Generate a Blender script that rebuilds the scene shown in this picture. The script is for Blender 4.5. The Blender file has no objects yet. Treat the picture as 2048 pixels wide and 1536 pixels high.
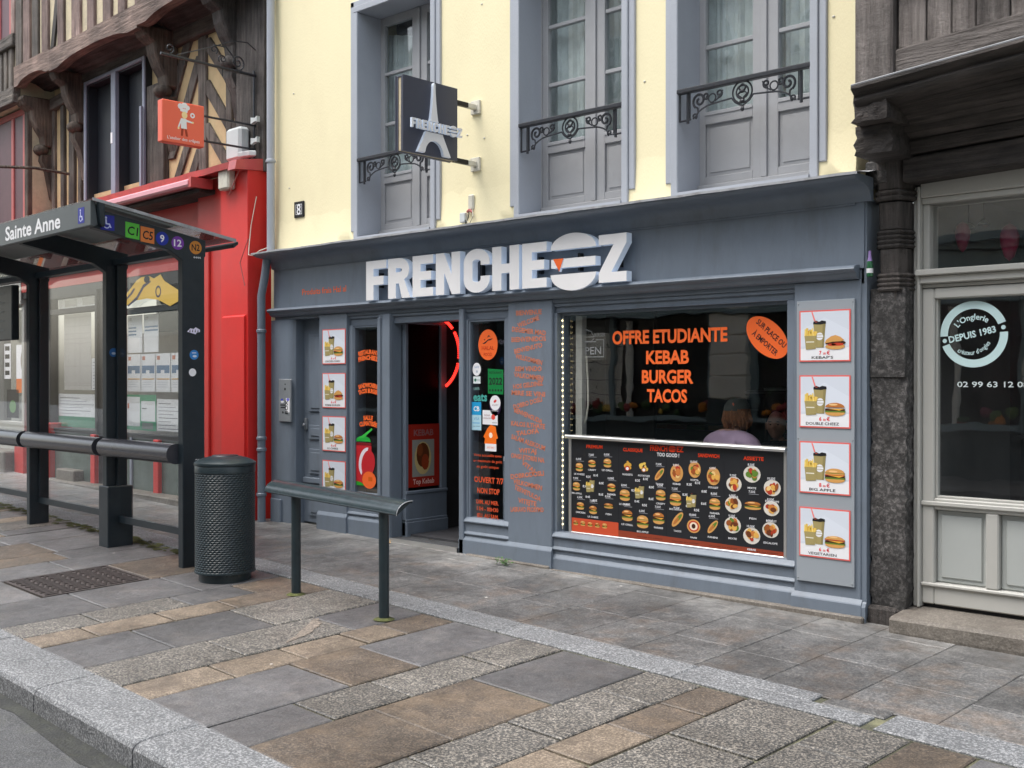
import bpy, bmesh, math, random
from math import sin, cos, pi, radians, sqrt, atan2
from mathutils import Vector, Matrix
S = bpy.context.scene
COL = S.collection
rnd = random.Random(7)

# ------------------------------------------------------------ camera, sky, sun, exposure
cam_d = bpy.data.cameras.new('camera')
cam_d.sensor_width = 36.0; cam_d.lens = 38.67; cam_d.clip_start = 0.05; cam_d.clip_end = 600
cam = bpy.data.objects.new('camera', cam_d); COL.objects.link(cam)
cam.location = (0.0, -6.906, 1.60)
cam.rotation_euler = (radians(90 - 0.208), 0, radians(42.70))
S.camera = cam
W = bpy.data.worlds.new('World'); S.world = W; W.use_nodes = True
wn = W.node_tree; wn.nodes.clear()
w_out = wn.nodes.new('ShaderNodeOutputWorld'); w_bg = wn.nodes.new('ShaderNodeBackground')
w_sky = wn.nodes.new('ShaderNodeTexSky'); w_sky.sky_type = 'NISHITA'; w_sky.sun_disc = False
SUN_EL, SUN_AZ = radians(66), radians(212)
w_sky.sun_elevation = SUN_EL; w_sky.sun_rotation = SUN_AZ; w_sky.air_density = 1.6; w_sky.dust_density = 3.5
w_hsv = wn.nodes.new('ShaderNodeHueSaturation'); w_hsv.inputs['Saturation'].default_value = 0.46
wn.links.new(w_sky.outputs[0], w_hsv.inputs['Color']); wn.links.new(w_hsv.outputs[0], w_bg.inputs[0])
w_bg.inputs[1].default_value = 0.15
wn.links.new(w_bg.outputs[0], w_out.inputs[0])
sun_d = bpy.data.lights.new('sun', 'SUN'); sun_d.energy = 1.0; sun_d.angle = radians(40); sun_d.color = (1, 0.97, 0.93)
sun = bpy.data.objects.new('sun', sun_d); COL.objects.link(sun)
sdir = Vector((sin(SUN_AZ) * cos(SUN_EL), cos(SUN_AZ) * cos(SUN_EL), sin(SUN_EL)))
sun.rotation_euler = sdir.to_track_quat('Z', 'Y').to_euler(); sun.location = sdir * 40
S.view_settings.view_transform = 'Standard'; S.view_settings.look = 'None'
S.view_settings.exposure = 1.22; S.view_settings.gamma = 1.0; S.view_settings.use_curve_mapping = False
S.render.engine = 'CYCLES'
S.cycles.max_bounces = 8; S.cycles.transparent_max_bounces = 16

# ------------------------------------------------------------ frames
GX0 = -3.254
def gz(x, y):                                   # the pavement falls along the street and towards the kerb
    return -0.01479 * (x - GX0) + 0.03673 * y
A27 = radians(-2.7)
def frame(ox, oy):
    c, s = cos(A27), sin(A27)
    return lambda p: (ox + c * p[0] - s * p[1], oy + s * p[0] + c * p[1], p[2])
FW = lambda p: p
FL = frame(-9.95, 0.0)                          # left-hand houses (u, v, z)
FS = frame(-8.361, -1.954)                      # bus shelter (u, v, z)
FK = frame(-4.1416, -3.9655)                    # kerb line (s, t, z)

# ------------------------------------------------------------ mesh builder
TXT = {}
def text_geo(body, bold=0.0, res=2):
    k = (body, bold, res)
    if k not in TXT:
        cu = bpy.data.curves.new('lettering', 'FONT'); cu.body = body; cu.size = 1.0
        cu.offset = bold; cu.resolution_u = res; cu.align_x = 'CENTER'
        ob = bpy.data.objects.new('lettering', cu); COL.objects.link(ob)
        dg = bpy.context.evaluated_depsgraph_get()
        me = bpy.data.meshes.new_from_object(ob.evaluated_get(dg))
        TXT[k] = ([tuple(v.co) for v in me.vertices], [tuple(p.vertices) for p in me.polygons])
        bpy.data.objects.remove(ob); bpy.data.curves.remove(cu); bpy.data.meshes.remove(me)
    return TXT[k]

class MB:
    def __init__(s, fr=FW, mat=None):
        s.v = []; s.f = []; s.m = []; s.mats = []; s.fr = fr; s.cur = mat
    def mi(s, mat):
        mat = mat or s.cur
        if mat not in s.mats: s.mats.append(mat)
        return s.mats.index(mat)
    def add(s, vs, fs, mat=None):
        b = len(s.v); k = s.mi(mat)
        s.v += [s.fr(p) for p in vs]
        s.f += [tuple(i + b for i in f) for f in fs]; s.m += [k] * len(fs)
        return s
    def box(s, x0, x1, y0, y1, z0, z1, mat=None):
        vs = [(x, y, z) for z in (z0, z1) for y in (y0, y1) for x in (x0, x1)]
        return s.add(vs, [(0, 2, 3, 1), (4, 5, 7, 6), (0, 1, 5, 4), (2, 6, 7, 3), (0, 4, 6, 2), (1, 3, 7, 5)], mat)
    def prism(s, ax, pts, d0, d1, mat=None):    # ax y: pts (x,z); ax x: pts (y,z); ax z: pts (x,y)
        P = {'y': lambda a, b, d: (a, d, b), 'x': lambda a, b, d: (d, a, b), 'z': lambda a, b, d: (a, b, d)}[ax]
        n = len(pts)
        vs = [P(a, b, d0) for a, b in pts] + [P(a, b, d1) for a, b in pts]
        fs = [tuple(range(n)), tuple(range(2 * n - 1, n - 1, -1))]
        fs += [(i, (i + 1) % n, n + (i + 1) % n, n + i) for i in range(n)]
        return s.add(vs, fs, mat)
    def flat(s, pts, mat=None):                  # one polygon from 3-D points
        return s.add(list(pts), [tuple(range(len(pts)))], mat)
    def tube(s, pts, r, n=8, mat=None, closed=False):
        P = [Vector(p) for p in pts]; N = len(P); vs = []; fs = []
        rr = r if isinstance(r, (list, tuple)) else [r] * N
        for i in range(N):
            if closed: t = P[(i + 1) % N] - P[i - 1]
            else: t = P[min(i + 1, N - 1)] - P[max(i - 1, 0)]
            if t.length < 1e-9: t = Vector((0, 0, 1))
            t.normalize()
            a = Vector((0, 0, 1)) if abs(t.z) < 0.9 else Vector((1, 0, 0))
            if abs(t.y) < 0.05 and abs(t.z) < 1: a = Vector((0, 1, 0))
            e = t.cross(a).normalized(); g = t.cross(e).normalized()
            for k in range(n):
                q = P[i] + e * rr[i] * cos(2 * pi * k / n) + g * rr[i] * sin(2 * pi * k / n)
                vs.append(tuple(q))
        M = N if closed else N - 1
        for i in range(M):
            j = (i + 1) % N
            for k in range(n):
                fs.append((i * n + k, i * n + (k + 1) % n, j * n + (k + 1) % n, j * n + k))
        if not closed:
            fs.append(tuple(range(n - 1, -1, -1))); fs.append(tuple((N - 1) * n + k for k in range(n)))
        return s.add(vs, fs, mat)
    def lathe(s, cx, cy, prof, n=20, mat=None):
        vs = []; fs = []
        for r, z in prof:
            for k in range(n): vs.append((cx + r * cos(2 * pi * k / n), cy + r * sin(2 * pi * k / n), z))
        for i in range(len(prof) - 1):
            for k in range(n):
                fs.append((i * n + k, i * n + (k + 1) % n, (i + 1) * n + (k + 1) % n, (i + 1) * n + k))
        fs.append(tuple(range(n - 1, -1, -1))); fs.append(tuple((len(prof) - 1) * n + k for k in range(n)))
        return s.add(vs, fs, mat)
    def ball(s, c, r, mat=None, nu=12, nv=8):
        rx, ry, rz = r if isinstance(r, (list, tuple)) else (r, r, r)
        vs = [(c[0], c[1], c[2] - rz)]; fs = []
        for i in range(1, nv):
            a = -pi / 2 + pi * i / nv
            for k in range(nu):
                b = 2 * pi * k / nu; vs.append((c[0] + rx * cos(a) * cos(b), c[1] + ry * cos(a) * sin(b), c[2] + rz * sin(a)))
        vs.append((c[0], c[1], c[2] + rz)); T = len(vs) - 1
        for k in range(nu):
            k2 = (k + 1) % nu
            fs.append((0, 1 + k2, 1 + k)); fs.append((T, T - nu + k, T - nu + k2))
            for i in range(nv - 2):
                a = 1 + i * nu; fs.append((a + k, a + k2, a + nu + k2, a + nu + k))
        return s.add(vs, fs, mat)
    # flat print: org + right*x + up*y + out*lift
    def plane(s, org, right, up, out):
        s.po = Vector(org); s.pr = Vector(right).normalized(); s.pu = Vector(up).normalized(); s.pn = Vector(out).normalized(); return s
    def P2(s, x, y, lift=0.0):
        return tuple(s.po + s.pr * x + s.pu * y + s.pn * lift)
    def poly(s, pts, mat=None, lift=0.0):
        return s.add([s.P2(x, y, lift) for x, y in pts], [tuple(range(len(pts)))], mat)
    def rect(s, x0, y0, x1, y1, mat=None, lift=0.0):
        return s.poly([(x0, y0), (x1, y0), (x1, y1), (x0, y1)], mat, lift)
    def disc(s, x, y, rx, ry=None, mat=None, lift=0.0, n=18, rot=0.0, a0=0.0, a1=2 * pi):
        ry = rx if ry is None else ry; pts = []
        m = n if a1 - a0 >= 2 * pi - 1e-6 else n + 1
        for i in range(m):
            a = a0 + (a1 - a0) * i / n; px, py = rx * cos(a), ry * sin(a)
            pts.append((x + px * cos(rot) - py * sin(rot), y + px * sin(rot) + py * cos(rot)))
        return s.poly(pts, mat, lift)
    def ring(s, x, y, r0, r1, mat=None, lift=0.0, n=40, a0=0.0, a1=2 * pi):
        vs = []; fs = []
        for i in range(n + 1):
            a = a0 + (a1 - a0) * i / n
            vs.append(s.P2(x + r0 * cos(a), y + r0 * sin(a), lift)); vs.append(s.P2(x + r1 * cos(a), y + r1 * sin(a), lift))
        for i in range(n): fs.append((2 * i, 2 * i + 1, 2 * i + 3, 2 * i + 2))
        return s.add(vs, fs, mat)
    def text(s, body, x, y, h, mat=None, lift=0.0, bold=0.0, sx=1.0, width=None, rot=0.0, arc=None, ext=0.0, res=2):
        vs, fs = text_geo(body, bold, res)
        if not vs: return s
        x0 = min(v[0] for v in vs); x1 = max(v[0] for v in vs); k = h / 0.72
        kx = k * sx if width is None else width / max(x1 - x0, 1e-6)
        xm = (x0 + x1) / 2; out = []
        for lv in ((lift,) if not ext else (lift, lift + ext)):
            for v in vs:
                a, b = (v[0] - xm) * kx, v[1] * k
                if arc:
                    th = a / abs(arc)
                    if arc > 0: a, b = (arc + b) * sin(th), (arc + b) * cos(th) - arc
                    else: a, b = (-arc - b) * sin(th), arc * -1 - (-arc - b) * cos(th)
                out.append(s.P2(x + a * cos(rot) - b * sin(rot), y + a * sin(rot) + b * cos(rot), lv))
        F = list(fs)
        if ext:
            n = len(vs); F = [tuple(i + n for i in f) for f in fs]
            cnt = {}
            for f in fs:
                for i in range(len(f)):
                    e = (f[i], f[(i + 1) % len(f)]); cnt[e] = 1
            for a, b in cnt:
                if (b, a) not in cnt: F.append((a, b, b + n, a + n))
        return s.add(out, F, mat)
    def build(s, name, parent=None, smooth=False, bevel=0.0, fix=True):
        if not s.v: return None
        root = parent
        while root is not None and root.parent is not None: root = root.parent
        off = Vector(root.location) if root is not None else Vector((0, 0, 0))
        me = bpy.data.meshes.new(name)
        me.from_pydata([tuple(Vector(p) - off) for p in s.v], [], s.f)
        for m in s.mats: me.materials.append(m)
        if len(s.mats) > 1: me.polygons.foreach_set('material_index', s.m)
        if fix:
            bm = bmesh.new(); bm.from_mesh(me); bmesh.ops.recalc_face_normals(bm, faces=bm.faces); bm.to_mesh(me); bm.free()
        if smooth:
            me.polygons.foreach_set('use_smooth', [True] * len(me.polygons))
            me.set_sharp_from_angle(angle=radians(40))
        me.update()
        o = bpy.data.objects.new(name, me); COL.objects.link(o)
        if parent is not None: o.parent = parent
        if bevel:
            b = o.modifiers.new('edge', 'BEVEL'); b.width = bevel; b.segments = 1; b.limit_method = 'ANGLE'; b.angle_limit = radians(50)
        return o

def thing(name, label, cat, loc, group=None):
    o = bpy.data.objects.new(name, None); COL.objects.link(o); o.location = loc; o.empty_display_size = 0.1
    o['label'] = label; o['category'] = cat
    if group: o['group'] = group
    return o
def tag(o, label, cat, group=None):
    o['label'] = label; o['category'] = cat
    if group: o['group'] = group
    return o
def base(o, loc):                                # move the origin of a one-mesh thing to its base
    loc = Vector(loc); o.data.transform(Matrix.Translation(-loc)); o.location = loc; return o
def struct(o):
    o['kind'] = 'structure'; return o
def dup(root, loc, label=None, name=None):
    r = root.copy(); COL.objects.link(r); r.location = loc
    if label: r['label'] = label
    for ch in list(root.children):
        c = ch.copy(); COL.objects.link(c); c.parent = r
        for g in ch.children:
            d = g.copy(); COL.objects.link(d); d.parent = c
    return r

# ------------------------------------------------------------ materials
def nodes(name):
    m = bpy.data.materials.new(name); m.use_nodes = True; nt = m.node_tree
    return m, nt, nt.nodes['Principled BSDF']
def mat(name, col, rough=0.6, var=0.12, scale=6.0, bump=0.0, bscale=60.0, metal=0.0, rand=0.0, stretch=None, spec=0.5, dirt=None, dirt_amt=0.5, dscale=3.0, coat=0.0):
    m, nt, b = nodes(name); N = nt.nodes.new; L = nt.links.new
    b.inputs['Roughness'].default_value = rough; b.inputs['Metallic'].default_value = metal
    b.inputs['Specular IOR Level'].default_value = spec
    if coat: b.inputs['Coat Weight'].default_value = coat
    g = N('ShaderNodeNewGeometry'); mp = N('ShaderNodeMapping'); L(g.outputs['Position'], mp.inputs['Vector'])
    if stretch: mp.inputs['Scale'].default_value = stretch
    n1 = N('ShaderNodeTexNoise'); n1.inputs['Scale'].default_value = scale; n1.inputs['Detail'].default_value = 6; n1.inputs['Roughness'].default_value = 0.65
    L(mp.outputs[0], n1.inputs['Vector'])
    mr = N('ShaderNodeMapRange'); mr.inputs['From Min'].default_value = 0.25; mr.inputs['From Max'].default_value = 0.75
    mr.inputs['To Min'].default_value = 1 - var; mr.inputs['To Max'].default_value = 1 + var; L(n1.outputs['Fac'], mr.inputs['Value'])
    val = mr.outputs[0]
    if rand:
        oi = N('ShaderNodeObjectInfo'); r2 = N('ShaderNodeMapRange'); r2.inputs['To Min'].default_value = 1 - rand; r2.inputs['To Max'].default_value = 1 + rand
        L(oi.outputs['Random'], r2.inputs['Value']); mu = N('ShaderNodeMath'); mu.operation = 'MULTIPLY'
        L(val, mu.inputs[0]); L(r2.outputs[0], mu.inputs[1]); val = mu.outputs[0]
    vm = N('ShaderNodeVectorMath'); vm.operation = 'SCALE'; vm.inputs[0].default_value = col[:3]; L(val, vm.inputs['Scale'])
    out = vm.outputs[0]
    if dirt:
        n2 = N('ShaderNodeTexNoise'); n2.inputs['Scale'].default_value = dscale; n2.inputs['Detail'].default_value = 8; n2.inputs['Roughness'].default_value = 0.7
        L(mp.outputs[0], n2.inputs['Vector'])
        m2 = N('ShaderNodeMapRange'); m2.inputs['From Min'].default_value = 0.5; m2.inputs['From Max'].default_value = 0.72; m2.inputs['To Max'].default_value = dirt_amt
        L(n2.outputs['Fac'], m2.inputs['Value'])
        mx = N('ShaderNodeMix'); mx.data_type = 'RGBA'; L(m2.outputs[0], mx.inputs['Factor']); L(out, mx.inputs['A']); mx.inputs['B'].default_value = (*dirt, 1)
        out = mx.outputs['Result']
    L(out, b.inputs['Base Color'])
    if bump:
        n3 = N('ShaderNodeTexNoise'); n3.inputs['Scale'].default_value = bscale; n3.inputs['Detail'].default_value = 5
        L(mp.outputs[0], n3.inputs['Vector'])
        bp = N('ShaderNodeBump'); bp.inputs['Strength'].default_value = bump; bp.inputs['Distance'].default_value = 0.02
        L(n3.outputs['Fac'], bp.inputs['Height']); L(bp.outputs[0], b.inputs['Normal'])
    return m
def stone(name, col, speck, amt=0.5, rand=0.15, rough=0.55, fine=170.0, stain=None, stain_amt=0.5, blot=0.25, spots=True, dust=None):
    """paving stone: mineral speckle, damp blotches, rusty stains, gum spots"""
    m, nt, b = nodes(name); N = nt.nodes.new; L = nt.links.new
    g = N('ShaderNodeNewGeometry'); P = g.outputs['Position']
    def noise(sc, det=5, ro=0.6):
        n = N('ShaderNodeTexNoise'); n.inputs['Scale'].default_value = sc; n.inputs['Detail'].default_value = det; n.inputs['Roughness'].default_value = ro
        L(P, n.inputs['Vector']); return n.outputs['Fac']
    def rng(v, a, c, d, e):
        r = N('ShaderNodeMapRange'); r.inputs['From Min'].default_value = a; r.inputs['From Max'].default_value = c; r.inputs['To Min'].default_value = d; r.inputs['To Max'].default_value = e
        L(v, r.inputs['Value']); return r.outputs[0]
    def mix(f, A, B):
        x = N('ShaderNodeMix'); x.data_type = 'RGBA'; L(f, x.inputs['Factor'])
        for s_, k in ((A, 'A'), (B, 'B')):
            if isinstance(s_, tuple): x.inputs[k].default_value = (*s_[:3], 1)
            else: L(s_, x.inputs[k])
        return x.outputs['Result']
    fn = noise(fine, 3, 0.75)
    c = mix(rng(fn, 0.47, 0.62, 0, amt), col, speck)
    if stain: c = mix(rng(noise(3.1, 7, 0.68), 0.5, 0.66, 0, stain_amt), c, stain)
    oi = N('ShaderNodeObjectInfo'); rv = rng(oi.outputs['Random'], 0, 1, 1 - rand, 1 + rand)
    bl = rng(noise(1.7, 8, 0.7), 0.3, 0.7, 1 - blot, 1 + blot)
    b2 = rng(noise(13, 7, 0.78), 0.3, 0.7, 1 - blot * .8, 1 + blot * .8); m0 = N('ShaderNodeMath'); m0.operation = 'MULTIPLY'; L(bl, m0.inputs[0]); L(b2, m0.inputs[1]); bl = m0.outputs[0]
    if dust:                                        # pale dust and dried splashes along the foot of the shopfronts
        sp = N('ShaderNodeSeparateXYZ'); L(P, sp.inputs[0]); ad = N('ShaderNodeMath'); ad.operation = 'MULTIPLY_ADD'; L(noise(2.6, 7, 0.7), ad.inputs[0]); ad.inputs[1].default_value = 1.5; L(sp.outputs[1], ad.inputs[2])
        c = mix(rng(ad.outputs[0], 0.1, 0.85, 0, 0.75), c, dust)
    mu = N('ShaderNodeMath'); mu.operation = 'MULTIPLY'; L(rv, mu.inputs[0]); L(bl, mu.inputs[1])
    vm = N('ShaderNodeVectorMath'); vm.operation = 'SCALE'; L(c, vm.inputs[0]); L(mu.outputs[0], vm.inputs['Scale']); c = vm.outputs[0]
    if spots:
        vo = N('ShaderNodeTexVoronoi'); vo.inputs['Scale'].default_value = 5.5; L(P, vo.inputs['Vector'])
        sep = N('ShaderNodeSeparateColor'); L(vo.outputs['Color'], sep.inputs[0])
        gate = rng(sep.outputs[0], 0.80, 0.81, 0, 1); near = rng(vo.outputs['Distance'], 0.05, 0.085, 1, 0)
        k = N('ShaderNodeMath'); k.operation = 'MULTIPLY'; L(gate, k.inputs[0]); L(near, k.inputs[1])
        pick = rng(sep.outputs[1], 0.24, 0.25, 0, 1)
        c = mix(k.outputs[0], c, mix(pick, (0.55, 0.53, 0.5), (0.045, 0.045, 0.045)))
    L(c, b.inputs['Base Color'])
    L(rng(noise(2.3, 6), 0.3, 0.7, rough - 0.14, rough + 0.14), b.inputs['Roughness'])
    bp = N('ShaderNodeBump'); bp.inputs['Strength'].default_value = 0.55; bp.inputs['Distance'].default_value = 0.006
    L(fn, bp.inputs['Height']); bp2 = N('ShaderNodeBump'); bp2.inputs['Strength'].default_value = 0.5; bp2.inputs['Distance'].default_value = 0.02
    L(noise(11, 4), bp2.inputs['Height']); L(bp.outputs[0], bp2.inputs['Normal']); L(bp2.outputs[0], b.inputs['Normal'])
    return m
def wood(name, dark, light, rough=0.8, scale=1.0, ax='z', grey=0.5):
    """weathered oak: long fibres along one axis, cracks"""
    m, nt, b = nodes(name); N = nt.nodes.new; L = nt.links.new
    g = N('ShaderNodeNewGeometry'); mp = N('ShaderNodeMapping'); L(g.outputs['Position'], mp.inputs['Vector'])
    mp.inputs['Scale'].default_value = {'z': (22, 22, 1.6), 'x': (1.6, 22, 22)}[ax]
    n = N('ShaderNodeTexNoise'); n.inputs['Scale'].default_value = scale; n.inputs['Detail'].default_value = 8; n.inputs['Roughness'].default_value = 0.7; L(mp.outputs[0], n.inputs['Vector'])
    n2 = N('ShaderNodeTexNoise'); n2.inputs['Scale'].default_value = 2.2; n2.inputs['Detail'].default_value = 6; L(g.outputs['Position'], n2.inputs['Vector'])
    cr = N('ShaderNodeValToRGB'); e = cr.color_ramp.elements; e[0].position = 0.32; e[0].color = (*dark, 1); e[1].position = 0.68; e[1].color = (*light, 1)
    L(n.outputs['Fac'], cr.inputs[0])
    oi = N('ShaderNodeObjectInfo'); r2 = N('ShaderNodeMapRange'); r2.inputs['To Min'].default_value = 0.75; r2.inputs['To Max'].default_value = 1.25; L(oi.outputs['Random'], r2.inputs['Value'])
    r3 = N('ShaderNodeMapRange'); r3.inputs['From Min'].default_value = 0.3; r3.inputs['From Max'].default_value = 0.7; r3.inputs['To Min'].default_value = 0.5; r3.inputs['To Max'].default_value = 1.5; L(n2.outputs['Fac'], r3.inputs['Value'])
    mu = N('ShaderNodeMath'); mu.operation = 'MULTIPLY'; L(r2.outputs[0], mu.inputs[0]); L(r3.outputs[0], mu.inputs[1])
    vm = N('ShaderNodeVectorMath'); vm.operation = 'SCALE'; L(cr.outputs[0], vm.inputs[0]); L(mu.outputs[0], vm.inputs['Scale'])
    L(vm.outputs[0], b.inputs['Base Color']); b.inputs['Roughness'].default_value = rough
    bp = N('ShaderNodeBump'); bp.inputs['Strength'].default_value = 1.0; bp.inputs['Distance'].default_value = 0.035; L(n.outputs['Fac'], bp.inputs['Height'])
    n5 = N('ShaderNodeTexNoise'); n5.inputs['Scale'].default_value = 9; n5.inputs['Detail'].default_value = 7; n5.inputs['Roughness'].default_value = 0.75; L(g.outputs['Position'], n5.inputs['Vector'])
    bq = N('ShaderNodeBump'); bq.inputs['Strength'].default_value = 0.7; bq.inputs['Distance'].default_value = 0.04; L(n5.outputs['Fac'], bq.inputs['Height']); L(bq.outputs[0], bp.inputs['Normal']); L(bp.outputs[0], b.inputs['Normal'])
    return m
def glass(name, tint=(1, 1, 1), f0=0.04, rough=0.0, wob=0.0):
    """clear pane: Schlick reflection over a tinted transparent body (same from both sides)"""
    m = bpy.data.materials.new(name); m.use_nodes = True; nt = m.node_tree; nt.nodes.clear(); N = nt.nodes.new; L = nt.links.new
    o = N('ShaderNodeOutputMaterial'); mx = N('ShaderNodeMixShader'); lw = N('ShaderNodeLayerWeight'); lw.inputs['Blend'].default_value = 0.5
    p = N('ShaderNodeMath'); p.operation = 'POWER'; p.inputs[1].default_value = 5.0; L(lw.outputs['Facing'], p.inputs[0])
    r = N('ShaderNodeMapRange'); r.inputs['To Min'].default_value = f0; r.inputs['To Max'].default_value = 1.0; L(p.outputs[0], r.inputs['Value'])
    t = N('ShaderNodeBsdfTransparent'); t.inputs[0].default_value = (*tint, 1); gl = N('ShaderNodeBsdfGlossy'); gl.inputs['Roughness'].default_value = rough
    L(r.outputs[0], mx.inputs[0]); L(t.outputs[0], mx.inputs[1]); L(gl.outputs[0], mx.inputs[2]); L(mx.outputs[0], o.inputs[0])
    if wob:
        g = N('ShaderNodeNewGeometry'); n = N('ShaderNodeTexNoise'); n.inputs['Scale'].default_value = 2.5; L(g.outputs['Position'], n.inputs['Vector'])
        bp = N('ShaderNodeBump'); bp.inputs['Strength'].default_value = wob; bp.inputs['Distance'].default_value = 0.05; L(n.outputs['Fac'], bp.inputs['Height']); L(bp.outputs[0], gl.inputs['Normal'])
    return m
def emit(name, col, st):
    m, nt, b = nodes(name); b.inputs['Base Color'].default_value = (*col, 1)
    b.inputs['Emission Color'].default_value = (*col, 1); b.inputs['Emission Strength'].default_value = st; return m
def flatc(name, col, rough=0.5, spec=0.3):
    m, nt, b = nodes(name); b.inputs['Base Color'].default_value = (*col, 1); b.inputs['Roughness'].default_value = rough; b.inputs['Specular IOR Level'].default_value = spec; return m

M = {}
M['paint'] = mat('grey_blue_paint', (0.160, 0.192, 0.235), 0.42, 0.08, 3.0, 0.07, 70, stretch=(3, 3, 0.8), dirt=(0.10, 0.11, 0.12), dirt_amt=0.45, dscale=1.6)
M['paint_up'] = mat('pale_grey_window_paint', (0.37, 0.395, 0.44), 0.5, 0.05, 4.0, 0.08, 70, dirt=(0.24, 0.24, 0.25), dirt_amt=0.3, dscale=2.0)
M['wood_up'] = mat('pale_grey_casement_paint', (0.345, 0.35, 0.362), 0.5, 0.05, 5.0, 0.05, 80, dirt=(0.24, 0.235, 0.235), dirt_amt=0.25)
M['cream'] = mat('cream_yellow_render', (0.84, 0.76, 0.50), 0.85, 0.015, 2.0, 0.12, 45, stretch=(2, 2, 0.9), dirt=(0.74, 0.65, 0.42), dirt_amt=0.4, dscale=0.8)
M['lead'] = mat('lead_flashing', (0.33, 0.34, 0.36), 0.55, 0.2, 5.0, 0.2, 20, dirt=(0.12, 0.10, 0.08), dirt_amt=0.6, dscale=9)
M['board'] = mat('light_grey_composite_sheet', (0.30, 0.33, 0.36), 0.35, 0.03, 2.0)
M['white_face'] = mat('white_acrylic', (0.80, 0.79, 0.79), 0.35, 0.02, 4.0)
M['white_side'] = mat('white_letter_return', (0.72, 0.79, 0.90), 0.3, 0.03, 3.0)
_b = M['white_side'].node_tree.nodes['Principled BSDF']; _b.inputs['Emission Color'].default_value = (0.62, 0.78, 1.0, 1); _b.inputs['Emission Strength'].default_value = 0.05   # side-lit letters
M['orange'] = flatc('orange_vinyl', (0.86, 0.14, 0.025), 0.55)
M['orange_dull'] = mat('orange_vinyl_on_grey', (0.55, 0.17, 0.09), 0.6, 0.2, 30)
M['black'] = mat('black_sheet', (0.014, 0.015, 0.018), 0.4, 0.2, 3.0)
M['ink'] = flatc('black_ink', (0.012, 0.012, 0.014))
M['kebab_wall'] = mat('dim_interior_wall', (0.08, 0.075, 0.075), 0.7, 0.4, 1.0)  # lighter copy of the interior wall, its dim light put into the colour
M['dark_room'] = mat('dark_interior_wall', (0.03, 0.028, 0.03), 0.7, 0.4, 1.0)  # darker copy of the interior wall, lack of light put into the colour
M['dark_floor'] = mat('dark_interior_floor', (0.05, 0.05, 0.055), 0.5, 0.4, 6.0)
M['mat_floor'] = mat('doormat', (0.055, 0.058, 0.062), 0.9, 0.4, 40, 0.4, 200)
M['white'] = flatc('white_print', (0.78, 0.78, 0.80)); M['paper'] = mat('white_paper', (0.88, 0.87, 0.90), 0.5, 0.03, 3.0)
M['alu'] = mat('brushed_aluminium', (0.72, 0.71, 0.69), 0.3, 0.05, 6.0, metal=0.85)
M['iron'] = mat('black_cast_iron', (0.018, 0.02, 0.026), 0.4, 0.3, 20, 0.15, 80)
M['green_iron'] = mat('dark_green_grey_street_paint', (0.015, 0.027, 0.033), 0.36, 0.2, 8.0, 0.08, 150, dirt=(0.05, 0.055, 0.055), dirt_amt=0.35, dscale=6)
M['rail_top'] = mat('worn_green_grey_rail_paint', (0.024, 0.038, 0.044), 0.24, 0.25, 9.0, 0.05, 150, dirt=(0.07, 0.078, 0.082), dirt_amt=0.35, dscale=14)
M['shelter'] = mat('anthracite_shelter_paint', (0.012, 0.020, 0.027), 0.4, 0.15, 8.0, 0.05, 150, dirt=(0.04, 0.045, 0.05), dirt_amt=0.3, dscale=5)
M['shelter_front'] = mat('grey_shelter_fascia', (0.07, 0.082, 0.088), 0.4, 0.12, 5.0, dirt=(0.13, 0.135, 0.135), dirt_amt=0.3, dscale=4)
M['tube'] = mat('grey_seat_tube_paint', (0.055, 0.056, 0.066), 0.25, 0.15, 8.0, metal=0.2)
M['red'] = mat('bright_red_paint', (0.66, 0.026, 0.022), 0.42, 0.06, 3.0, 0.06, 90, dirt=(0.50, 0.035, 0.03), dirt_amt=0.4, dscale=1.2)
M['red_dark'] = mat('faded_red_fascia_paint', (0.56, 0.040, 0.034), 0.45, 0.06, 3.0, dirt=(0.42, 0.04, 0.036), dirt_amt=0.4, dscale=2)
M['red_metal'] = mat('red_coated_flashing', (0.52, 0.075, 0.075), 0.3, 0.1, 5.0, dirt=(0.22, 0.05, 0.045), dirt_amt=0.5, dscale=6)
M['pink_metal'] = mat('sun_bleached_red_awning_case', (0.72, 0.33, 0.38), 0.35, 0.06, 5.0)
M['redwin'] = mat('dull_red_window_paint', (0.42, 0.11, 0.10), 0.6, 0.2, 6.0, dirt=(0.2, 0.1, 0.09), dirt_amt=0.4)
M['ochre'] = mat('ochre_lime_plaster', (0.56, 0.42, 0.235), 0.9, 0.14, 5.0, 0.4, 40, dirt=(0.36, 0.29, 0.19), dirt_amt=0.6, dscale=3)
M['ochre_up'] = mat('pale_lime_plaster', (0.56, 0.48, 0.33), 0.9, 0.18, 5.0, 0.4, 40, dirt=(0.36, 0.31, 0.25), dirt_amt=0.6, dscale=4)
M['oak'] = wood('weathered_grey_oak', (0.05, 0.042, 0.036), (0.175, 0.15, 0.13))
M['oakx'] = wood('weathered_grey_oak_beam', (0.05, 0.042, 0.036), (0.165, 0.14, 0.12), ax='x')
M['oak_red'] = wood('oak_with_old_red_paint', (0.12, 0.075, 0.066), (0.33, 0.235, 0.205))
M['oak_redx'] = wood('oak_beam_with_old_red_paint', (0.10, 0.066, 0.054), (0.33, 0.235, 0.195), ax='x')
M['oak_brown'] = wood('brown_carved_oak', (0.048, 0.038, 0.031), (0.175, 0.132, 0.102))
M['oak_dark'] = wood('blackened_oak', (0.024, 0.021, 0.019), (0.115, 0.10, 0.092))
M['oak_darkx'] = wood('blackened_oak_beam', (0.020, 0.017, 0.016), (0.105, 0.09, 0.082), ax='x')
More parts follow.
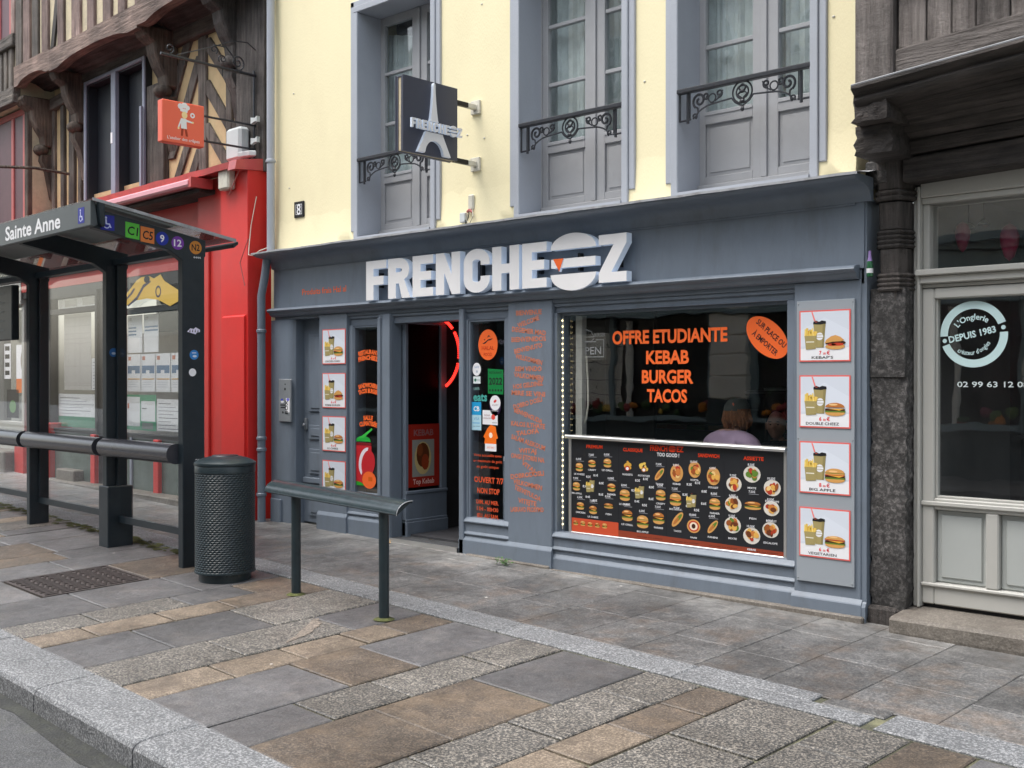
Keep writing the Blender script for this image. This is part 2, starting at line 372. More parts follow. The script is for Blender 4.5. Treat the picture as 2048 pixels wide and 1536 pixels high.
M['oak_grey'] = wood('grey_brown_oak_boards', (0.075, 0.062, 0.056), (0.25, 0.222, 0.205))
M['blackstone'] = stone('sooty_granite_pier', (0.034, 0.032, 0.031), (0.155, 0.145, 0.14), 0.6, 0.1, 0.8, 34, stain=(0.02, 0.019, 0.018), stain_amt=0.8, blot=0.6, spots=False)
M['slate_frame'] = mat('slate_grey_window_paint', (0.24, 0.26, 0.33), 0.5, 0.1, 5.0)
M['sash'] = mat('dark_slate_sash_paint', (0.018, 0.022, 0.030), 0.5, 0.15, 5.0)
M['shop2'] = mat('pale_stone_grey_paint', (0.44, 0.435, 0.405), 0.42, 0.03, 3.0, 0.03, 90)
M['shop2_lo'] = mat('pale_grey_green_panel_paint', (0.40, 0.42, 0.405), 0.42, 0.03, 3.0)
M['glass'] = glass('window_glass', (0.97, 0.98, 0.98), 0.08, 0.0, 0.02)
M['glass_up'] = glass('old_window_glass', (0.95, 0.975, 0.975), 0.08, 0.0, 0.10)
M['glass_sh'] = glass('shelter_glass', (0.965, 0.975, 0.975), 0.03, 0.02)
M['curtain'] = mat('sheer_teal_white_curtain', (0.62, 0.66, 0.655), 0.9, 0.2, 7.0, 0.2, 25)
M['asphalt'] = stone('asphalt', (0.05, 0.052, 0.055), (0.17, 0.17, 0.175), 0.75, 0.0, 0.7, 130, stain=(0.085, 0.088, 0.07), blot=0.2, spots=False)
M['mortar'] = mat('mossy_joint_mortar', (0.075, 0.075, 0.05), 0.95, 0.6, 5.0, 0.5, 60, dirt=(0.27, 0.265, 0.15), dirt_amt=1.0, dscale=2.2)
M['mortar_dark'] = mat('dark_joint_dirt', (0.06, 0.06, 0.055), 0.95, 0.5, 4.0, 0.5, 60)
M['st_grey'] = stone('smooth_blue_grey_paving', (0.086, 0.085, 0.090), (0.19, 0.183, 0.178), 0.65, 0.16, 0.44, 105, stain=(0.17, 0.15, 0.135), stain_amt=0.3, blot=0.32)
M['st_gran'] = stone('speckled_grey_granite_paving', (0.058, 0.057, 0.056), (0.36, 0.325, 0.28), 0.8, 0.16, 0.5, 78, blot=0.32)
M['st_brown'] = stone('brown_granite_paving', (0.072, 0.060, 0.051), (0.25, 0.195, 0.145), 0.72, 0.18, 0.48, 92, stain=(0.195, 0.145, 0.10), stain_amt=0.5, blot=0.35)
M['st_tan'] = stone('tan_granite_paving', (0.150, 0.118, 0.090), (0.40, 0.325, 0.245), 0.75, 0.18, 0.55, 90, stain=(0.10, 0.08, 0.064), stain_amt=0.7, blot=0.35)
M['st_light'] = stone('pale_grey_granite', (0.105, 0.11, 0.117), (0.37, 0.375, 0.385), 0.85, 0.08, 0.6, 80, blot=0.16, spots=False)
M['st_walk'] = stone('stained_dark_paving', (0.075, 0.076, 0.078), (0.215, 0.207, 0.198), 0.68, 0.17, 0.45, 70, stain=(0.185, 0.115, 0.065), stain_amt=0.28, blot=0.48, dust=(0.25, 0.245, 0.235))
M['sill_stone'] = stone('worn_beige_doorstep_stone', (0.15, 0.133, 0.113), (0.27, 0.243, 0.21), 0.6, 0.05, 0.7, 70, stain=(0.12, 0.10, 0.085), spots=False)
M['moss'] = mat('green_moss', (0.085, 0.095, 0.03), 0.95, 0.6, 9.0, 0.8, 120)
M['grate'] = mat('rusty_cast_iron', (0.055, 0.044, 0.042), 0.6, 0.3, 20, 0.3, 100)
M['red_led'] = emit('red_led', (1.0, 0.03, 0.02), 1.3); M['red_led_off'] = flatc('red_led_housing', (0.25, 0.01, 0.01))
M['warm_led'] = emit('warm_led', (1.0, 0.85, 0.45), 1.6); M['lamp_glow'] = emit('glowing_bulb', (1.0, 0.30, 0.04), 7.0)
M['neon_off'] = flatc('unlit_white_neon', (0.42, 0.43, 0.44), 0.3)
M['skin'] = mat('skin', (0.52, 0.28, 0.20), 0.5, 0.08, 30); M['hair'] = mat('auburn_hair', (0.24, 0.085, 0.025), 0.6, 0.5, 60, 0.6, 150)
M['mauve'] = mat('mauve_cotton', (0.50, 0.36, 0.50), 0.9, 0.08, 12, 0.2, 30); M['olive'] = mat('olive_grey_cap_cotton', (0.060, 0.064, 0.056), 0.9, 0.15, 30)
M['navy'] = mat('dark_navy_cloth', (0.015, 0.017, 0.024), 0.9, 0.1, 12); M['jeans'] = mat('blue_denim', (0.05, 0.07, 0.12), 0.9, 0.1, 12)
M['leaf'] = mat('fresh_green_leaf', (0.07, 0.17, 0.035), 0.6, 0.3, 30); M['dryleaf'] = mat('dry_tan_leaf', (0.40, 0.27, 0.13), 0.8, 0.3, 30)
M['plastic'] = mat('off_white_plastic', (0.60, 0.58, 0.50), 0.5, 0.1, 10, dirt=(0.35, 0.30, 0.2), dirt_amt=0.5, dscale=12)
M['greyplastic'] = mat('pale_grey_plastic', (0.52, 0.55, 0.55), 0.5, 0.06, 8)
M['steel'] = mat('dull_steel_plate', (0.30, 0.32, 0.34), 0.4, 0.08, 8, metal=0.4)
M['stone_opp'] = mat('pale_tuffeau_stone', (0.78, 0.75, 0.68), 0.85, 0.08, 2.0, 0.2, 30, dirt=(0.34, 0.31, 0.26), dirt_amt=0.4)
M['teal_opp'] = mat('blue_grey_shopfront_paint', (0.22, 0.29, 0.31), 0.5, 0.06, 3.0)
M['teal_dark'] = mat('dark_teal_plinth_paint', (0.045, 0.065, 0.07), 0.5, 0.06, 3.0)
M['win_opp'] = mat('dark_window_opposite', (0.02, 0.022, 0.024), 0.12, 0.1, 1.0)
PRN = {}
def ink(r, g, b):
    k = (r, g, b)
    if k not in PRN:
        PRN[k] = flatc('print_%d' % len(PRN), tuple(((c / 255) ** 2.2) for c in k), 0.45)
    return PRN[k]
# ============================================================ THE SETTING: ground, road, kerb, paving
def on_ground(s, t, dz=0.0):
    x, y, _ = FK((s, t, 0)); return (x, y, gz(x, y) + dz)
def road_z(x):
    return gz(x, -4.35) - 0.13
def quad_ground(name, s0, s1, t0, t1, dz, m):
    b = MB(FW, m); b.flat([on_ground(s0, t0, dz), on_ground(s1, t0, dz), on_ground(s1, t1, dz), on_ground(s0, t1, dz)])
    return struct(b.build(name))
pavement = quad_ground('pavement', -34, 26, -0.30, 4.45, -0.013, M['mortar'])
rb = MB(FW, M['asphalt'])
for i in range(2):
    pass
def rp(s, t, dz=0.0):
    x, y, _ = FK((s, t, 0)); return (x, y, road_z(x) + dz)
rb.flat([rp(-90, -0.28), rp(-90, -5.9), rp(80, -5.9), rp(80, -0.28)])
struct(rb.build('road'))
gb_ = MB(FW, mat('damp_gutter_dirt', (.035, .036, .034), .5, .4, 5, .3, 60, dirt=(.075, .08, .055), dirt_amt=.7, dscale=3)); n_ = 60
gb_.add([rp(-20 + i * .5, -.30 if k else -.47 - .05 * sin(i * 1.7) - .03 * sin(i * .6), .003) for i in range(n_ + 1) for k in (0, 1)], [(2 * i, 2 * i + 2, 2 * i + 3, 2 * i + 1) for i in range(n_)]); struct(gb_.build('gutter'))
ob = MB(FW, M['st_walk']); ob.flat([rp(-90, -5.86, .12), rp(-90, -12.5, .16), rp(80, -12.5, .16), rp(80, -5.86, .12)])
ob.flat([rp(-90, -5.86, .12), rp(80, -5.86, .12), rp(80, -5.86, -.02), rp(-90, -5.86, -.02)])
struct(ob.build('opposite_pavement'))

def slab(name, parent, s0, s1, t0, t1, m, gap=0.007, dz=0.0, th=0.05, ch=0.006, tilt=0.0, wav=0.0):
    """one paving stone with a worn chamfered edge"""
    g = gap; a = [(s0 + g, t0 + g), (s1 - g, t0 + g), (s1 - g, t1 - g), (s0 + g, t1 - g)]
    if wav: a = [(p + rnd.uniform(-wav, wav), q + rnd.uniform(-wav, wav)) for p, q in a]
    cs = sum(p for p, q in a) / 4; ct = sum(q for p, q in a) / 4
    tl = [rnd.uniform(-tilt, tilt) for _ in a]
    def ring(ins, z, k=1):
        out = []
        for (p, q), h in zip(a, tl):
            ds = ins if p < cs else -ins; dt = ins if q < ct else -ins
            out.append(on_ground(p + ds, q + dt, z + dz + h * k))
        return out
    b = MB(FW, m); vs = ring(0, -th) + ring(0, -ch) + ring(ch * 1.2, 0)
    fs = [(i, (i + 1) % 4, 4 + (i + 1) % 4, 4 + i) for i in range(4)] + [(4 + i, 4 + (i + 1) % 4, 8 + (i + 1) % 4, 8 + i) for i in range(4)] + [(8, 9, 10, 11)]
    b.add(vs, fs); return b.build(name, parent)

G, GR, BR, TN = 'st_grey', 'st_gran', 'st_brown', 'st_tan'
BAND0, BAND1 = 2.205, 2.48
rows = [  # (s0, s1, [cross joints], [material per stone])
 (-3.43, -3.05, [0.55, 1.22, 1.75], [GR, GR, G, BR]),
 (-3.05, -2.73, [0.38, 0.92, 1.40], [TN, TN, TN, BR]),
 (-2.73, -2.11, [0.585, 1.33], [G, G, GR]),
 (-2.11, -1.62, [0.80, 1.62], [GR, GR, G]),
 (-1.62, -1.29, [0.54, 1.02, 1.48, 1.79], [TN, TN, TN, TN, BR]),
 (-1.29, -0.67, [0.89, 1.385], [G, BR, G]),
 (-0.67, -0.29, [0.51, 1.01, 1.70], [G, GR, GR, GR]),
 (-0.29, 0.35, [0.735, 1.43], [BR, BR, G]),
 (0.35, 0.73, [0.45, 1.08, 1.77], [GR, GR, GR, GR]),
 (0.73, 1.03, [0.50, 0.95, 1.40, 1.82], [TN, TN, TN, BR, BR]),
 (1.03, 1.54, [0.70, 1.50], [GR, GR, GR]),
 (1.54, 1.93, [0.60, 1.20, 1.80], [GR, GR, GR, GR]),
 (1.93, 2.24, [0.40, 0.95, 1.55], [BR, TN, BR, BR])]
s = 2.24
while s < 6.0:
    w = rnd.choice([0.32, 0.38, 0.5, 0.62]); j = [rnd.uniform(.5, .8), rnd.uniform(1.2, 1.5)]
    k = TN if w == .32 else rnd.choice([G, GR, BR]); rows.append((s, s + w, j, [k, k, k])); s += w
s = -4.95
while s > -13.5:
    w = rnd.choice([0.33, 0.40, 0.55, 0.68]); o = rnd.uniform(0, .5); j = [0.45 + o, 1.1 + o]
    k = TN if w == .33 else rnd.choice([G, G, GR, BR]); rows.append((s - w, s, j, [k, k, rnd.choice([k, G])])); s -= w
for s0, s1, js, ms in rows:
    e = [0.0] + js + [BAND0]
    for i in range(len(e) - 1):
        slab('paving_slab', pavement, s0, s1, e[i], e[i + 1], M[ms[i]], rnd.uniform(.005, .0105), rnd.uniform(-.0025, .0025), tilt=.0016, wav=.0022)
# the two rows round the iron cover
GS0, GS1, GT0, GT1 = -4.95, -4.13, 0.565, 1.435
for t0, t1, m in ((0, GT0, G), (GT1, BAND0, BR)): slab('paving_slab', pavement, GS0, GS1, t0, t1, M[m])
for t0, t1, m in ((0, .75, G), (.75, 1.5, G), (1.5, BAND0, G)): slab('paving_slab', pavement, GS1, -3.43, t0, t1, M[m])
# pale granite channel stones
band = quad_ground('granite_band', -14, 8, BAND0, BAND1, -0.010, M['mortar'])
e = [-13.2, -11.4, -9.6, -8.1, -6.6, -5.2, -3.9, -2.33, -0.9, 0.52]
for i in range(len(e) - 1): slab('band_stone', band, e[i], e[i + 1], BAND0 + .008, BAND1, M['st_light'], .004, .003)
slab('band_stone', band, 0.52, 1.66, BAND0 + .008, BAND0 + .17, M['st_light'], .004, .004); slab('band_stone', band, 0.52, 1.30, BAND0 + .17, BAND1 + .03, M['st_light'], .002, .004)
for s0, s1 in ((1.72, 3.1), (3.1, 4.5), (4.5, 6)): slab('band_stone', band, s0, s1, BAND0 + .008, BAND1, M['st_light'], .004, .003)
slab('paving_slab', band, 1.345, 1.70, BAND0 + .18, BAND1 + .02, M['st_walk'], .003, .001)
# paving between the band and the shops
walk = quad_ground('footway', -34, 8, BAND1, 4.45, -0.006, M['mortar_dark'])
M['apron'] = stone('dusty_pale_paving', (0.185, 0.18, 0.175), (0.27, 0.26, 0.25), 0.5, 0.10, 0.65, 70, stain=(0.115, 0.115, 0.115), stain_amt=0.7)
e = [-13.4, -12.7, -12.1, -11.4, -10.8, -10.2, -9.6, -9.0, -8.4, -7.9, -7.35, -6.8, -6.3, -5.75, -5.2, -4.7, -4.2, -3.75, -3.43, -2.95, -2.38, -1.88, -1.40, -0.95, -0.48, -0.01, 0.48, 0.92, 1.40, 1.92, 2.4, 2.95, 3.5, 4.0]
for i in range(len(e) - 1):
    x, y, _ = FK(((e[i] + e[i + 1]) / 2, 3.8, 0)); tf = 3.93 + (x - GX0) * 0.047
    o = rnd.uniform(-.18, .18); c1 = 2.98 + o * .6 if i % 3 else 3.15; c2 = c1 + .62
    slab('paving_slab', walk, e[i], e[i + 1], BAND1 + .004, c1, M['st_walk'], .0025, rnd.uniform(-.0012, .0008), tilt=.0006, ch=.003)
    slab('paving_slab', walk, e[i], e[i + 1], c1, c2, M['st_walk'], .0025, rnd.uniform(-.0012, .0008), tilt=.0006, ch=.003)
    slab('paving_slab', walk, e[i], e[i + 1], c2, max(tf + .2, c2 + .2), M['st_walk'], .0025, rnd.uniform(-.001, .001), ch=.003)
# kerb stones
kerb = MB(FK, M['mortar'])
struct_k = quad_ground('kerb', -30, 20, -0.33, -0.02, -0.05, M['mortar'])
for i in range(-11, 8):
    s0, s1 = -1.93 + 1.2 * i, -0.73 + 1.2 * i
    g = .0055; prof = [(0.0, .002), (-.27, .001), (-.312, -.003), (-.336, -.011), (-.350, -.030), (-.356, -.30), (0.0, -.30)]
    b = MB(FW, M['st_light']); vs = []
    for ss, ins in ((s0 + g, .006), (s0 + g + .006, 0), (s1 - g - .006, 0), (s1 - g, .006)):
        for t, z in prof: vs.append(on_ground(ss, t * 1.0, z - ins))
    n = len(prof); fs = [tuple(range(n)), tuple(range(4 * n - 1, 3 * n - 1, -1))]
    for a in range(3): fs += [(a * n + j, a * n + (j + 1) % n, (a + 1) * n + (j + 1) % n, (a + 1) * n + j) for j in range(n)]
    b.add(vs, fs); b.build('kerb_stone', struct_k)
# mortar repairs in cracked stones and moss along the shelter
SCARS = [[(-1.66, 1.10), (-1.80, 1.29), (-1.95, 1.48), (-2.07, 1.60), (-2.02, 1.61), (-1.88, 1.52), (-1.74, 1.34)]]
rj = random.Random(12)
def jag(pts, amp=.012):
    out = []
    for i in range(len(pts)):
        p, q = pts[i], pts[(i + 1) % len(pts)]
        for k in range(5): f = k / 5; out.append((p[0] + (q[0] - p[0]) * f + rj.uniform(-amp, amp), p[1] + (q[1] - p[1]) * f + rj.uniform(-amp, amp)))
    return out
M['scar'] = stone('pale_broken_stone', (0.16, 0.135, 0.115), (0.40, 0.34, 0.28), 0.8, 0.05, 0.6, 60, stain=(0.07, 0.065, 0.06), stain_amt=0.95, blot=0.3, spots=False)
for pts in SCARS:
    b = MB(FW, M['scar']); b.flat([on_ground(p, q, .0055) for p, q in jag(pts)]); b.build('mortar_patch', pavement)
mb = MB(FW, M['moss'])
for i in range(330):
    p = rnd.uniform(-13, -4.2); q = 2.14 + rnd.gauss(0, .05) + .0 * p; r = rnd.uniform(.02, .07); n = 6
    c = rnd.uniform(0, 6); mb.flat([on_ground(p + r * cos(c + k * 2 * pi / n) * rnd.uniform(.6, 1.6), q + r * .6 * sin(c + k * 2 * pi / n), .0035) for k in range(n)])
o = mb.build('moss'); o['kind'] = 'stuff'
# iron cover
gp = on_ground((GS0 + GS1) / 2, (GT0 + GT1) / 2)
t_ = thing('manhole_cover', 'square rusty ribbed iron cover set in the paving by the bus shelter', 'manhole cover', gp)
def gbox(b, s0, s1, t0, t1, z0, z1):
    vs = [on_ground(p, q, z) for z in (z0, z1) for q in (t0, t1) for p in (s0, s1)]
    b.add(vs, [(0, 2, 3, 1), (4, 5, 7, 6), (0, 1, 5, 4), (2, 6, 7, 3), (0, 4, 6, 2), (1, 3, 7, 5)])
b = MB(FW, M['grate'])
gbox(b, GS0 + .01, GS1 - .01, GT0 + .01, GT0 + .035, -.05, .002); gbox(b, GS0 + .01, GS1 - .01, GT1 - .035, GT1 - .01, -.05, .002)
gbox(b, GS0 + .01, GS0 + .035, GT0 + .035, GT1 - .035, -.05, .002); gbox(b, GS1 - .035, GS1 - .01, GT0 + .035, GT1 - .035, -.05, .002); b.build('frame', t_)
b = MB(FW, M['grate']); gbox(b, GS0 + .04, GS1 - .04, GT0 + .04, GT1 - .04, -.05, -.005); b.build('plate', t_)
for i in range(15):
    b = MB(FW, M['grate']); p = GS0 + .06 + i * .0475
    for j in range(6): q = GT0 + .05 + j * .128 + (i % 2) * .02; gbox(b, p, p + .024, q, q + .10, -.006, .003)
    b.build('rib', t_)

# ============================================================ the far side of the street (seen in the panes)
def opposite():
    y = -12.0; t = thing('stone_building_opposite', 'cream stone building with blue-grey shopfronts on the far side of the street', 'building', (-6, y, -.3))
    b = MB(FW, M['stone_opp']); b.box(-34, 22, y - 8, y - .35, -.5, 10.5); b.build('wall', t)
    b = MB(FW, M['stone_opp']); b.box(-34, 22, y - .35, y + .02, 4.15, 4.45); b.box(-34, 22, y - .35, y - .05, 4.45, 4.7); b.box(-34, 22, y - .35, y - .1, 7.6, 7.85); b.build('string_course', t)
    b = MB(FW, M['teal_opp']); b.box(-34, 22, y - .35, y - .02, 3.05, 3.85); b.box(-34, 22, y - .35, y + .1, 3.88, 4.0); b.box(-34, 22, y - .35, y + .22, 4.0, 4.14); b.box(-34, 22, y - .35, y + .06, 2.95, 3.05); b.build('fascia', t)
    piers = [(-30, -29.2), (-24.5, -23.7), (-18.2, -17.4), (-12.19, -11.36), (-6.2, -5.4), (-.4, .4), (5.4, 6.2), (11.6, 12.4), (18, 18.8)]
    for x0, x1 in piers:
        for k in range(5):
            z0 = 1.25 + k * .425; b = MB(FW, M['stone_opp']); b.box(x0, x1, y - .34, y, z0 + .012, z0 + .408); b.build('pier_block', t, bevel=.012)
        b = MB(FW, M['stone_opp']); b.box(x0 + .03, x1 - .03, y - .34, y - .03, 1.2, 3.05); b.build('pier_core', t); b = MB(FW, M['teal_dark']); b.box(x0 - .02, x1 + .02, y - .34, y + .02, -.4, 1.24); b.build('pier_plinth', t)
    for i in range(len(piers) - 1):
        x0, x1 = piers[i][1], piers[i + 1][0]
        b = MB(FW, M['teal_dark']); b.box(x0, x1, y - .34, y - .1, -.4, .72); b.build('stall_riser', t); b = MB(FW, M['teal_opp']); b.box(x0, x1, y - .34, y - .02, .72, .82)
        b.box(x0, x0 + .12, y - .34, y - .12, .82, 2.95); b.box(x1 - .12, x1, y - .34, y - .12, .82, 2.95)
        mx = (x0 + x1) / 2; b.box(mx - .05, mx + .05, y - .34, y - .14, .82, 2.95); b.build('shop_window_frame', t)
        for q0, q1 in ((x0 + .12, mx - .05), (mx + .05, x1 - .12)):
            b = MB(FW, M['win_opp']); b.box(q0, q1, y - .32, y - .25, .82, 2.95); b.build('shop_window_pane', t)
    x = -31.0
    while x < 20:
        for z0 in (4.95, 8.0):
            h = 1.45 if z0 > 7 else 2.2
            b = MB(FW, M['white']); b.box(x, x + .08, y - .4, y - .22, z0, z0 + h); b.box(x + 1.02, x + 1.1, y - .4, y - .22, z0, z0 + h); b.box(x + .51, x + .59, y - .4, y - .22, z0, z0 + h)
            b.box(x, x + 1.1, y - .4, y - .2, z0 - .06, z0); b.box(x, x + 1.1, y - .4, y - .22, z0 + h, z0 + h + .08); b.build('window_frame', t)
            b = MB(FW, M['win_opp']); b.box(x + .08, x + 1.02, y - .36, y - .30, z0, z0 + h); b.build('window_pane', t)
        x += 2.55
    # displays in the florist's window straight across, seen only as reflections
    rf = random.Random(41)
    for x0, x1 in ((-16.3, -14.6), (-10.4, -8.2), (-4.2, -1.6), (.8, 3.0)):
        for k in range(5):
            b = MB(FW, M['stone_opp']); b.box(x0, x1, y - .245, y - .23, .95 + k * .34, 1.275 + k * .34); b.build('display_board', t)
    for x in (-14.35, -7.4, -2.2, 2.6):
        b = MB(FW, M['stone_opp']); b.tube([(x, y - .16, .82), (x, y - .16, 2.9)], .07, 10); b.build('column', t, smooth=True)
    fm = [ink(*c_) for c_ in ((196, 120, 40), (150, 60, 60), (90, 110, 60), (60, 84, 50), (206, 168, 80), (120, 50, 70))]
    for x0, x1 in ((-17.2, -12.4), (-11.1, -6.4), (-5.2, -.6)):
        for k in range(26):
            b = MB(FW, rf.choice(fm)); x_ = rf.uniform(x0, x1); b.ball((x_, y - .17 + rf.uniform(-.04, .06), .84 + rf.uniform(.0, .24)), (rf.uniform(.06, .16), .06, rf.uniform(.05, .14)), nu=7, nv=5); b.build('flower_bunch', t)
        for k in range(34):
            b = MB(FW, fm[3]); x_ = rf.uniform(x0, x0 + 2.2); z_ = rf.uniform(1.3, 2.6); b.flat([(x_, y - .2, z_), (x_ + rf.uniform(.04, .1), y - .17, z_ + rf.uniform(-.06, .06)), (x_ + rf.uniform(.05, .12), y - .2, z_ - .08)]); b.build('leaf', t)
opposite()
# ============================================================ THE YELLOW HOUSE
yel = thing('yellow_house', 'cream yellow rendered house with grey framed tall windows above the grey kebab shopfront', 'building', (-6.6, .3, 0))
WIN = [(-8.42, -7.38, -7.85), (-6.28, -5.20, -5.70), (-4.675, -3.60, -4.11)]       # opening left, right, casement centre
Z0W, Z1W = 3.05, 5.20
b = MB(FW, M['cream'])
xs = [-9.90] + [q for w in WIN for q in (w[0] - .06, w[1] + .06)] + [-3.275]
for i in range(0, len(xs), 2): b = MB(FW, M['cream']); b.box(xs[i], xs[i + 1], .02, .55, 2.90, Z1W + .12); b.build('wall', yel)
for q in ((-9.90, -3.275, .02, .55, Z1W + .12, 13), (-9.90, -9.72, .015, .55, .0, 2.90), (-3.6, -3.275, .26, .55, .0, 2.90), (-9.72, -3.6, 4.4, 4.6, -.3, 2.9)): b = MB(FW, M['cream']); b.box(*q); b.build('wall', yel)
rr = random.Random(3)
# ragged swollen foot of the render above the flashing
for i in range(0, len(xs), 2):
    b = MB(FW, M['cream']); n = max(4, int((xs[i + 1] - xs[i]) / .09)); x0 = xs[i]; dx = (xs[i + 1] - xs[i]) / n
    pr = [(x0 + dx * k, rr.uniform(3.02, 3.10), rr.uniform(.004, .012)) for k in range(n + 1)]
    vs = []; fs = []
    for x, z, y in pr: vs += [(x, .0195, z + .22), (x, y, z), (x, y - .006, 2.965 + (z % .03)), (x, .03, 2.95)]
    for k in range(n):
        for j in range(3): fs.append((4 * k + j, 4 * k + j + 1, 4 * k + 5 + j, 4 * k + 4 + j))
    b.add(vs, fs); b.build('render_foot', yel, smooth=True)
for wi, (a, c, xc) in enumerate(WIN):
    # surround with a quirk, deep reveal, sloping sill
    b = MB(FW, M['paint_up'])
    zb = 3.02 if wi != 0 else 3.0
    b.box(a - .118, a - .062, -.004, .06, zb + .06, Z1W + .118); b.box(a - .062, a, -.018, .34, zb - .05, Z1W)
    b.box(c + .062, c + .118, -.004, .06, zb + .06, Z1W + .118); b.box(c, c + .062, -.018, .34, zb - .05, Z1W)
    b.box(a - .118, c + .118, -.004, .06, Z1W + .062, Z1W + .12); b.box(a - .062, c + .062, -.018, .34, Z1W, Z1W + .062)
    fr = b.build('window_surround', yel, bevel=.006)
    b = MB(FW, M['paint_up']); b.prism('x', [(-.03, 2.93), (.36, 2.93), (.36, 3.065), (.27, 3.06), (-.03, 3.0)], a, c); b.build('window_sill', yel)
    # two leaves: lower wooden panel, glazing bars, panes
    for sgn in (-1, 1):
        g0, g1 = (xc - .515, xc - .105) if sgn < 0 else (xc + .105, xc + .515)
        o0, o1 = (xc - .575, xc - .012) if sgn < 0 else (xc + .004, xc + .575)
        b = MB(FW, M['wood_up'])
        b.box(o0, g0, .285, .34, 3.06, 5.20); b.box(g1, o1, .285, .34, 3.06, 5.20)
        b.box(g0, g1, .285, .34, 3.06, 3.15); b.box(g0, g1, .285, .34, 3.55, 3.635); b.box(g0, g1, .285, .34, 5.12, 5.20)
        b.box(g0, g1, .278, .285, 3.615, 3.645)
        for z in (4.14, 4.64): b.box(g0, g1, .292, .335, z - .016, z + .016)
        lf = b.build('casement', yel, bevel=.005)
        b = MB(FW, M['wood_up']); b.box(g0, g1, .305, .335, 3.15, 3.55); b.box(g0 + .03, g1 - .03, .298, .305, 3.18, 3.52); b.build('casement_panel', lf, bevel=.006)
        for z0, z1 in ((3.635, 4.124), (4.156, 4.624), (4.656, 5.12)):
            b = MB(FW, M['glass_up']); b.box(g0, g1, .318, .322, z0, z1); b.build('pane', lf)
    b = MB(FW, M['wood_up']); b.box(xc - .03, xc + .02, .268, .284, 3.09, 5.19); b.box(xc - .62, xc - .575, .27, .36, 3.05, 5.2); b.box(xc + .575, xc + .66, .27, .36, 3.05, 5.2); b.box(xc - .575, xc + .575, .255, .285, 3.05, 3.085); b.build('window_frame', yel, bevel=.004)
    # sheer curtain with folds, dark room behind
    n = 60; vs = []; fs = []; ph = rr.uniform(0, 6)
    for k in range(n + 1):
        x = xc - .6 + 1.2 * k / n; y = .43 + .018 * sin(k * .9 + ph) + .012 * sin(k * 2.3)
        ztop = 5.2 if wi else 5.08 - .25 * max(0, (k / n - .0)) * (k < 25)
        vs += [(x, y, 3.3), (x, y + .01 * sin(k), ztop)]
    for k in range(n): fs.append((2 * k, 2 * k + 2, 2 * k + 3, 2 * k + 1))
    b = MB(FW, M['curtain']); b.add(vs, fs); b.build('curtain', yel, smooth=True, fix=False)
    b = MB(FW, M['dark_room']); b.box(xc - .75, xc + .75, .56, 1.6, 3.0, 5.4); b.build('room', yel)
# cast-iron guard rails
def iron_rail(a, c, first=[None]):
    y = .012; L = c - a; H = L / 2; r = .0075
    b = MB(FW, M['iron'])
    T = lambda pts, rad=r: (b.tube([(a + x, y, z) for x, z in pts], rad, 6), b.tube([(c - x, y, z) for x, z in pts], rad, 6))
    def spiral(cx, cz, R0, R1, a0, turns, n=26): return [(cx + (R0 + (R1 - R0) * i / n) * cos(a0 + turns * 2 * pi * i / n), cz + (R0 + (R1 - R0) * i / n) * sin(a0 + turns * 2 * pi * i / n)) for i in range(n + 1)]
    T([(.004, 3.73), (.004, 3.53)], .009); T([(.004, 3.535), (.075, 3.535), (.10, 3.54)], .008); T([(.075, 3.73), (.075, 3.51)], .011); T([(.094, 3.73), (.094, 3.53)], .005)
    T(spiral(.175, 3.665, .058, .012, -2.2, -1.35), .010)
    T([(.12, 3.54), (.15, 3.555), (.165, 3.58), (.16, 3.61), (.145, 3.62)], .008); T(spiral(.135, 3.555, .022, .008, -1.2, 1.1, 14), .007)
    T([(.165, 3.58), (.20, 3.60), (.24, 3.615), (.28, 3.622), (H - .16, 3.63), (H - .09, 3.635), (H - .06, 3.60), (H, 3.565)], .007)
    T(spiral(.285, 3.665, .032, .030, 0, 1.0, 16), .006); T(spiral(.345, 3.69, .03, .008, -1.9, 1.2, 16), .008); T(spiral(.235, 3.69, .026, .008, -.9, -1.1, 14), .008)
    T([(.31, 3.64), (.345, 3.66), (.375, 3.71)], .006)
    for k in range(2): T(spiral(H - .002 - .0 * k, 3.665, .078 - .03 * k, .076 - .03 * k, pi / 2, .5, 18), .007)
    T([(H, 3.72), (H - .03, 3.70), (H - .012, 3.67), (H - .04, 3.65), (H - .008, 3.62), (H, 3.59)], .009)
    for z in (3.67, 3.60): b.ball((a + H, y - .005, z), (.022, .012, .015), nu=8, nv=6)
    b.ball((a + H, y, 3.545), (.016, .011, .02), nu=8, nv=6)
    return b
def rail_thing(a, c, label):
    t = thing('window_guard_rail', label, 'railing', ((a + c) / 2, .02, 3.5), 'cast-iron guard rails across the tall windows')
    b = MB(FW, M['iron']); b.box(a - .012, c + .012, -.018, .036, 3.735, 3.772); b.build('handrail', t, bevel=.007)
    iron_rail(a, c).build('scrollwork', t, smooth=True)
    return t
rail_thing(WIN[0][0], WIN[0][1], 'black iron window rail partly hidden behind the projecting tower sign')
rail_thing(WIN[1][0], WIN[1][1], 'black iron window rail across the middle of the three tall windows')
rail_thing(WIN[2][0], WIN[2][1], 'black iron window rail across the tall window nearest the old timber house on the right')
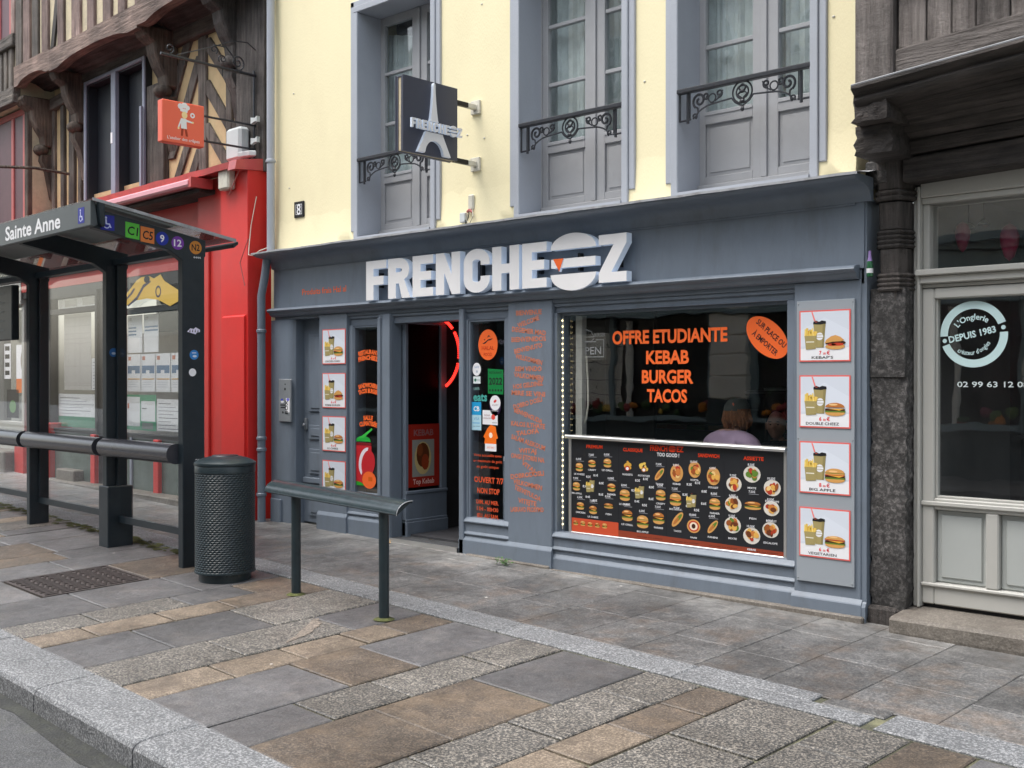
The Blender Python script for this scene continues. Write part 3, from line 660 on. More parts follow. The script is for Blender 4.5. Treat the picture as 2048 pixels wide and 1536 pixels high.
# drainpipe
t = thing('drainpipe', 'grey painted drainpipe down the left edge of the yellow house', 'pipe', (-9.85, -.08, .1))
b = MB(FW, M['paint_up']); b.tube([(-9.80, -.06, 9.2), (-9.80, -.06, 2.96)], .042, 14); b.build('upper_pipe', t, smooth=True)
b = MB(FW, M['paint']); b.tube([(-9.82, -.09, 2.92), (-9.85, -.10, 2.7), (-9.90, -.11, 2.5), (-9.90, -.11, gz(-9.9, -.1) - .02)], .043, 14); b.build('lower_pipe', t, smooth=True)
for z, m, x, y in ((3.92, 'paint_up', -9.80, -.06), (2.12, 'paint', -9.90, -.11), (.98, 'paint', -9.90, -.11), (.86, 'paint', -9.90, -.11), (.38, 'paint', -9.90, -.11)):
    b = MB(FW, M[m]); b.lathe(x, y, [(.046, z - .02), (.053, z - .012), (.053, z + .012), (.046, z + .02)], 14); b.build('pipe_collar', t, smooth=True)
# house number
t = thing('house_number_plaque', 'small black plaque with a white number 8 on the yellow wall', 'plaque', (-9.395, .01, 3.29))
b = MB(FW, M['ink']); b.box(-9.478, -9.312, .004, .018, 3.292, 3.458); b.build('plate', t, bevel=.004)
b = MB().plane((-9.395, .003, 3.315), (1, 0, 0), (0, 0, 1), (0, -1, 0)); b.ring(0, .06, .068, .075, M['white'], 0.0, 4, pi / 4, 2 * pi + pi / 4); b.text('8', 0, 0.005, .115, M['white'], .0006, .012, .9); b.build('number', t)
# old junction box and cable stubs
t = thing('junction_box', 'small white junction box with loose wires low on the yellow wall', 'box', (-6.93, .01, 3.0))
b = MB(FW, M['greyplastic']); b.box(-6.985, -6.915, -.03, .02, 3.0, 3.085); b.build('box', t, bevel=.006)
b = MB(FW, M['plastic']); b.box(-6.90, -6.83, -.012, .02, 3.10, 3.24); b.build('patch_plate', t, bevel=.012)
b = MB(FW, M['redwin']); b.tube([(-6.90, -.01, 3.09), (-6.86, -.03, 3.10), (-6.83, -.02, 3.08)], .012, 6)
b.tube([(-6.92, -.02, 3.02), (-6.89, -.04, 2.98), (-6.86, -.04, 3.03), (-6.87, -.02, 3.09)], .005, 6, M['ink']); b.tube([(-6.89, -.02, 3.0), (-6.85, -.035, 2.975), (-6.81, -.03, 3.04), (-6.83, -.02, 3.10)], .005, 6, M['plastic']); b.build('cable', t, smooth=True)

for x, z in ((-6.93, 3.78), (-6.72, 3.72), (-9.58, 3.62), (-9.50, 4.6), (-5.0, 3.9), (-6.75, 4.9), (-3.44, 4.05)):
    b = MB(FW, M['plastic']); b.ball((x, .018, z), (.012, .006, .009), nu=7, nv=4); b.build('wall_plug', yel)
t = thing('loose_cable', 'thin pale loose cable looping at the left end of the shop cornice', 'cable', (-9.85, -.2, 2.95))
b = MB(FW, M['plastic']); b.tube([(-9.93, -.15, 3.55), (-9.97, -.19, 3.25), (-9.96, -.22, 3.05), (-9.90, -.27, 2.92), (-9.80, -.285, 2.90), (-9.70, -.27, 2.945), (-9.66, -.20, 2.98)], .0045, 5); b.build('cable', t, smooth=True)

# ============================================================ THE GREY SHOPFRONT
sf = thing('grey_shopfront', 'grey painted timber shopfront of the kebab shop with large window and open doorway', 'shopfront', (-6.5, 0, 0))
P = M['paint']
b = MB(FW, P); b.box(-9.83, -3.215, 0, .22, 2.34, 2.80); b.build('fascia_board', sf)
b = MB(FW, P); b.prism('x', [(.02, 2.775), (-.012, 2.775), (-.02, 2.80), (-.03, 2.83), (-.06, 2.862), (-.12, 2.88), (-.20, 2.888), (-.235, 2.90), (-.25, 2.912), (-.25, 2.93), (.02, 2.93)], -9.85, -3.16)
b.build('cornice', sf, smooth=True)
b = MB(FW, P); b.tube([(-9.8, -.004, 2.768), (-3.27, -.004, 2.768)], .011, 8); b.build('bead', sf, smooth=True)
b = MB(FW, M['lead']); n = 40; vs = []; fs = []
for k in range(n + 1):
    x = -9.87 + (6.73) * k / n; j = rr.uniform(-.003, .003); vs += [(x, -.262, 2.918 + j), (x, -.262, 2.935 + j), (x, -.10, 2.952 + j), (x, .03, 2.985 + rr.uniform(-.012, .012))]
for k in range(n):
    for j in range(3): fs.append((4 * k + j, 4 * k + 4 + j, 4 * k + 5 + j, 4 * k + 1 + j))
b.add(vs, fs); b.build('lead_flashing', sf)
b = MB(FW, P); b.prism('x', [(.0, 2.362), (-.05, 2.358), (-.078, 2.348), (-.088, 2.332), (-.08, 2.318), (-.055, 2.308), (-.045, 2.285), (-.02, 2.268), (0, 2.268)], -9.84, -3.245); b.build('lower_moulding', sf, smooth=True)
b = MB(FW, P); b.box(-9.83, -3.215, .012, .22, 2.235, 2.34); b.box(-8.60, -6.42, .05, .22, 2.14, 2.235); b.box(-5.925, -3.72, .05, .22, 2.155, 2.235); b.box(-8.60, -6.42, .03, .05, 2.205, 2.235); b.box(-5.925, -3.72, .03, .05, 2.205, 2.235)
b.build('frieze', sf, bevel=.004)
def plinth(b, x0, x1, ztop, yb=.0, ends=(1, 1)):
    zb = gz((x0 + x1) / 2, 0) - .012
    b.prism('x', [(yb, zb), (yb - .024, zb), (yb - .024, ztop - .024), (yb - .020, ztop - .016), (yb - .002, ztop + .010), (yb, ztop + .012)], x0 - .012 * ends[0], x1 + .012 * ends[1])
def pilaster(x0, x1, ztop, zp, right=False):
    b = MB(FW, P); b.box(x0, x1, 0, .25, gz(x0, 0) - .02, 2.268); pl = b.build('pilaster', sf, bevel=.006)
    b = MB(FW, P); plinth(b, x0, x1, zp, 0.0, (1, 1)); b.build('plinth', pl)
    return pl
pilaster(-9.05, -8.605, 2.24, .255); cpil = pilaster(-6.42, -5.925, 2.24, .205); rpil = pilaster(-3.72, -3.235, 2.24, .135)
b = MB(FW, P); b.box(-3.235, -3.20, .012, .25, .02, 2.80); b.prism('x', [(.0, .0), (-.02, .0), (-.02, .10), (-.008, .125), (.0, .135)], -3.235, -3.195); b.build('corner_return', rpil)
# private door alcove on the left
b = MB(FW, P); n = 8
b.prism('z', [(-9.88, .30), (-9.88, .0), (-9.72, -.004), (-9.58, .0), (-9.53, .012), (-9.50, .045), (-9.495, .30)], .0, 2.235); b.build('door_jamb', sf, smooth=True)
b = MB(FW, P); b.box(-9.86, -9.68, -.03, 0, .04, .34); b.build('jamb_plinth', sf, bevel=.008)
b = MB(FW, P); b.box(-9.50, -8.9, .15, .21, .11, 2.235)
dr = b.build('private_door', sf)
for z0, z1 in ((1.27, 2.08), (.98, 1.13), (.62, .88), (.18, .50)):
    b = MB(FW, P); b.box(-9.40, -8.95, .132, .15, z0, z1); b.box(-9.36, -8.98, .122, .132, z0 + .035, z1 - .035); b.build('door_panel', dr, bevel=.006)
b = MB(FW, P); b.box(-9.49, -8.9, .115, .15, .52, .58); b.build('door_moulding', dr, bevel=.008)
b = MB(FW, M['steel']); b.box(-9.475, -9.43, .125, .15, 1.08, 1.20); b.ball((-9.45, .11, 1.13), .018, nu=8, nv=6); b.build('door_handle', dr, bevel=.004)
t = thing('entry_panel', 'steel door-entry panel with stickers on the rounded jamb by the grey private door', 'intercom', (-9.60, -.01, 1.16))
b = MB(FW, M['steel']); b.box(-9.715, -9.50, -.024, 0.0, 1.16, 1.61); b.build('plate', t, bevel=.006)
b = MB().plane((-9.715, -.0255, 1.16), (1, 0, 0), (0, 0, 1), (0, -1, 0))
b.disc(.12, .395, .009, mat=M['ink']); b.disc(.118, .345, .014, mat=M['ink']); b.rect(.035, .17, .125, .182, M['ink']); b.rect(.04, .145, .13, .157, M['ink']); b.disc(.07, .21, .03, .012, M['white']); b.disc(.065, .232, .02, .012, ink(70, 80, 190))
b.rect(.135, .10, .20, .25, M['white'], .0004); b.text('BOX', .167, .155, .05, M['ink'], .0008, .02, 1.0, rot=pi / 2); b.disc(.17, .235, .026, .016, ink(120, 120, 210), .0009); b.disc(.08, .10, .014, mat=M['ink'], n=5); b.build('print', t)
# left window, door posts, side light: sill walls, mouldings
def sill_wall(x0, x1, ztop, zled, zpl, name='stall_riser'):
    b = MB(FW, P); b.box(x0, x1, .02, .2, gz(x0, 0) - .02, ztop - .02); b.box(x0, x1, .055, .2, ztop - .02, ztop)
    r_ = b.build(name, sf)
    b = MB(FW, P); b.prism('x', [(.09, ztop + .034), (.03, ztop + .030), (.012, ztop + .012), (.0, ztop - .002), (.0, ztop - .010), (.02, ztop - .018), (.09, ztop - .03)], x0, x1); b.build('ledge', r_)
    b = MB(FW, P); b.prism('x', [(.02, zled + .022), (.014, zled + .016), (.004, zled + .002), (.004, zled - .004), (.02, zled - .010)], x0, x1); b.build('moulding', r_)
    b = MB(FW, P); plinth(b, x0, x1, zpl, .02, (0, 0)); b.build('plinth', r_)
    return r_
sill_wall(-8.605, -7.96, .46, .28, .245); sill_wall(-7.02, -6.42, .35, .235, .20)
mr_ = sill_wall(-5.925, -3.72, .315, .205, .15)
b = MB(FW, M['sill_stone']); b.box(-5.93, -3.2, -.05, .1, -.03, gz(-4.5, 0) + .022); b.box(-6.9, -5.93, -.045, .1, -.03, gz(-6.5, 0) + .016); b.build('stone_sill', sf, bevel=.01)
def window(x0, x1, z0, z1, gx0, gx1, gz0, gz1, mould=.018, gy=.104):
    b = MB(FW, P)
    b.box(x0, gx0 - mould, .03, .16, z0, z1); b.box(gx1 + mould, x1, .03, .16, z0, z1); b.box(gx0 - mould, gx1 + mould, .03, .16, gz1 + mould, z1)
    b.box(gx0 - mould, gx0, gy - .022, .15, gz0, gz1 + mould); b.box(gx1, gx1 + mould, gy - .022, .15, gz0, gz1 + mould); b.box(gx0, gx1, gy - .022, .15, gz1, gz1 + mould); b.box(gx0 - mould, gx1 + mould, .07, .15, z0, gz0)
    w = b.build('window_frame', sf, bevel=.006)
    b = MB(FW, M['glass']); b.box(gx0, gx1, gy, gy + .008, gz0, gz1); b.build('pane', w); return w
wl = window(-8.605, -8.14, .47, 2.14, -8.53, -8.165, .485, 2.115, gy=.06)
ws = window(-6.96, -6.42, .36, 2.14, -6.915, -6.50, .365, 2.115, gy=.06)
wm = window(-5.925, -3.72, .325, 2.155, -5.87, -3.815, .34, 2.135, .024)
b = MB(FW, P); b.box(-8.14, -7.95, .01, .15, gz(-8, 0) - .02, 2.235); b.box(-8.05, -7.95, -.008, .01, gz(-8, 0) - .02, 2.235); b.box(-8.14, -8.09, -.004, .01, .3, 2.2); b.build('door_post', sf, bevel=.006)
b = MB(FW, P); b.box(-7.02, -6.96, -.004, .16, gz(-7, 0) - .02, 2.235); b.build('door_post', sf, bevel=.006)
# lobby: glazed side screen, floor, dark room behind
b = MB(FW, P); b.box(-7.95, -7.90, .15, .70, .10, .50); b.box(-7.95, -7.885, .15, .70, .50, .53); b.box(-7.95, -7.89, .15, .70, .235, .26); b.box(-7.95, -7.88, .15, .70, .09, .235)
b.box(-7.95, -7.90, .15, .19, .53, 2.14); b.box(-7.95, -7.90, .62, .70, .53, 2.14); b.box(-7.95, -7.90, .15, .70, 2.14, 2.235); b.build('lobby_screen', sf, bevel=.005)
b = MB(FW, glass('lobby_glass', (.5, .5, .5), .012, .5)); b.box(-7.935, -7.927, .19, .62, .53, 2.14); b.build('lobby_pane', sf)
b = MB(FW, M['mat_floor']); b.box(-7.95, -7.02, -.02, .9, .0, gz(-7.5, 0) + .035); b.build('lobby_floor', sf)
b = MB(FW, M['alu']); b.box(-7.95, -7.02, -.028, -.018, .0, gz(-7.5, 0) + .04); b.build('threshold', sf)
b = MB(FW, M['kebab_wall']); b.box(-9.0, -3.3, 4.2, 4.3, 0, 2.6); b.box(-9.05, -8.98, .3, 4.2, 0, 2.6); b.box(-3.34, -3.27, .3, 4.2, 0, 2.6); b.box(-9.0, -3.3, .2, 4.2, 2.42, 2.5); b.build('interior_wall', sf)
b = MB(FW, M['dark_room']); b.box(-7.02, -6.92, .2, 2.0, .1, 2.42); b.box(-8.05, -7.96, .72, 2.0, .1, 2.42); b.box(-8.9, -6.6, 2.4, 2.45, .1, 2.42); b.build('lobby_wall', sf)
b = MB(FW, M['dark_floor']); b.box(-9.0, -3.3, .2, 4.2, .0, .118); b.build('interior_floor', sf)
b = MB(FW, M['alu']); b.tube([(-7.62, .95, 1.95), (-7.62, .95, .75)], .018, 8); b.tube([(-7.80, .80, 2.0), (-7.80, .80, .70)], .013, 8); b.build('door_pull_bar', sf, smooth=True)
b = MB(FW, M['glass']); b.box(-7.9, -7.55, 1.0, 1.008, .12, 2.2); b.build('inner_door_pane', sf)
# red LED half ring inside the doorway: separate segments
t = thing('led_ring', 'red lit LED half ring glowing inside the dark doorway', 'light', (-7.88, .66, 1.45))
for k in range(46):
    a0 = radians(-60 + k * 3.1); a1 = a0 + radians(1.35)
    if k in (15, 16, 31, 32): m = M['red_led_off']
    else: m = M['red_led']
    R0, R1 = .356, .380; c = (-8.06, 1.86)
    b = MB(FW, m); b.prism('y', [(c[0] + R * cos(q) * 1.0, c[1] + R * sin(q) * 1.0) for R, q in ((R0, a0), (R1, a0), (R1, a1), (R0, a1))], .655, .675); b.build('led_segment', t)
b = MB(FW, M['ink']); pts = []
for k in range(31): a0 = radians(-64 + k * 5); pts.append((-8.06 + .365 * cos(a0), .685, 1.86 + .365 * sin(a0)))
b.tube(pts, .012, 6); b.build('led_track', t, smooth=True)
# ============================================================ SIGNS AND LETTERING
def arcp(cx, cz, rx, rz, a0, a1, n=14): return [(cx + rx * cos(a0 + (a1 - a0) * i / n), cz + rz * sin(a0 + (a1 - a0) * i / n)) for i in range(n + 1)]
def glyphs(ch, w, h, st):
    """outline polygons of one condensed block letter, origin lower left"""
    if ch == 'F': return [[(0, 0), (st, 0), (st, .38 * h), (.86 * w, .38 * h), (.86 * w, .60 * h), (st, .60 * h), (st, .79 * h), (w, .79 * h), (w, h), (0, h)]]
    if ch == 'E': return [[(0, 0), (w, 0), (w, .21 * h), (st, .21 * h), (st, .40 * h), (.9 * w, .40 * h), (.9 * w, .61 * h), (st, .61 * h), (st, .79 * h), (w, .79 * h), (w, h), (0, h)]]
    if ch == 'H': return [[(0, 0), (st, 0), (st, .39 * h), (w - st, .39 * h), (w - st, 0), (w, 0), (w, h), (w - st, h), (w - st, .60 * h), (st, .60 * h), (st, h), (0, h)]]
    if ch == 'N': return [[(0, 0), (st, 0), (st, .52 * h), (w - st * .98, 0), (w, 0), (w, h), (w - st, h), (w - st, .48 * h), (st * .98, h), (0, h)]]
    if ch == 'Z': return [[(0, 0), (w, 0), (w, .21 * h), (.46 * w, .21 * h), (w, .80 * h), (w, h), (0, h), (0, .79 * h), (.54 * w, .79 * h), (0, .20 * h)]]
    if ch == 'C':
        o = arcp(w * .5, h * .70, w * .5, h * .31, 0, pi) + arcp(w * .5, h * .30, w * .5, h * .31, pi, 2 * pi)
        o = [(w, .63 * h)] + o + [(w, .37 * h), (w - st, .37 * h)]
        return [o + arcp(w * .5, h * .30, w * .5 - st, h * .31 - st * .85, 2 * pi, pi) + arcp(w * .5, h * .70, w * .5 - st, h * .31 - st * .85, pi, 0) + [(w - st, .63 * h)]]
    if ch == 'R':
        bowl = arcp(w * .52, .70 * h, w * .46, .30 * h, pi / 2, -pi / 2)
        hole = arcp(w * .50, .70 * h, w * .5 - st * .98, .30 * h - st * .86, -pi / 2, pi / 2)
        return [[(0, 0), (st, 0), (st, .37 * h), (.50 * w, .37 * h), (w - st, 0), (w + .01, 0), (.74 * w, .46 * h)] + bowl[::-1][4:] + [(0, h), (0, .70 * h), (st, .70 * h), (st, .70 * h + .30 * h - st * .86)] + hole[::-1] + [(st, .70 * h - .30 * h + st * .86), (st, .6999 * h), (0, .6999 * h)]]
    return []
def solid_letter(b, polys, y0, y1, front, side, X=lambda a, c, d: (a, d, c)):
    for p in polys:
        n = len(p); vs = [X(a, c, y0) for a, c in p] + [X(a, c, y1) for a, c in p]
        b.add(vs, [tuple(range(n))], front)
        b.add(vs, [(i, (i + 1) % n, n + (i + 1) % n, n + i) for i in range(n)], side)
sg = thing('shop_sign', 'large white raised block letters on the grey fascia, a burger replacing one', 'sign', (-6.6, -.03, 2.36))
Z0, H = 2.36, .372
for ch, x0, x1 in (('F', -8.17, -7.875), ('R', -7.85, -7.55), ('E', -7.51, -7.235), ('N', -7.20, -6.89), ('C', -6.845, -6.53), ('H', -6.50, -6.19), ('E', -6.155, -5.885), ('Z', -5.345, -5.075)):
    b = MB(FW); ps = [[(x0 + a, Z0 + c) for a, c in p] for p in glyphs(ch, x1 - x0, H, .108)]
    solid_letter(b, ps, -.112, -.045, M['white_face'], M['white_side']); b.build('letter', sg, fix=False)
xc, hw = -5.607, .236
for p in (arcp(xc, 2.652, hw, .125, 0, pi, 20), [(xc - hw * .97, 2.505), (xc + hw * .97, 2.505), (xc + hw * .97, 2.577), (xc - hw * .97, 2.577)], arcp(xc, 2.452, hw, .135, pi, 2 * pi, 20)):
    b = MB(FW); solid_letter(b, [p], -.112, -.045, M['white_face'], M['white_side']); b.build('burger_layer', sg, fix=False)
b = MB(FW); solid_letter(b, [[(-5.81, 2.579), (-5.745, 2.475), (-5.70, 2.579)]], -.118, -.09, M['orange'], M['white_side']); b.build('orange_cheese_corner', sg, fix=False)
b = MB(FW, M['ink'])
for x in (-8.05, -7.7, -7.38, -7.05, -6.7, -6.35, -6.02, -5.6, -5.2): b.box(x - .012, x + .012, -.045, .0, 2.48, 2.62)
b.build('spacer', sg)
b = MB().plane((-8.97, -.0012, 2.50), (1, 0, 0), (0, 0, 1), (0, -1, 0)); b.text('Produits frais Hal al', 0, -.02, .062, M['orange'], 0, .012, width=.72); b.build('tagline', sf)

# projecting lightbox with the tower
t = thing('projecting_sign', 'dark grey square projecting sign with a white tower silhouette on the yellow wall', 'sign', (-6.80, .0, 3.4))
M['sign_dark'] = mat('anthracite_sign_sheet', (0.052, 0.056, 0.080), 0.4, 0.04, 3.0)
b = MB(FW, M['sign_dark']); b.box(-6.775, -6.765, -.89, -.265, 3.48, 4.105); b.box(-6.865, -6.855, -.89, -.265, 3.48, 4.105); b.box(-6.855, -6.775, -.885, -.27, 4.09, 4.10); b.build('case', t, bevel=.002)
b = MB(FW, M['sign_dark']); b.box(-6.855, -6.833, -.884, -.27, 3.482, 4.09); b.box(-6.797, -6.775, -.884, -.27, 3.482, 4.09); b.build('case_edge', t)
b = MB(FW, M['ochre_up']); b.box(-6.833, -6.797, -.878, -.27, 3.487, 4.088); b.build('light_strip', t)
for z in (4.0, 3.50):
    b = MB(FW, M['ink']); b.box(-6.835, -6.795, -.27, -.10, z - .02, z + .02); b.build('bracket_arm', t, bevel=.003)
    b = MB(FW, M['plastic']); b.box(-6.837, -6.793, -.10, .0, z - .022, z + .022); b.box(-6.87, -6.76, -.004, .02, z - .06, z + .06); b.build('bracket_foot', t, bevel=.004)
YZ = lambda a, c, d: (d, a, c)
def tower(sc, y0, z0, wx=1.38):
    top = [(.0, 1.0), (.012, .985), (.016, .95), (.014, .94), (.018, .84), (.026, .72), (.036, .60), (.05, .485), (.058, .455)]
    up = [(-p, q) for p, q in top[::-1]] + top[1:]
    low = [(-.115, .30), (.115, .30), (.125, .27), (.23, .0), (.135, .0)] + arcp(0, .0, .125, .185, .12, pi - .12, 16) + [(-.135, .0), (-.23, .0), (-.125, .27)]
    return [[(y0 + wx * sc * a, z0 + sc * c) for a, c in up], [(y0 + wx * sc * a, z0 + sc * c) for a, c in low]]
b = MB(FW); solid_letter(b, tower(.60, -.565, 3.49), -6.735, -6.764, M['white_face'], M['white_side'], YZ); b.build('tower_silhouette', t, fix=False)
b = MB(FW); q = -.84
for ch, w in (('F', .05), ('R', .05), ('E', .048), ('N', .055), ('C', .052), ('H', .055), ('E', .048)):
    solid_letter(b, [[(q + a, 3.675 + c) for a, c in p] for p in glyphs(ch, w, .078, .019)], -6.712, -6.734, M['white_face'], M['white_side'], YZ); q += w + .012
for p in (arcp(q + .038, 3.735, .038, .026, 0, pi, 8), [(q, 3.706), (q + .076, 3.706), (q + .076, 3.722), (q, 3.722)], arcp(q + .038, 3.695, .038, .028, pi, 2 * pi, 8)): solid_letter(b, [p], -6.712, -6.734, M['white_face'], M['white_side'], YZ)
solid_letter(b, [[(q + .088 + a, 3.675 + c) for a, c in p] for p in glyphs('Z', .05, .078, .019)], -6.712, -6.734, M['white_face'], M['white_side'], YZ)
b.build('sign_lettering', t, fix=False)

# ------------------------------------------------------------ menu posters
OLIVE, OLIVE2, FRY, FRY2 = ink(160, 146, 98), ink(140, 128, 86), ink(226, 190, 92), ink(206, 158, 66)
BUN, BUN2, PAT, LET, TOM, CHS = ink(206, 152, 88), ink(180, 112, 58), ink(70, 42, 30), ink(96, 124, 52), ink(188, 62, 44), ink(226, 168, 66)
def burger(b, x, y, w, h, kind, L=.0008):
    """printed burger: buns and fillings as flat shapes"""
    e = .0003
    b.disc(x, y - h * .30, w * .48, h * .20, BUN, L, 16)
    if kind == 0:
        b.disc(x + w * .02, y - h * .06, w * .50, h * .17, PAT, L + e, 16); b.disc(x + w * .12, y - h * .16, w * .30, h * .10, TOM, L + 2 * e, 12); b.disc(x - w * .15, y - h * .18, w * .2, h * .08, TOM, L + 2 * e, 12)
        b.poly([(x - w * .5, y - h * .08), (x - w * .44, y + h * .14), (x - w * .2, y + h * .38), (x + w * .02, y + h * .46), (x + w * .25, y + h * .34), (x + w * .44, y + h * .12), (x + w * .3, y + h * .04), (x - .1 * w, y + .02 * h)], BUN, L + 3 * e)
    else:
        b.rect(x - w * .49, y - h * .26, x + w * .5, y - h * .14, LET, L + e); b.rect(x - w * .48, y - h * .16, x + w * .48, y - h * .02, PAT, L + 2 * e)
        b.poly([(x - w * .35, y - h * .02), (x + w * .45, y - h * .02), (x + w * .2, y - h * .14)], CHS, L + 3 * e)
        if kind == 2: b.rect(x - w * .47, y + h * .02, x + w * .47, y + h * .10, BUN, L + 3 * e); b.rect(x - w * .49, y - .02 * h, x + w * .49, y + .02 * h, TOM, L + 4 * e); b.rect(x - w * .48, y + h * .10, x + w * .48, y + h * .17, LET, L + 3 * e)
        if kind == 3: b.rect(x - w * .49, y + h * .0, x + w * .49, y + h * .09, TOM, L + 3 * e); b.rect(x - w * .48, y + h * .06, x + w * .48, y + h * .12, LET, L + 4 * e)
        b.disc(x, y + h * (.14 if kind == 2 else .06), w * .47, h * (.30 if kind != 3 else .26), BUN2 if kind == 1 else BUN, L + 5 * e, 16, a0=0, a1=pi)
        b.disc(x - w * .08, y + h * .24, w * .22, h * .06, ink(236, 190, 130), L + 6 * e, 10)
def cup_fries(b, S_=1.0, ox=0.0, oy=0.0, L=.0006, straw=True):
    e = .0003; q = lambda pts: [(ox + a * S_, oy + c * S_) for a, c in pts]
    if straw: b.poly(q([(.255, .97), (.285, .97), (.345, .80), (.315, .79)]), ink(236, 130, 124), L)
    b.poly(q([(.30, .735), (.56, .735), (.52, .27), (.36, .27)]), OLIVE, L + e); b.poly(q([(.50, .735), (.56, .735), (.52, .27), (.48, .27)]), OLIVE2, L + 2 * e)
    b.poly(q([(.295, .73), (.30, .775), (.36, .80), (.42, .775), (.48, .80), (.565, .785), (.57, .735), (.45, .72)]), M['ink'], L + 2 * e); b.disc(ox + .36 * S_, oy + .775 * S_, .03 * S_, .012 * S_, ink(150, 70, 60), L + 3 * e, 8)
    b.disc(ox + .435 * S_, oy + .49 * S_, .075 * S_, mat=M['white'], lift=L + 3 * e, n=16); b.rect(ox + .355 * S_, oy + .515 * S_, ox + .515 * S_, oy + .525 * S_, OLIVE, L + 4 * e); b.rect(ox + .355 * S_, oy + .465 * S_, ox + .515 * S_, oy + .475 * S_, OLIVE, L + 4 * e)
    r2 = random.Random(5)
    b.poly(q([(.12, .50), (.36, .50), (.34, .60), (.28, .58), (.22, .62), (.15, .59)]), FRY2, L + 2 * e)
    for k in range(13):
        a = .12 + .24 * k / 12; c = a + r2.uniform(-.04, .04); hh = r2.uniform(.57, .66)
        b.poly(q([(a - .012, .48), (a + .016, .48), (c + .016, hh), (c - .012, hh + .01)]), FRY if k % 3 else ink(240, 210, 120), L + (3 + k % 3) * e)
    b.poly(q([(.115, .505), (.37, .505), (.355, .25), (.145, .235)]), OLIVE, L + 6 * e); b.rect(ox + .15 * S_, oy + .375 * S_, ox + .32 * S_, oy + .395 * S_, ink(225, 222, 205), L + 7 * e)
def poster(x0, x1, z0, z1, price, name, kind, label, group, y=-.021):
    t = thing('menu_poster', label, 'poster', ((x0 + x1) / 2, y, z0), group)
    w, h = x1 - x0, z1 - z0
    b = MB(FW, ink(226, 104, 98)); b.box(x0, x1, y - .003, y + .001, z0, z1); b.build('border', t)
    b = MB().plane((x0, y - .0036, z0), (1, 0, 0), (0, 0, 1), (0, -1, 0)); m = .009
    b.rect(m, m, w - m, h - m, ink(206, 212, 222)); b.poly([(m, m), (w - m, m), (w - m, .27 * h), (.6 * w, .25 * h), (.3 * w, .27 * h), (m, .25 * h)], M['white'], .0003)
    b.poly([(m, .62 * h), (w * .5, h * .86), (w - m, .60 * h), (w - m, .3 * h), (m, .3 * h)], ink(212, 218, 228), .0002)
    b.plane((x0, y - .0040, z0), (w, 0, 0), (0, 0, 1), (0, -1, 0)); cup_fries(b, w if w < h else h)
    burger(b, .71 * w, .375 * h, .40 * w, .29 * h, kind, .0030)
    b.text(price[0], .42 * w, .135 * h, .075 * h, ink(226, 40, 46), .0008, .02); b.text(price[1], .50 * w, .135 * h, .04 * h, ink(226, 40, 46), .0008, .02); b.text('€', .575 * w, .135 * h, .072 * h, ink(226, 40, 46), .0008, .02)
    b.text(name, .46 * w, .055 * h, .052 * h, M['ink'], .0008, .01, width=min(.66 * w, .046 * w * len(name) + .10 * w)); b.build('print', t, fix=False)
    return t
b = MB(FW, M['board']); b.box(-3.692, -3.272, -.018, 0, .225, 2.14); bo = b.build('poster_board', rpil, bevel=.002)
for x in (-3.68, -3.285):
    for z in (.245, 1.20, 2.12): b = MB(FW, M['steel']); b.ball((x, -.018, z), (.007, .004, .007), nu=8, nv=4); b.build('screw', rpil)
RG = 'burger posters on the right-hand board'; LG = 'burger posters on the left pilaster'
for (z0, z1), p, n, k, l in (((1.725, 2.072), '7.0', "KEBAP'S", 0, 'top poster on the right-hand board, burger with a pointed golden bun and tomatoes'), ((1.277, 1.632), '6.0', 'DOUBLE CHEEZ', 1, 'second poster from the top on the right-hand board, burger with dark double patty'),
                             ((.83, 1.182), '8.0', 'BIG APPLE', 2, 'third poster from the top on the right-hand board, tall burger in three bun layers'), ((.397, .733), '6.0', 'VEGETARIEN', 3, 'bottom poster on the right-hand board, long flat burger with tomato')):
    poster(-3.668, -3.297, z0, z1, (p[0], p[2] + '0'), n, k, l, RG)
for (z0, z1), p, n, k, l in (((1.76, 2.11), ('6.', '50'), 'CHICKEN CURRY', 2, 'top poster of the narrow left pilaster showing a tall burger with cheese'), ((1.32, 1.67), ('6.', '50'), 'KEBAB BURGER', 0, 'second poster down the left pilaster showing a dark domed bun'),
                             ((.885, 1.235), ('6.', '00'), 'LE CHEEZ', 1, 'third poster down the left pilaster showing a low cheeseburger'), ((.44, .79), ('6.', '50'), 'VEGGIE', 3, 'lowest poster of the left pilaster above the leaning rail')):
    poster(-8.985, -8.615, z0, z1, p, n, k, l, LG, -.004)

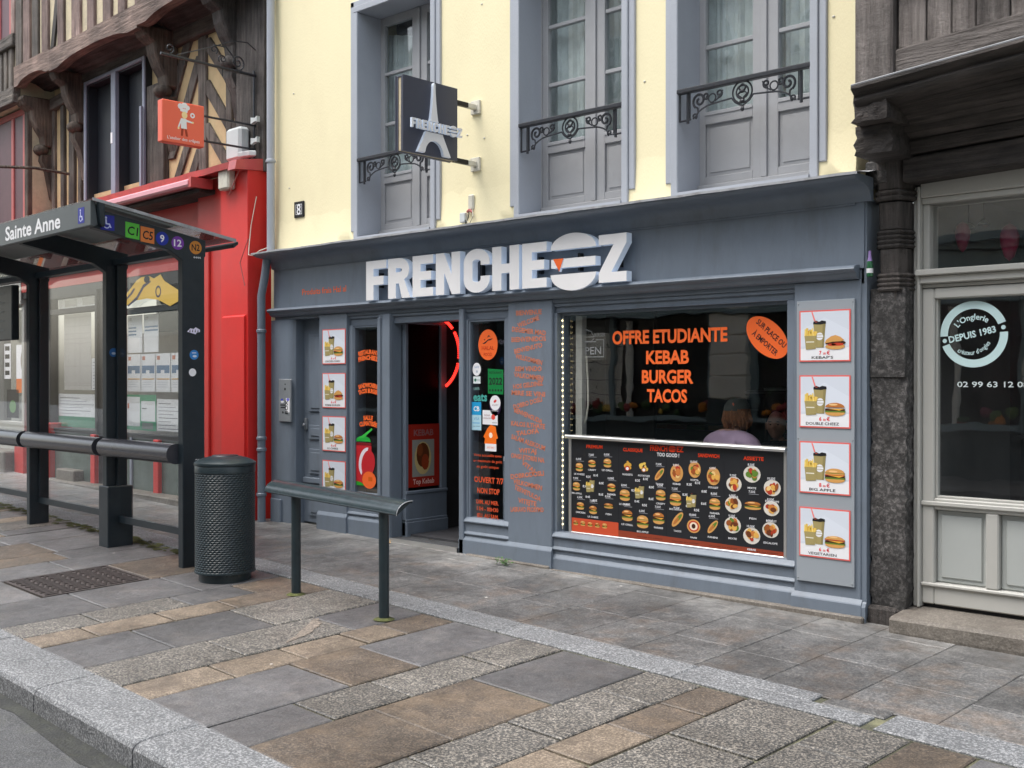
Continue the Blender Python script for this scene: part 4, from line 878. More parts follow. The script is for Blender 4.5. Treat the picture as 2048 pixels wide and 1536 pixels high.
# ------------------------------------------------------------ main window: menu board, bar, lettering, lights
b = MB(FW, M['alu']); b.tube([(-5.83, .066, 1.135), (-3.82, .066, 1.108)], .017, 10); b.build('window_bar', wm, smooth=True)
t = thing('menu_board', 'wide black menu board of burgers and plates in the lower half of the big window', 'menu board', (-4.8, .085, .36))
b = MB(FW, M['black']); b.box(-5.785, -3.845, .088, .098, .352, 1.115); b.build('panel', t)
b = MB(FW, M['alu']); b.box(-5.812, -5.785, .078, .10, .345, 1.12); b.box(-3.845, -3.818, .078, .10, .345, 1.10); b.box(-5.785, -3.845, .078, .10, .335, .354); b.build('frame', t, bevel=.004)
ITEMS = [('b',-5.702,0.889,0.043),('b',-5.570,0.929,0.042),('b',-5.412,0.937,0.044),('b',-5.733,0.730,0.043),('b',-5.371,0.748,0.045),('b',-5.690,0.576,0.043),('b',-5.559,0.553,0.046),('f',-5.401,0.595,0.052),('c',-5.555,0.731,0.035),('n',-5.213,0.929,0.056),('p',-5.054,0.927,0.055),('w',-4.908,0.874,0.057),('b',-5.239,0.692,0.056),('b',-4.896,0.717,0.051),('b',-5.215,0.538,0.060),('b',-5.066,0.497,0.062),('b',-4.915,0.541,0.061),('c',-5.063,0.715,0.036),('s',-4.749,0.893,0.064),('s',-4.588,0.928,0.060),('s',-4.424,0.887,0.064),('b',-4.760,0.693,0.059),('b',-4.412,0.685,0.053),('w',-4.742,0.540,0.068),('o',-4.597,0.502,0.066),('w',-4.430,0.512,0.059),('c',-4.585,0.682,0.034),('a',-4.101,0.921,0.078),('a',-4.250,0.840,0.071),('a',-3.938,0.833,0.075),('a',-4.256,0.690,0.077),('f',-4.094,0.700,0.077),('a',-3.944,0.687,0.070),('a',-4.261,0.540,0.077),('a',-4.103,0.477,0.078),('a',-3.951,0.533,0.073)]
rq = random.Random(11)
b = MB().plane((0, .0875, 0), (1, 0, 0), (0, 0, 1), (0, -1, 0)); D = ink(38, 38, 42)
b.rect(-5.303, .36, -5.30, 1.11, D, .0002); b.rect(-4.845, .40, -4.842, 1.0, D, .0002); b.rect(-4.335, .40, -4.332, 1.0, D, .0002)
b.poly([(-5.783, .356), (-5.303, .356), (-5.303, .466), (-5.783, .468)], ink(196, 80, 52), .0003); b.poly([(-5.303, .356), (-3.847, .356), (-3.847, .386), (-5.303, .408)], ink(140, 64, 44), .0003)
for k in range(5): burger(b, -5.74 + k * .075, .43, .05, .045, 1 + k % 3, .0006)
for k in range(4): b.text('SAUCES AU CHOIX', -5.0 + k * .33, .372 - k * .002, .007, M['ink'], .0006, .01, width=.24)
WARM = [ink(196, 120, 62), ink(150, 84, 44), ink(220, 168, 84), ink(176, 62, 44), ink(96, 128, 54), ink(230, 196, 130), ink(104, 58, 36)]
NM = {'b': ['LE CHEEZ', 'CRISPY', 'LE GRILL', 'BIG APPLE', 'FARMER', 'CHICKEN'], 'f': ['TARTINE', 'FISH'], 'n': ['NUGGETS'], 'p': ['POTATOES'], 'w': ['WRAP', 'PANINI', 'TACOS'], 's': ['KEBAB', 'KOFTA', 'POULET'], 'o': ['NAAN'], 'a': ['STEAK', 'KOFTA', 'POULET', 'MIXTE', 'KEBAB', 'ESCALOPE'], 'c': ['']}
for i, (k, x, z, r) in enumerate(ITEMS):
    L = .0006; r *= .90
    if k in 'bf': burger(b, x, z, 2 * r, (1.9 if k == 'b' else 1.0) * r, rq.choice([1, 2, 3]), L)
    elif k == 'c': b.plane((x - .10, .0875, z - .09), (1, 0, 0), (0, 0, 1), (0, -1, 0)); cup_fries(b, .20, 0, 0, .0006, False); b.plane((0, .0875, 0), (1, 0, 0), (0, 0, 1), (0, -1, 0))
    elif k in 'np':
        for j in range(9): b.disc(x + rq.uniform(-.7, .7) * r, z + rq.uniform(-.5, .5) * r, r * .3, r * .22, FRY2 if k == 'n' else FRY, L + j * .0002, 8, rq.uniform(0, 3))
        b.disc(x, z - r * .5, r * .5, r * .4, TOM if k == 'n' else BUN2, L + .002, 12); b.disc(x, z - r * .55, r * .3, r * .25, M['white'], L + .0023, 10)
    elif k == 'w': b.disc(x, z, r * 1.2, r * .46, BUN, L, 14, .85); b.disc(x + .2 * r, z + .2 * r, r * .7, r * .22, WARM[4], L + .0003, 12, .85); b.disc(x - .2 * r, z - .2 * r, r * .6, r * .2, BUN2, L + .0006, 12, .85)
    else:
        rx = r; rz = r * (1.15 if k == 's' else .86)
        b.disc(x, z, rx, rz, ink(212, 206, 196) if k == 'a' else BUN, L, 20)
        if k == 'o': b.disc(x, z, rx * .8, rz * .8, TOM, L + .0002, 16); b.disc(x, z, rx * .6, rz * .6, ink(232, 214, 190), L + .0004, 16); b.disc(x, z, rx * .3, rz * .36, PAT, L + .0006, 12)
        else:
            for j in range(15):
                a = rq.uniform(0, 6.28); q = rq.uniform(.1, .58); b.disc(x + rx * q * cos(a), z + rz * q * sin(a), rx * rq.uniform(.26, .42), rz * rq.uniform(.22, .38), rq.choice(WARM), L + .0003 + j * .0002, 9, rq.uniform(0, 3))
    n = NM[k][i % len(NM[k])]
    if n: b.text(n, x, z - r * 1.25 - .018, .014, M['white'], .001, .015, width=min(.11, .014 * len(n)))
    if k != 'c' and k not in 'np': b.text('%d,%d0€' % (6 + i % 5, (i * 5) % 10), x - .005, z + r * (1.0 if k not in 'sa' else .60) + .018, .017, ink(226, 226, 230), .0042, .012); k not in 'sa' and b.rect(x - .03, z + r * .98 + .008, x + .05, z + r * .98 + .012, ink(140, 140, 145), .004)
for cx in (-5.555, -5.063, -4.585):
    for j in range(7): a = 2 * pi * j / 7 + .4; b.text('8.%d€' % (j % 9), cx + .088 * cos(a), .72 + .105 * sin(a), .018, M['white'], .0012, .02)
for tx, x, z, w, h, m in (('PREMIUM', -5.545, 1.048, .165, .026, 'o'), ('CLASSIQUE', -5.162, 1.038, .19, .026, 'o'), ('FRENCH', -4.915, 1.054, .16, .042, 'o'), ('EZ', -4.718, 1.054, .062, .042, 'o'), ('TOO GOOD !', -4.829, 1.013, .205, .028, 'w'), ('SANDWICH', -4.466, 1.025, .185, .027, 'o'), ('ASSIETTE', -4.089, 1.022, .165, .027, 'o')):
    b.text(tx, x, z, h, ink(232, 70, 36) if m == 'o' else M['white'], .001, .03, width=w)
b.disc(-4.79, 1.082, .032, .016, ink(232, 70, 36), .001, 10, a0=0, a1=pi); b.rect(-4.822, 1.069, -4.758, 1.077, ink(232, 70, 36), .001); b.disc(-4.79, 1.064, .032, .014, ink(232, 70, 36), .001, 10, a0=pi, a1=2 * pi)
b.build('print', t, fix=False)
def vinyl(lines, parent, name, y, m, bold=.035):
    for tx, x, z, w, h in lines: b = MB().plane((0, y, 0), (1, 0, 0), (0, 0, 1), (0, -1, 0)); b.text(tx, x, z, h, m, 0, bold, width=w, res=3); b.build(name, parent, fix=False)
vinyl([('OFFRE ETUDIANTE', -4.845, 1.888, 1.06, .102), ('KEBAB', -4.848, 1.728, .395, .100), ('BURGER', -4.848, 1.578, .475, .100), ('TACOS', -4.852, 1.432, .37, .098)], wm, 'window_lettering', .1025, M['orange'])
b = MB().plane((-3.99, .1025, 1.905), (1, 0, 0), (0, 0, 1), (0, -1, 0)); b.disc(0, 0, .195, .118, M['orange'], 0, 32, radians(-40)); b.text('SUR PLACE OU', .022, .012, .042, M['ink'], .0006, .02, rot=radians(-40), width=.29); b.text('À EMPORTER', -.028, -.055, .042, M['ink'], .0006, .02, rot=radians(-40), width=.25)
b.build('oval_sticker', wm, fix=False)
t = thing('string_lights', 'string of tiny warm lights down the left edge of the big window', 'lights', (-5.855, .06, .4))
b = MB(FW, M['plastic']); b.tube([(-5.852, .058, 2.11), (-5.856, .058, .37)], .004, 5); b.build('wire', t)
z = 2.09
while z > .38:
    b = MB(FW, M['warm_led']); b.ball((-5.852 + rq.uniform(-.003, .003), .052, z), .0075, nu=6, nv=5); b.build('bulb', t); z -= .048
b = MB(FW, M['plastic']); b.tube([(-5.83, .05, .332), (-3.9, .05, .332)], .003, 5); b.build('wire', t)
for k in range(22): b = MB(FW, M['plastic']); b.ball((-5.78 + k * .075, .045, .334), .007, nu=6, nv=4); b.build('unlit_bulb', t)
b = MB(FW, M['shop2']); b.box(-5.80, -5.735, .16, .22, .34, 2.13); b.build('white_mullion', wm)
b = MB(FW, M['plastic']); b.tube([(-5.72, .2, 1.80), (-5.705, .2, 1.6), (-5.70, .2, 1.4), (-5.72, .2, 1.28), (-5.75, .2, 1.22), (-5.735, .2, 1.21)], .008, 6); b.build('cable', wm, smooth=True)
t = thing('open_sign', 'unlit white outline neon OPEN sign with burger in the big window', 'sign', (-5.68, .2, 1.78))
b = MB().plane((-5.66, .2, 1.8), (1, 0, 0), (0, 0, 1), (0, -1, 0)); b.text('OPEN', -.03, .012, .062, M['neon_off'], 0, .01, width=.25); b.build('letters', t, fix=False)
b = MB(FW, M['neon_off'])
for pts in ([(-5.82, .2, 1.79), (-5.54, .2, 1.79), (-5.54, .2, 1.93), (-5.62, .2, 1.93)], [(-5.78, .2, 1.915), (-5.62, .2, 1.915)], [(-5.80, .2, 1.955), (-5.77, .2, 2.0), (-5.72, .2, 2.015), (-5.67, .2, 2.0), (-5.64, .2, 1.955), (-5.80, .2, 1.955)], [(-5.80, .2, 1.94), (-5.77, .2, 1.918), (-5.67, .2, 1.918), (-5.64, .2, 1.94)]): b.tube(pts, .004, 6)
b.plane((-5.58, .2, 1.955), (1, 0, 0), (0, 0, 1), (0, -1, 0)); b.text('BURGER', 0, 0, .03, M['neon_off'], 0, .01, width=.11); b.build('tubes', t)
b = MB(FW, M['glass']); b.box(-5.84, -5.52, .208, .212, 1.765, 2.04); b.build('backing_sheet', t)

# ------------------------------------------------------------ side light stickers, welcome words, left window
def sticker(name, fn, parent=ws):
    b = MB().plane((-6.915, .0585, 0), (1, 0, 0), (0, 0, 1), (0, -1, 0)); fn(b); b.build(name, parent, fix=False)
sticker('halal_sticker', lambda b: (b.disc(.20, 1.91, .118, .135, M['orange'], 0, 28), b.text('HALAL', .20, 1.865, .035, ink(190, 60, 25), .0006, .02, width=.15), b.text('FOOD', .20, 1.81, .030, ink(190, 60, 25), .0006, .02, width=.10), b.poly([(.135, 1.925), (.15, 1.915), (.175, 1.925), (.20, 1.945), (.235, 1.95), (.262, 1.965), (.235, 1.962), (.20, 1.957), (.175, 1.94), (.152, 1.928)], M['ink'], .0006), b.poly([(.195, 1.97), (.215, 1.985), (.232, 1.972), (.225, 1.985), (.212, 1.996), (.198, 1.985)], M['ink'], .0006), b.disc(.16, 1.955, .007, mat=M['ink'], lift=.0006, n=6)))
sticker('round_white_sticker', lambda b: (b.disc(.062, 1.695, .052, .058, M['white'], 0, 20), b.text('SAFE', .062, 1.705, .02, ink(120, 150, 190), .0005), b.disc(.065, 1.675, .012, mat=ink(170, 180, 190), lift=.0005, n=8)))
sticker('small_white_sticker', lambda b: (b.rect(.02, 1.568, .108, 1.632, ink(215, 225, 225)), b.disc(.045, 1.60, .014, mat=ink(50, 110, 90), lift=.0005, n=10), b.text('PASS', .078, 1.592, .016, ink(90, 100, 100), .0005)))
sticker('green_award_sticker', lambda b: (b.poly([(.20, 1.70), (.385, 1.69), (.385, 1.475), (.20, 1.48)], ink(22, 120, 62)), b.text('2022', .293, 1.56, .062, M['ink'], .0005, .02, width=.16), b.text('RESTAURANT', .293, 1.655, .02, M['ink'], .0005, .01, width=.15), [b.disc(.225 + .034 * i, 1.51, .011, mat=M['ink'], lift=.0005, n=6) for i in range(5)]))
sticker('delivery_lettering', lambda b: (b.text('UBER', .06, 1.512, .024, ink(120, 160, 155), 0, .01), b.text('eats', .105, 1.415, .075, ink(74, 160, 150), .0003, .03, width=.17)))
sticker('oval_award_sticker', lambda b: (b.disc(.288, 1.375, .068, .09, ink(48, 30, 62), 0, 24), b.disc(.288, 1.40, .064, .066, M['white'], .0004, 22), b.disc(.288, 1.415, .02, .012, ink(214, 70, 70), .0008, 8, .5), b.text('GOURMET', .288, 1.375, .012, ink(120, 80, 90), .0008), b.text('RANDO', .288, 1.325, .016, M['white'], .0008)))
sticker('blue_card_sticker', lambda b: (b.rect(.0, 1.155, .118, 1.405, ink(170, 208, 222)), b.rect(.0, 1.29, .118, 1.405, ink(40, 150, 204), .0004), b.text('CB', .06, 1.325, .042, M['white'], .0008, .03), b.text('VISA', .06, 1.245, .025, ink(90, 150, 190), .0006), b.rect(.01, 1.215, .10, 1.222, ink(80, 160, 210), .0005), b.text('sans contact', .06, 1.185, .012, ink(70, 90, 120), .0006)))
sticker('white_voucher_sticker', lambda b: (b.poly([(.135, 1.335), (.318, 1.332), (.318, 1.205), (.135, 1.21)], M['white']), b.disc(.265, 1.275, .024, mat=ink(224, 80, 70), lift=.0005, n=12), b.text('ticket', .19, 1.282, .022, ink(140, 80, 90), .0005), b.text('restaurant', .195, 1.258, .018, ink(140, 80, 90), .0005), b.text('edenred', .28, 1.222, .012, M['ink'], .0005)))
sticker('orange_house_sticker', lambda b: (b.poly([(.155, 1.04), (.30, 1.04), (.30, 1.085), (.322, 1.09), (.30, 1.15), (.295, 1.19), (.262, 1.20), (.235, 1.21), (.19, 1.17), (.145, 1.10), (.165, 1.085)], ink(238, 112, 32)), b.disc(.235, 1.115, .022, .024, ink(250, 225, 200), .0005, 14), b.rect(.165, .975, .302, 1.04, M['white']), b.text('JUST EAT', .234, 1.0, .016, ink(238, 112, 32), .0006)))
b = MB().plane((-6.72, .0585, 0), (1, 0, 0), (0, 0, 1), (0, -1, 0)); O2 = ink(206, 84, 50)
for tx, x, z, w, h, f in (('Vous accueille avec', 0, .925, .34, .024, .01), ('un maximum de goût', 0, .875, .35, .024, .01), ('au goût unique', .0, .825, .27, .024, .01), ('OUVERT 7/7', .015, .695, .36, .05, .03), ('NON STOP', .01, .60, .27, .048, .03), ('DIM. AU MER.', 0, .505, .27, .036, .02), ('11H - 00H30', 0, .445, .26, .036, .02), ('JEU. AU SAM.', 0, .385, .27, .036, .02), ('11H - 1H00', 0, .325, .23, .036, .02)):
    b = MB().plane((-6.72, .0585, 0), (1, 0, 0), (0, 0, 1), (0, -1, 0)); b.text(tx, x, z, h, O2, 0, f, width=w); b.build('opening_hours_line', ws, fix=False)
b = MB(FW, M['paint']); b.box(-6.60, -6.515, .13, .16, .37, .93); b.box(-6.59, -6.52, .126, .13, .89, .93, M['paper']); b.build('inner_post', ws)
WORDS = [('BIENVENUE', 625, .29, 0), ('WELCOME', 643, .25, 14), ('DEGEMER MAD', 662, .385, -7), ('BIENVENIDOS', 678, .39, 0), ('BENVENUTO', 696, .32, 9), ('WILLKOMMEN', 718, .31, -12), ('BEM VINDO', 737, .30, 0), ('VALKOMMEN', 752, .335, -6),
         ('HOS GELDINIZ', 769, .34, 6), ('MIRE SE VINI', 786, .38, -2), ('DOBRO DOSLI', 805, .33, 13), ('BENVENGUDA', 830, .33, -17), ('KALOS ILTHATE', 848.5, .385, -3), ('TALOFA', 863, .26, 7), ('SALAM ALEIKOUM', 883, .39, -13), ('WITAJ', 900, .20, 0), ('ONGI ETORRI NA', 914, .38, -4),
         ('VITAJ', 931, .16, -28), ('DOBRODOSLI', 948, .38, 8), ('VELKOMMEN', 967, .33, -7), ('TERVETULOA', 984, .31, -16), ('VITEJTE', 1002, .21, -5), ('LASKAVO PROSYMO', 1017, .375, 4)]
for wd, py, wl_, rt in WORDS:
    b = MB().plane((-6.18 - (py - 625) * .00005, -.0012, 0), (1, 0, 0), (0, 0, 1), (0, -1, 0)); b.text(wd, 0, 2.150 - (py - 625) * .00424, .040, M['orange_dull'], 0, .035, width=wl_, rot=radians(rt)); b.build('welcome_word', cpil, fix=False)
b = MB().plane((-8.365, .0585, 0), (1, 0, 0), (0, 0, 1), (0, -1, 0))
for z, l1, l2, w1, w2 in ((1.80, 'RESTAURANT', 'FRENCHEEZ', .29, .29), (1.475, 'SANDWICHERIE', 'TACOS BURGER', .29, .29), (1.155, 'SALLE', 'CLIMATISÉE', .14, .26)):
    for tt, zz, ww in ((l1, z + .055, w1), (l2, z, w2)): b = MB().plane((-8.365, .0585, 0), (1, 0, 0), (0, 0, 1), (0, -1, 0)); b.text(tt, .02, zz, .042, M['orange'], 0, .06, width=ww, arc=.5); b.build('window_lettering', wl, fix=False)
sticker('soda_cup_sticker', lambda b: (b.plane((-8.53, .0585, 0), (1, 0, 0), (0, 0, 1), (0, -1, 0)), b.rect(.0, .56, .235, .985, ink(186, 40, 48)), b.rect(0, .955, .235, .985, ink(120, 30, 34), .0003), b.disc(.11, .995, .115, .055, ink(40, 160, 62), .0004, 14, a0=0, a1=pi), b.poly([(.03, 1.02), (.24, 1.13), (.25, 1.115), (.12, 1.03)], ink(60, 180, 70), .0006),
    [b.disc(.16 - .0 * i, .79 - .02 * i, .115 - .01 * i, .15, ink(225, 215, 225), .0006 + .0001 * i, 20, -.3, 1.7, 4.4) for i in range(1)], b.disc(.185, .78, .10, .135, ink(186, 40, 48), .001, 20, -.3), b.disc(.20, .62, .105, .085, M['orange'], .0012, 18), b.disc(.0, .56, .12, .04, ink(50, 150, 50), .0013, 10, a0=0, a1=pi), b.rect(.19, .61, .25, .65, ink(206, 90, 20), .0015)), wl)
t = thing('kebab_poster', 'red framed kebab poster on the glazed screen inside the doorway', 'poster', (-7.88, .4, .56))
b = MB(FW, ink(160, 44, 32)); b.box(-7.922, -7.916, .20, .61, .56, 1.17); b.build('sheet', t)
b = MB().plane((-7.9152, .20, .56), (0, 1, 0), (0, 0, 1), (1, 0, 0)); b.rect(.05, .10, .34, .46, ink(150, 148, 140)); b.disc(.19, .28, .11, .16, ink(200, 176, 120), .0004, 20); b.disc(.19, .31, .085, .12, ink(96, 52, 30), .0008, 16); b.disc(.22, .24, .05, .08, ink(150, 64, 36), .0012, 10); b.disc(.15, .36, .04, .06, ink(130, 70, 40), .0014, 10); b.text('KEBAB', .2, .50, .06, ink(150, 100, 100), .0004, .03, width=.26); b.text('Top Kebab', .2, .03, .05, ink(230, 190, 180), .0004, .02, width=.28); b.build('print', t, fix=False)
# green plastic bottle hanging on the corner
t = thing('green_bottle', 'small green plastic bottle hanging on the right corner of the grey shopfront', 'bottle', (-3.165, -.02, 2.27))
b = MB(FW, flatc('green_plastic', (.01, .10, .035), .2, .6)); b.lathe(-3.165, -.02, [(.016, 2.275), (.021, 2.28), (.021, 2.35), (.017, 2.375), (.010, 2.40), (.008, 2.42)], 12); b.build('bottle_body', t, smooth=True)
b = MB(FW, flatc('violet_label', (.30, .20, .45), .3)); b.lathe(-3.165, -.02, [(.0175, 2.378), (.0105, 2.405), (.009, 2.43), (.009, 2.445)], 12); b.build('neck_label', t, smooth=True)
b = MB(FW, M['white']); b.lathe(-3.165, -.02, [(.0216, 2.30), (.0216, 2.33)], 12); b.build('body_label', t, smooth=True)
# ============================================================ LEFT: THE TIMBER-FRAMED HOUSE AND ITS RED SHOPFRONT (frame u, v, z)
def fl(p): return FL(p)
th = thing('timber_framed_house', 'old jettied timber-framed house with ochre plaster panels above the red shopfront', 'building', fl((-3.3, .2, 0)))
b = MB(FL, M['ochre']); b.box(-5.95, -4.70, .13, .5, 3.6, 5.72); b.box(-2.90, -.60, .13, .5, 3.6, 5.9); b.box(-4.70, -2.9, .13, .5, 3.6, 4.16); b.box(-5.95, -2.9, .135, .5, 5.72, 5.95); b.build('plaster', th)
b = MB(FL, M['ochre_up']); b.box(-6.05, .0, -.36, .5, 5.98, 13.0); b.build('upper_plaster', th)
rt = random.Random(5)
def beam(name, pts, v0, v1, m, ax='y', wob=.012):
    p2 = [(a + rt.uniform(-wob, wob), c + rt.uniform(-wob * .5, wob * .5)) for a, c in pts]
    b = MB(FL, m)
    # front face slightly smaller so that edges look worn
    n = len(p2); ca = sum(a for a, c in p2) / n; cc = sum(c for a, c in p2) / n
    ins = [(a + (ca - a) * .0 + (.008 if a < ca else -.008), c + (.008 if c < cc else -.008)) for a, c in p2]
    vs = [(a, v0, c) for a, c in ins] + [(a, v0 + .012, c) for a, c in p2] + [(a, v1, c) for a, c in p2]
    fs = [tuple(range(n))] + [(i, (i + 1) % n, n + (i + 1) % n, n + i) for i in range(n)] + [(n + i, n + (i + 1) % n, 2 * n + (i + 1) % n, 2 * n + i) for i in range(n)]
    b.add(vs, fs); return b.build(name, th)
def post(u0, u1, z0, z1, v0, v1, m, name='timber_stud'): return beam(name, [(u0, z0), (u1, z0), (u1, z1), (u0, z1)], v0, v1, m)
# lower storey studs
for u0, u1 in ((-5.95, -5.86), (-5.64, -5.52), (-5.35, -5.17), (-5.04, -4.92)): post(u0, u1, 3.7, 5.62, .085, .14, M['oak'])
post(-2.89, -2.44, 3.8, 5.3, .05, .3, M['oak'], 'timber_post'); post(-4.80, -4.69, 3.8, 5.7, .06, .14, M['oak_brown'], 'timber_post')
post(-.60, -.03, 3.85, 6.3, -.02, .5, M['oak_dark'], 'corner_post')
# fan of braces
post(-1.66, -1.49, 3.9, 5.66, .095, .14, M['oak'])
def brace(u0, z0, u1, z1, w): beam('timber_brace', [(u0, z0), (u0 + w, z0), (u1 + w, z1), (u1, z1)], .10, .14, M['oak'])
brace(-2.47, 4.95, -2.02, 5.66, .19); brace(-2.44, 4.32, -1.70, 5.46, .17); brace(-2.42, 3.86, -1.72, 4.86, .17)
brace(-2.06, 3.84, -1.70, 4.36, .16)
brace(-.80, 4.76, -1.62, 5.62, .20); brace(-.78, 4.20, -1.62, 5.12, .20); brace(-.85, 3.8, -1.62, 4.62, .18); brace(-.74, 5.16, -1.28, 5.68, .2)
post(-1.02, -.90, 4.0, 5.6, .09, .14, M['oak'])
# plates and jetty
beam('lintel_beam', [(-4.85, 5.70), (-2.3, 5.69), (-2.3, 5.90), (-4.85, 5.93)], .03, .3, M['oakx']); beam('lintel_beam', [(-2.25, 5.66), (-.95, 5.66), (-.95, 5.89), (-2.25, 5.88)], .05, .3, M['oakx']); beam('lintel_beam', [(-6.1, 5.52), (-4.95, 5.58), (-4.95, 5.75), (-6.1, 5.70)], .05, .3, M['oakx'])
for u0, u1, z in ((-6.05, -4.80, 5.86), (-4.80, -2.2, 5.84), (-2.2, -.0, 5.87)):
    b = MB(FL, M['oak_redx']); n = 10; L_ = u1 - u0
    low = [(u0 + L_ * k / n, z - .05 + .085 * sin(pi * min(1, max(0, (k / n - .12) / .76))) ** .5) for k in range(n + 1)]
    b.prism('y', low + [(u1, z + .24), (u0, z + .24)], -.41, -.28); b.build('jetty_beam', th)
    b = MB(FL, M['oak_darkx']); b.prism('x', [(-.28, z + .08), (-.10, z + .05), (.03, z - .02), (.12, z - .02), (.12, z + .20), (-.28, z + .20)], u0, u1); b.build('jetty_cove', th)
# carved brackets under the jetty
def corbel(u, z, w, m, ball=True, sc=1.0):
    b = MB(FL, m); prof = [(.12, z), (-.33, z), (-.36, z - .05), (-.31, z - .13), (-.20, z - .20), (-.18, z - .32), (-.12, z - .46), (-.05, z - .56), (-.03, z - .70), (.12, z - .70)]
    b.prism('x', [(a, c) for a, c in prof], u - w / 2, u + w / 2); c_ = b.build('carved_bracket', th, bevel=.02)
    b = MB(FL, m); b.ball((u, -.03, z - .74), (w * .55, .11, .085), nu=10, nv=7); b.prism('x', [(.1, z - .80), (-.05, z - .82), (-.06, z - .9), (.02, z - 1.05), (.1, z - 1.45)], u - w * .38, u + w * .38); b.build('bracket_boss', c_, smooth=True)
corbel(-2.30, 5.86, .24, M['oak_brown']); corbel(-4.86, 5.84, .20, M['oak_brown']); corbel(-6.05, 5.70, .26, M['oak_brown']); corbel(-.72, 5.88, .22, M['oak_dark'])
# upper storey studs
for u0, u1, m in ((-6.02, -5.80, 'oak'), (-5.75, -5.52, 'oak_red'), (-5.44, -5.22, 'oak'), (-5.10, -4.88, 'oak_red'), (-4.56, -4.36, 'oak_red'), (-4.10, -3.84, 'oak_red'), (-3.62, -3.40, 'oak_red'), (-3.16, -2.92, 'oak_red'), (-2.74, -2.55, 'oak_red'), (-2.3, -2.08, 'oak_red'), (-1.85, -1.6, 'oak'), (-1.4, -1.15, 'oak_red'), (-.9, -.6, 'oak'), (-.4, -.1, 'oak')):
    post(u0, u1, 6.08, 12.5, -.395, -.35, M[m])
beam('timber_brace', [(-4.80, 6.1), (-4.70, 6.1), (-4.45, 6.9), (-4.58, 6.9)], -.392, -.35, M['oak_dark'])
# dark casement window
b = MB(FL, M['slate_frame']); b.box(-4.69, -4.63, .02, .05, 3.86, 5.70); b.box(-2.95, -2.89, .02, .05, 3.86, 5.70); b.box(-4.63, -2.95, .02, .05, 5.65, 5.70); b.box(-3.80, -3.67, .0, .06, 3.86, 5.65); wf = b.build('window_frame', th, bevel=.008)
b = MB(FL, M['sash']); b.box(-4.69, -4.60, .05, .3, 3.86, 5.70); b.box(-2.98, -2.89, .05, .3, 3.86, 5.70); b.box(-4.60, -2.98, .05, .3, 5.63, 5.70); b.box(-3.79, -3.68, .06, .3, 3.86, 5.63); b.build('window_reveal', wf)
b = MB(FL, M['sash']); b.box(-4.60, -4.18, .18, .26, 3.86, 5.63); b.box(-3.64, -3.18, .18, .26, 3.86, 5.63); b.build('shutter_leaf', wf, bevel=.008)
b = MB(FL, M['sash'])
for u in (-4.18, -3.86, -3.18, -3.01): b.box(u - .02, u + .02, .2, .25, 3.86, 5.63)
for z in (4.15, 4.55, 4.95, 5.3): b.box(-4.16, -3.84, .2, .24, z - .012, z + .012); b.box(-3.16, -3.0, .2, .24, z - .012, z + .012)
b.build('glazing_bar', wf)
b = MB(FL, M['glass_up']); b.box(-4.16, -3.84, .225, .23, 3.86, 5.63); b.box(-3.16, -3.0, .225, .23, 3.86, 5.63); b.build('pane', wf)
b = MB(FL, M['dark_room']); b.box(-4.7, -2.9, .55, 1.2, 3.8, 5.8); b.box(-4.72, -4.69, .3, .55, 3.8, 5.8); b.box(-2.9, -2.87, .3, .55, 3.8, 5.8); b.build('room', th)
b = MB(FL, M['paper']); b.box(-3.79, -3.74, -.005, .0, 4.72, 4.86); b.build('paper_note', th)
b = MB(FL, M['slate_frame']); b.box(-2.92, -2.875, -.03, .0, 3.86, 5.05); b.build('window_jamb', th)
# neighbour further left, standing a little forward
nb = thing('narrow_timber_house', 'narrow timber-framed house with dull red windows at the far left', 'building', fl((-8, .2, 0)))
def npost(u0, u1, z0, z1, v0, v1, m, name='timber_stud'):
    b = MB(FL, m); b.box(u0 + rt.uniform(-.01, .01), u1 + rt.uniform(-.01, .01), v0, v1, z0, z1); return b.build(name, nb, bevel=.012)
b = MB(FL, M['ochre_up']); b.box(-14, -6.07, -.14, .6, 3.6, 5.62); b.box(-14, -6.07, -.335, .6, 5.62, 13.0); b.build('plaster', nb)
npost(-14, -6.06, 5.60, 5.84, -.42, -.30, M['oakx'], 'jetty_beam'); npost(-14, -6.06, 6.42, 6.60, -.43, -.30, M['oakx'], 'window_sill_beam')
u = -6.20
for k in range(16):
    w = rt.uniform(.07, .13); npost(u - w, u, 5.84, 6.42, -.385, -.33, M['oak']); u -= w + rt.uniform(.06, .12)
for u0, u1 in ((-6.20, -6.07), (-8.3, -8.15)): npost(u0, u1, 3.6, 5.6, -.21, -.1, M['oak_brown'], 'timber_post'); npost(u0, u1, 6.6, 9.1, -.40, -.3, M['oak_red'], 'timber_post')
for z0, z1, v in ((3.7, 5.50, -.20), (6.62, 8.4, -.39)):
    b = MB(FL, M['redwin'])
    for q in (-8.14, -7.42, -6.73, -6.28): b.box(q, q + .09, v, v + .12, z0, z1)
    b.box(-8.14, -6.20, v + .001, v + .12, z1, z1 + .09); wf = b.build('window_frame', nb, bevel=.008)
    b = MB(FL, mat('wine_red_shutter_%d' % int(z0), (.085, .03, .04), .5, .2, 6))
    for q0, q1 in ((-8.05, -7.42), (-7.33, -6.73), (-6.64, -6.28)): b.box(q0, q1, v + .02, v + .05, z0, z1)
    b.build('window_leaf', wf)

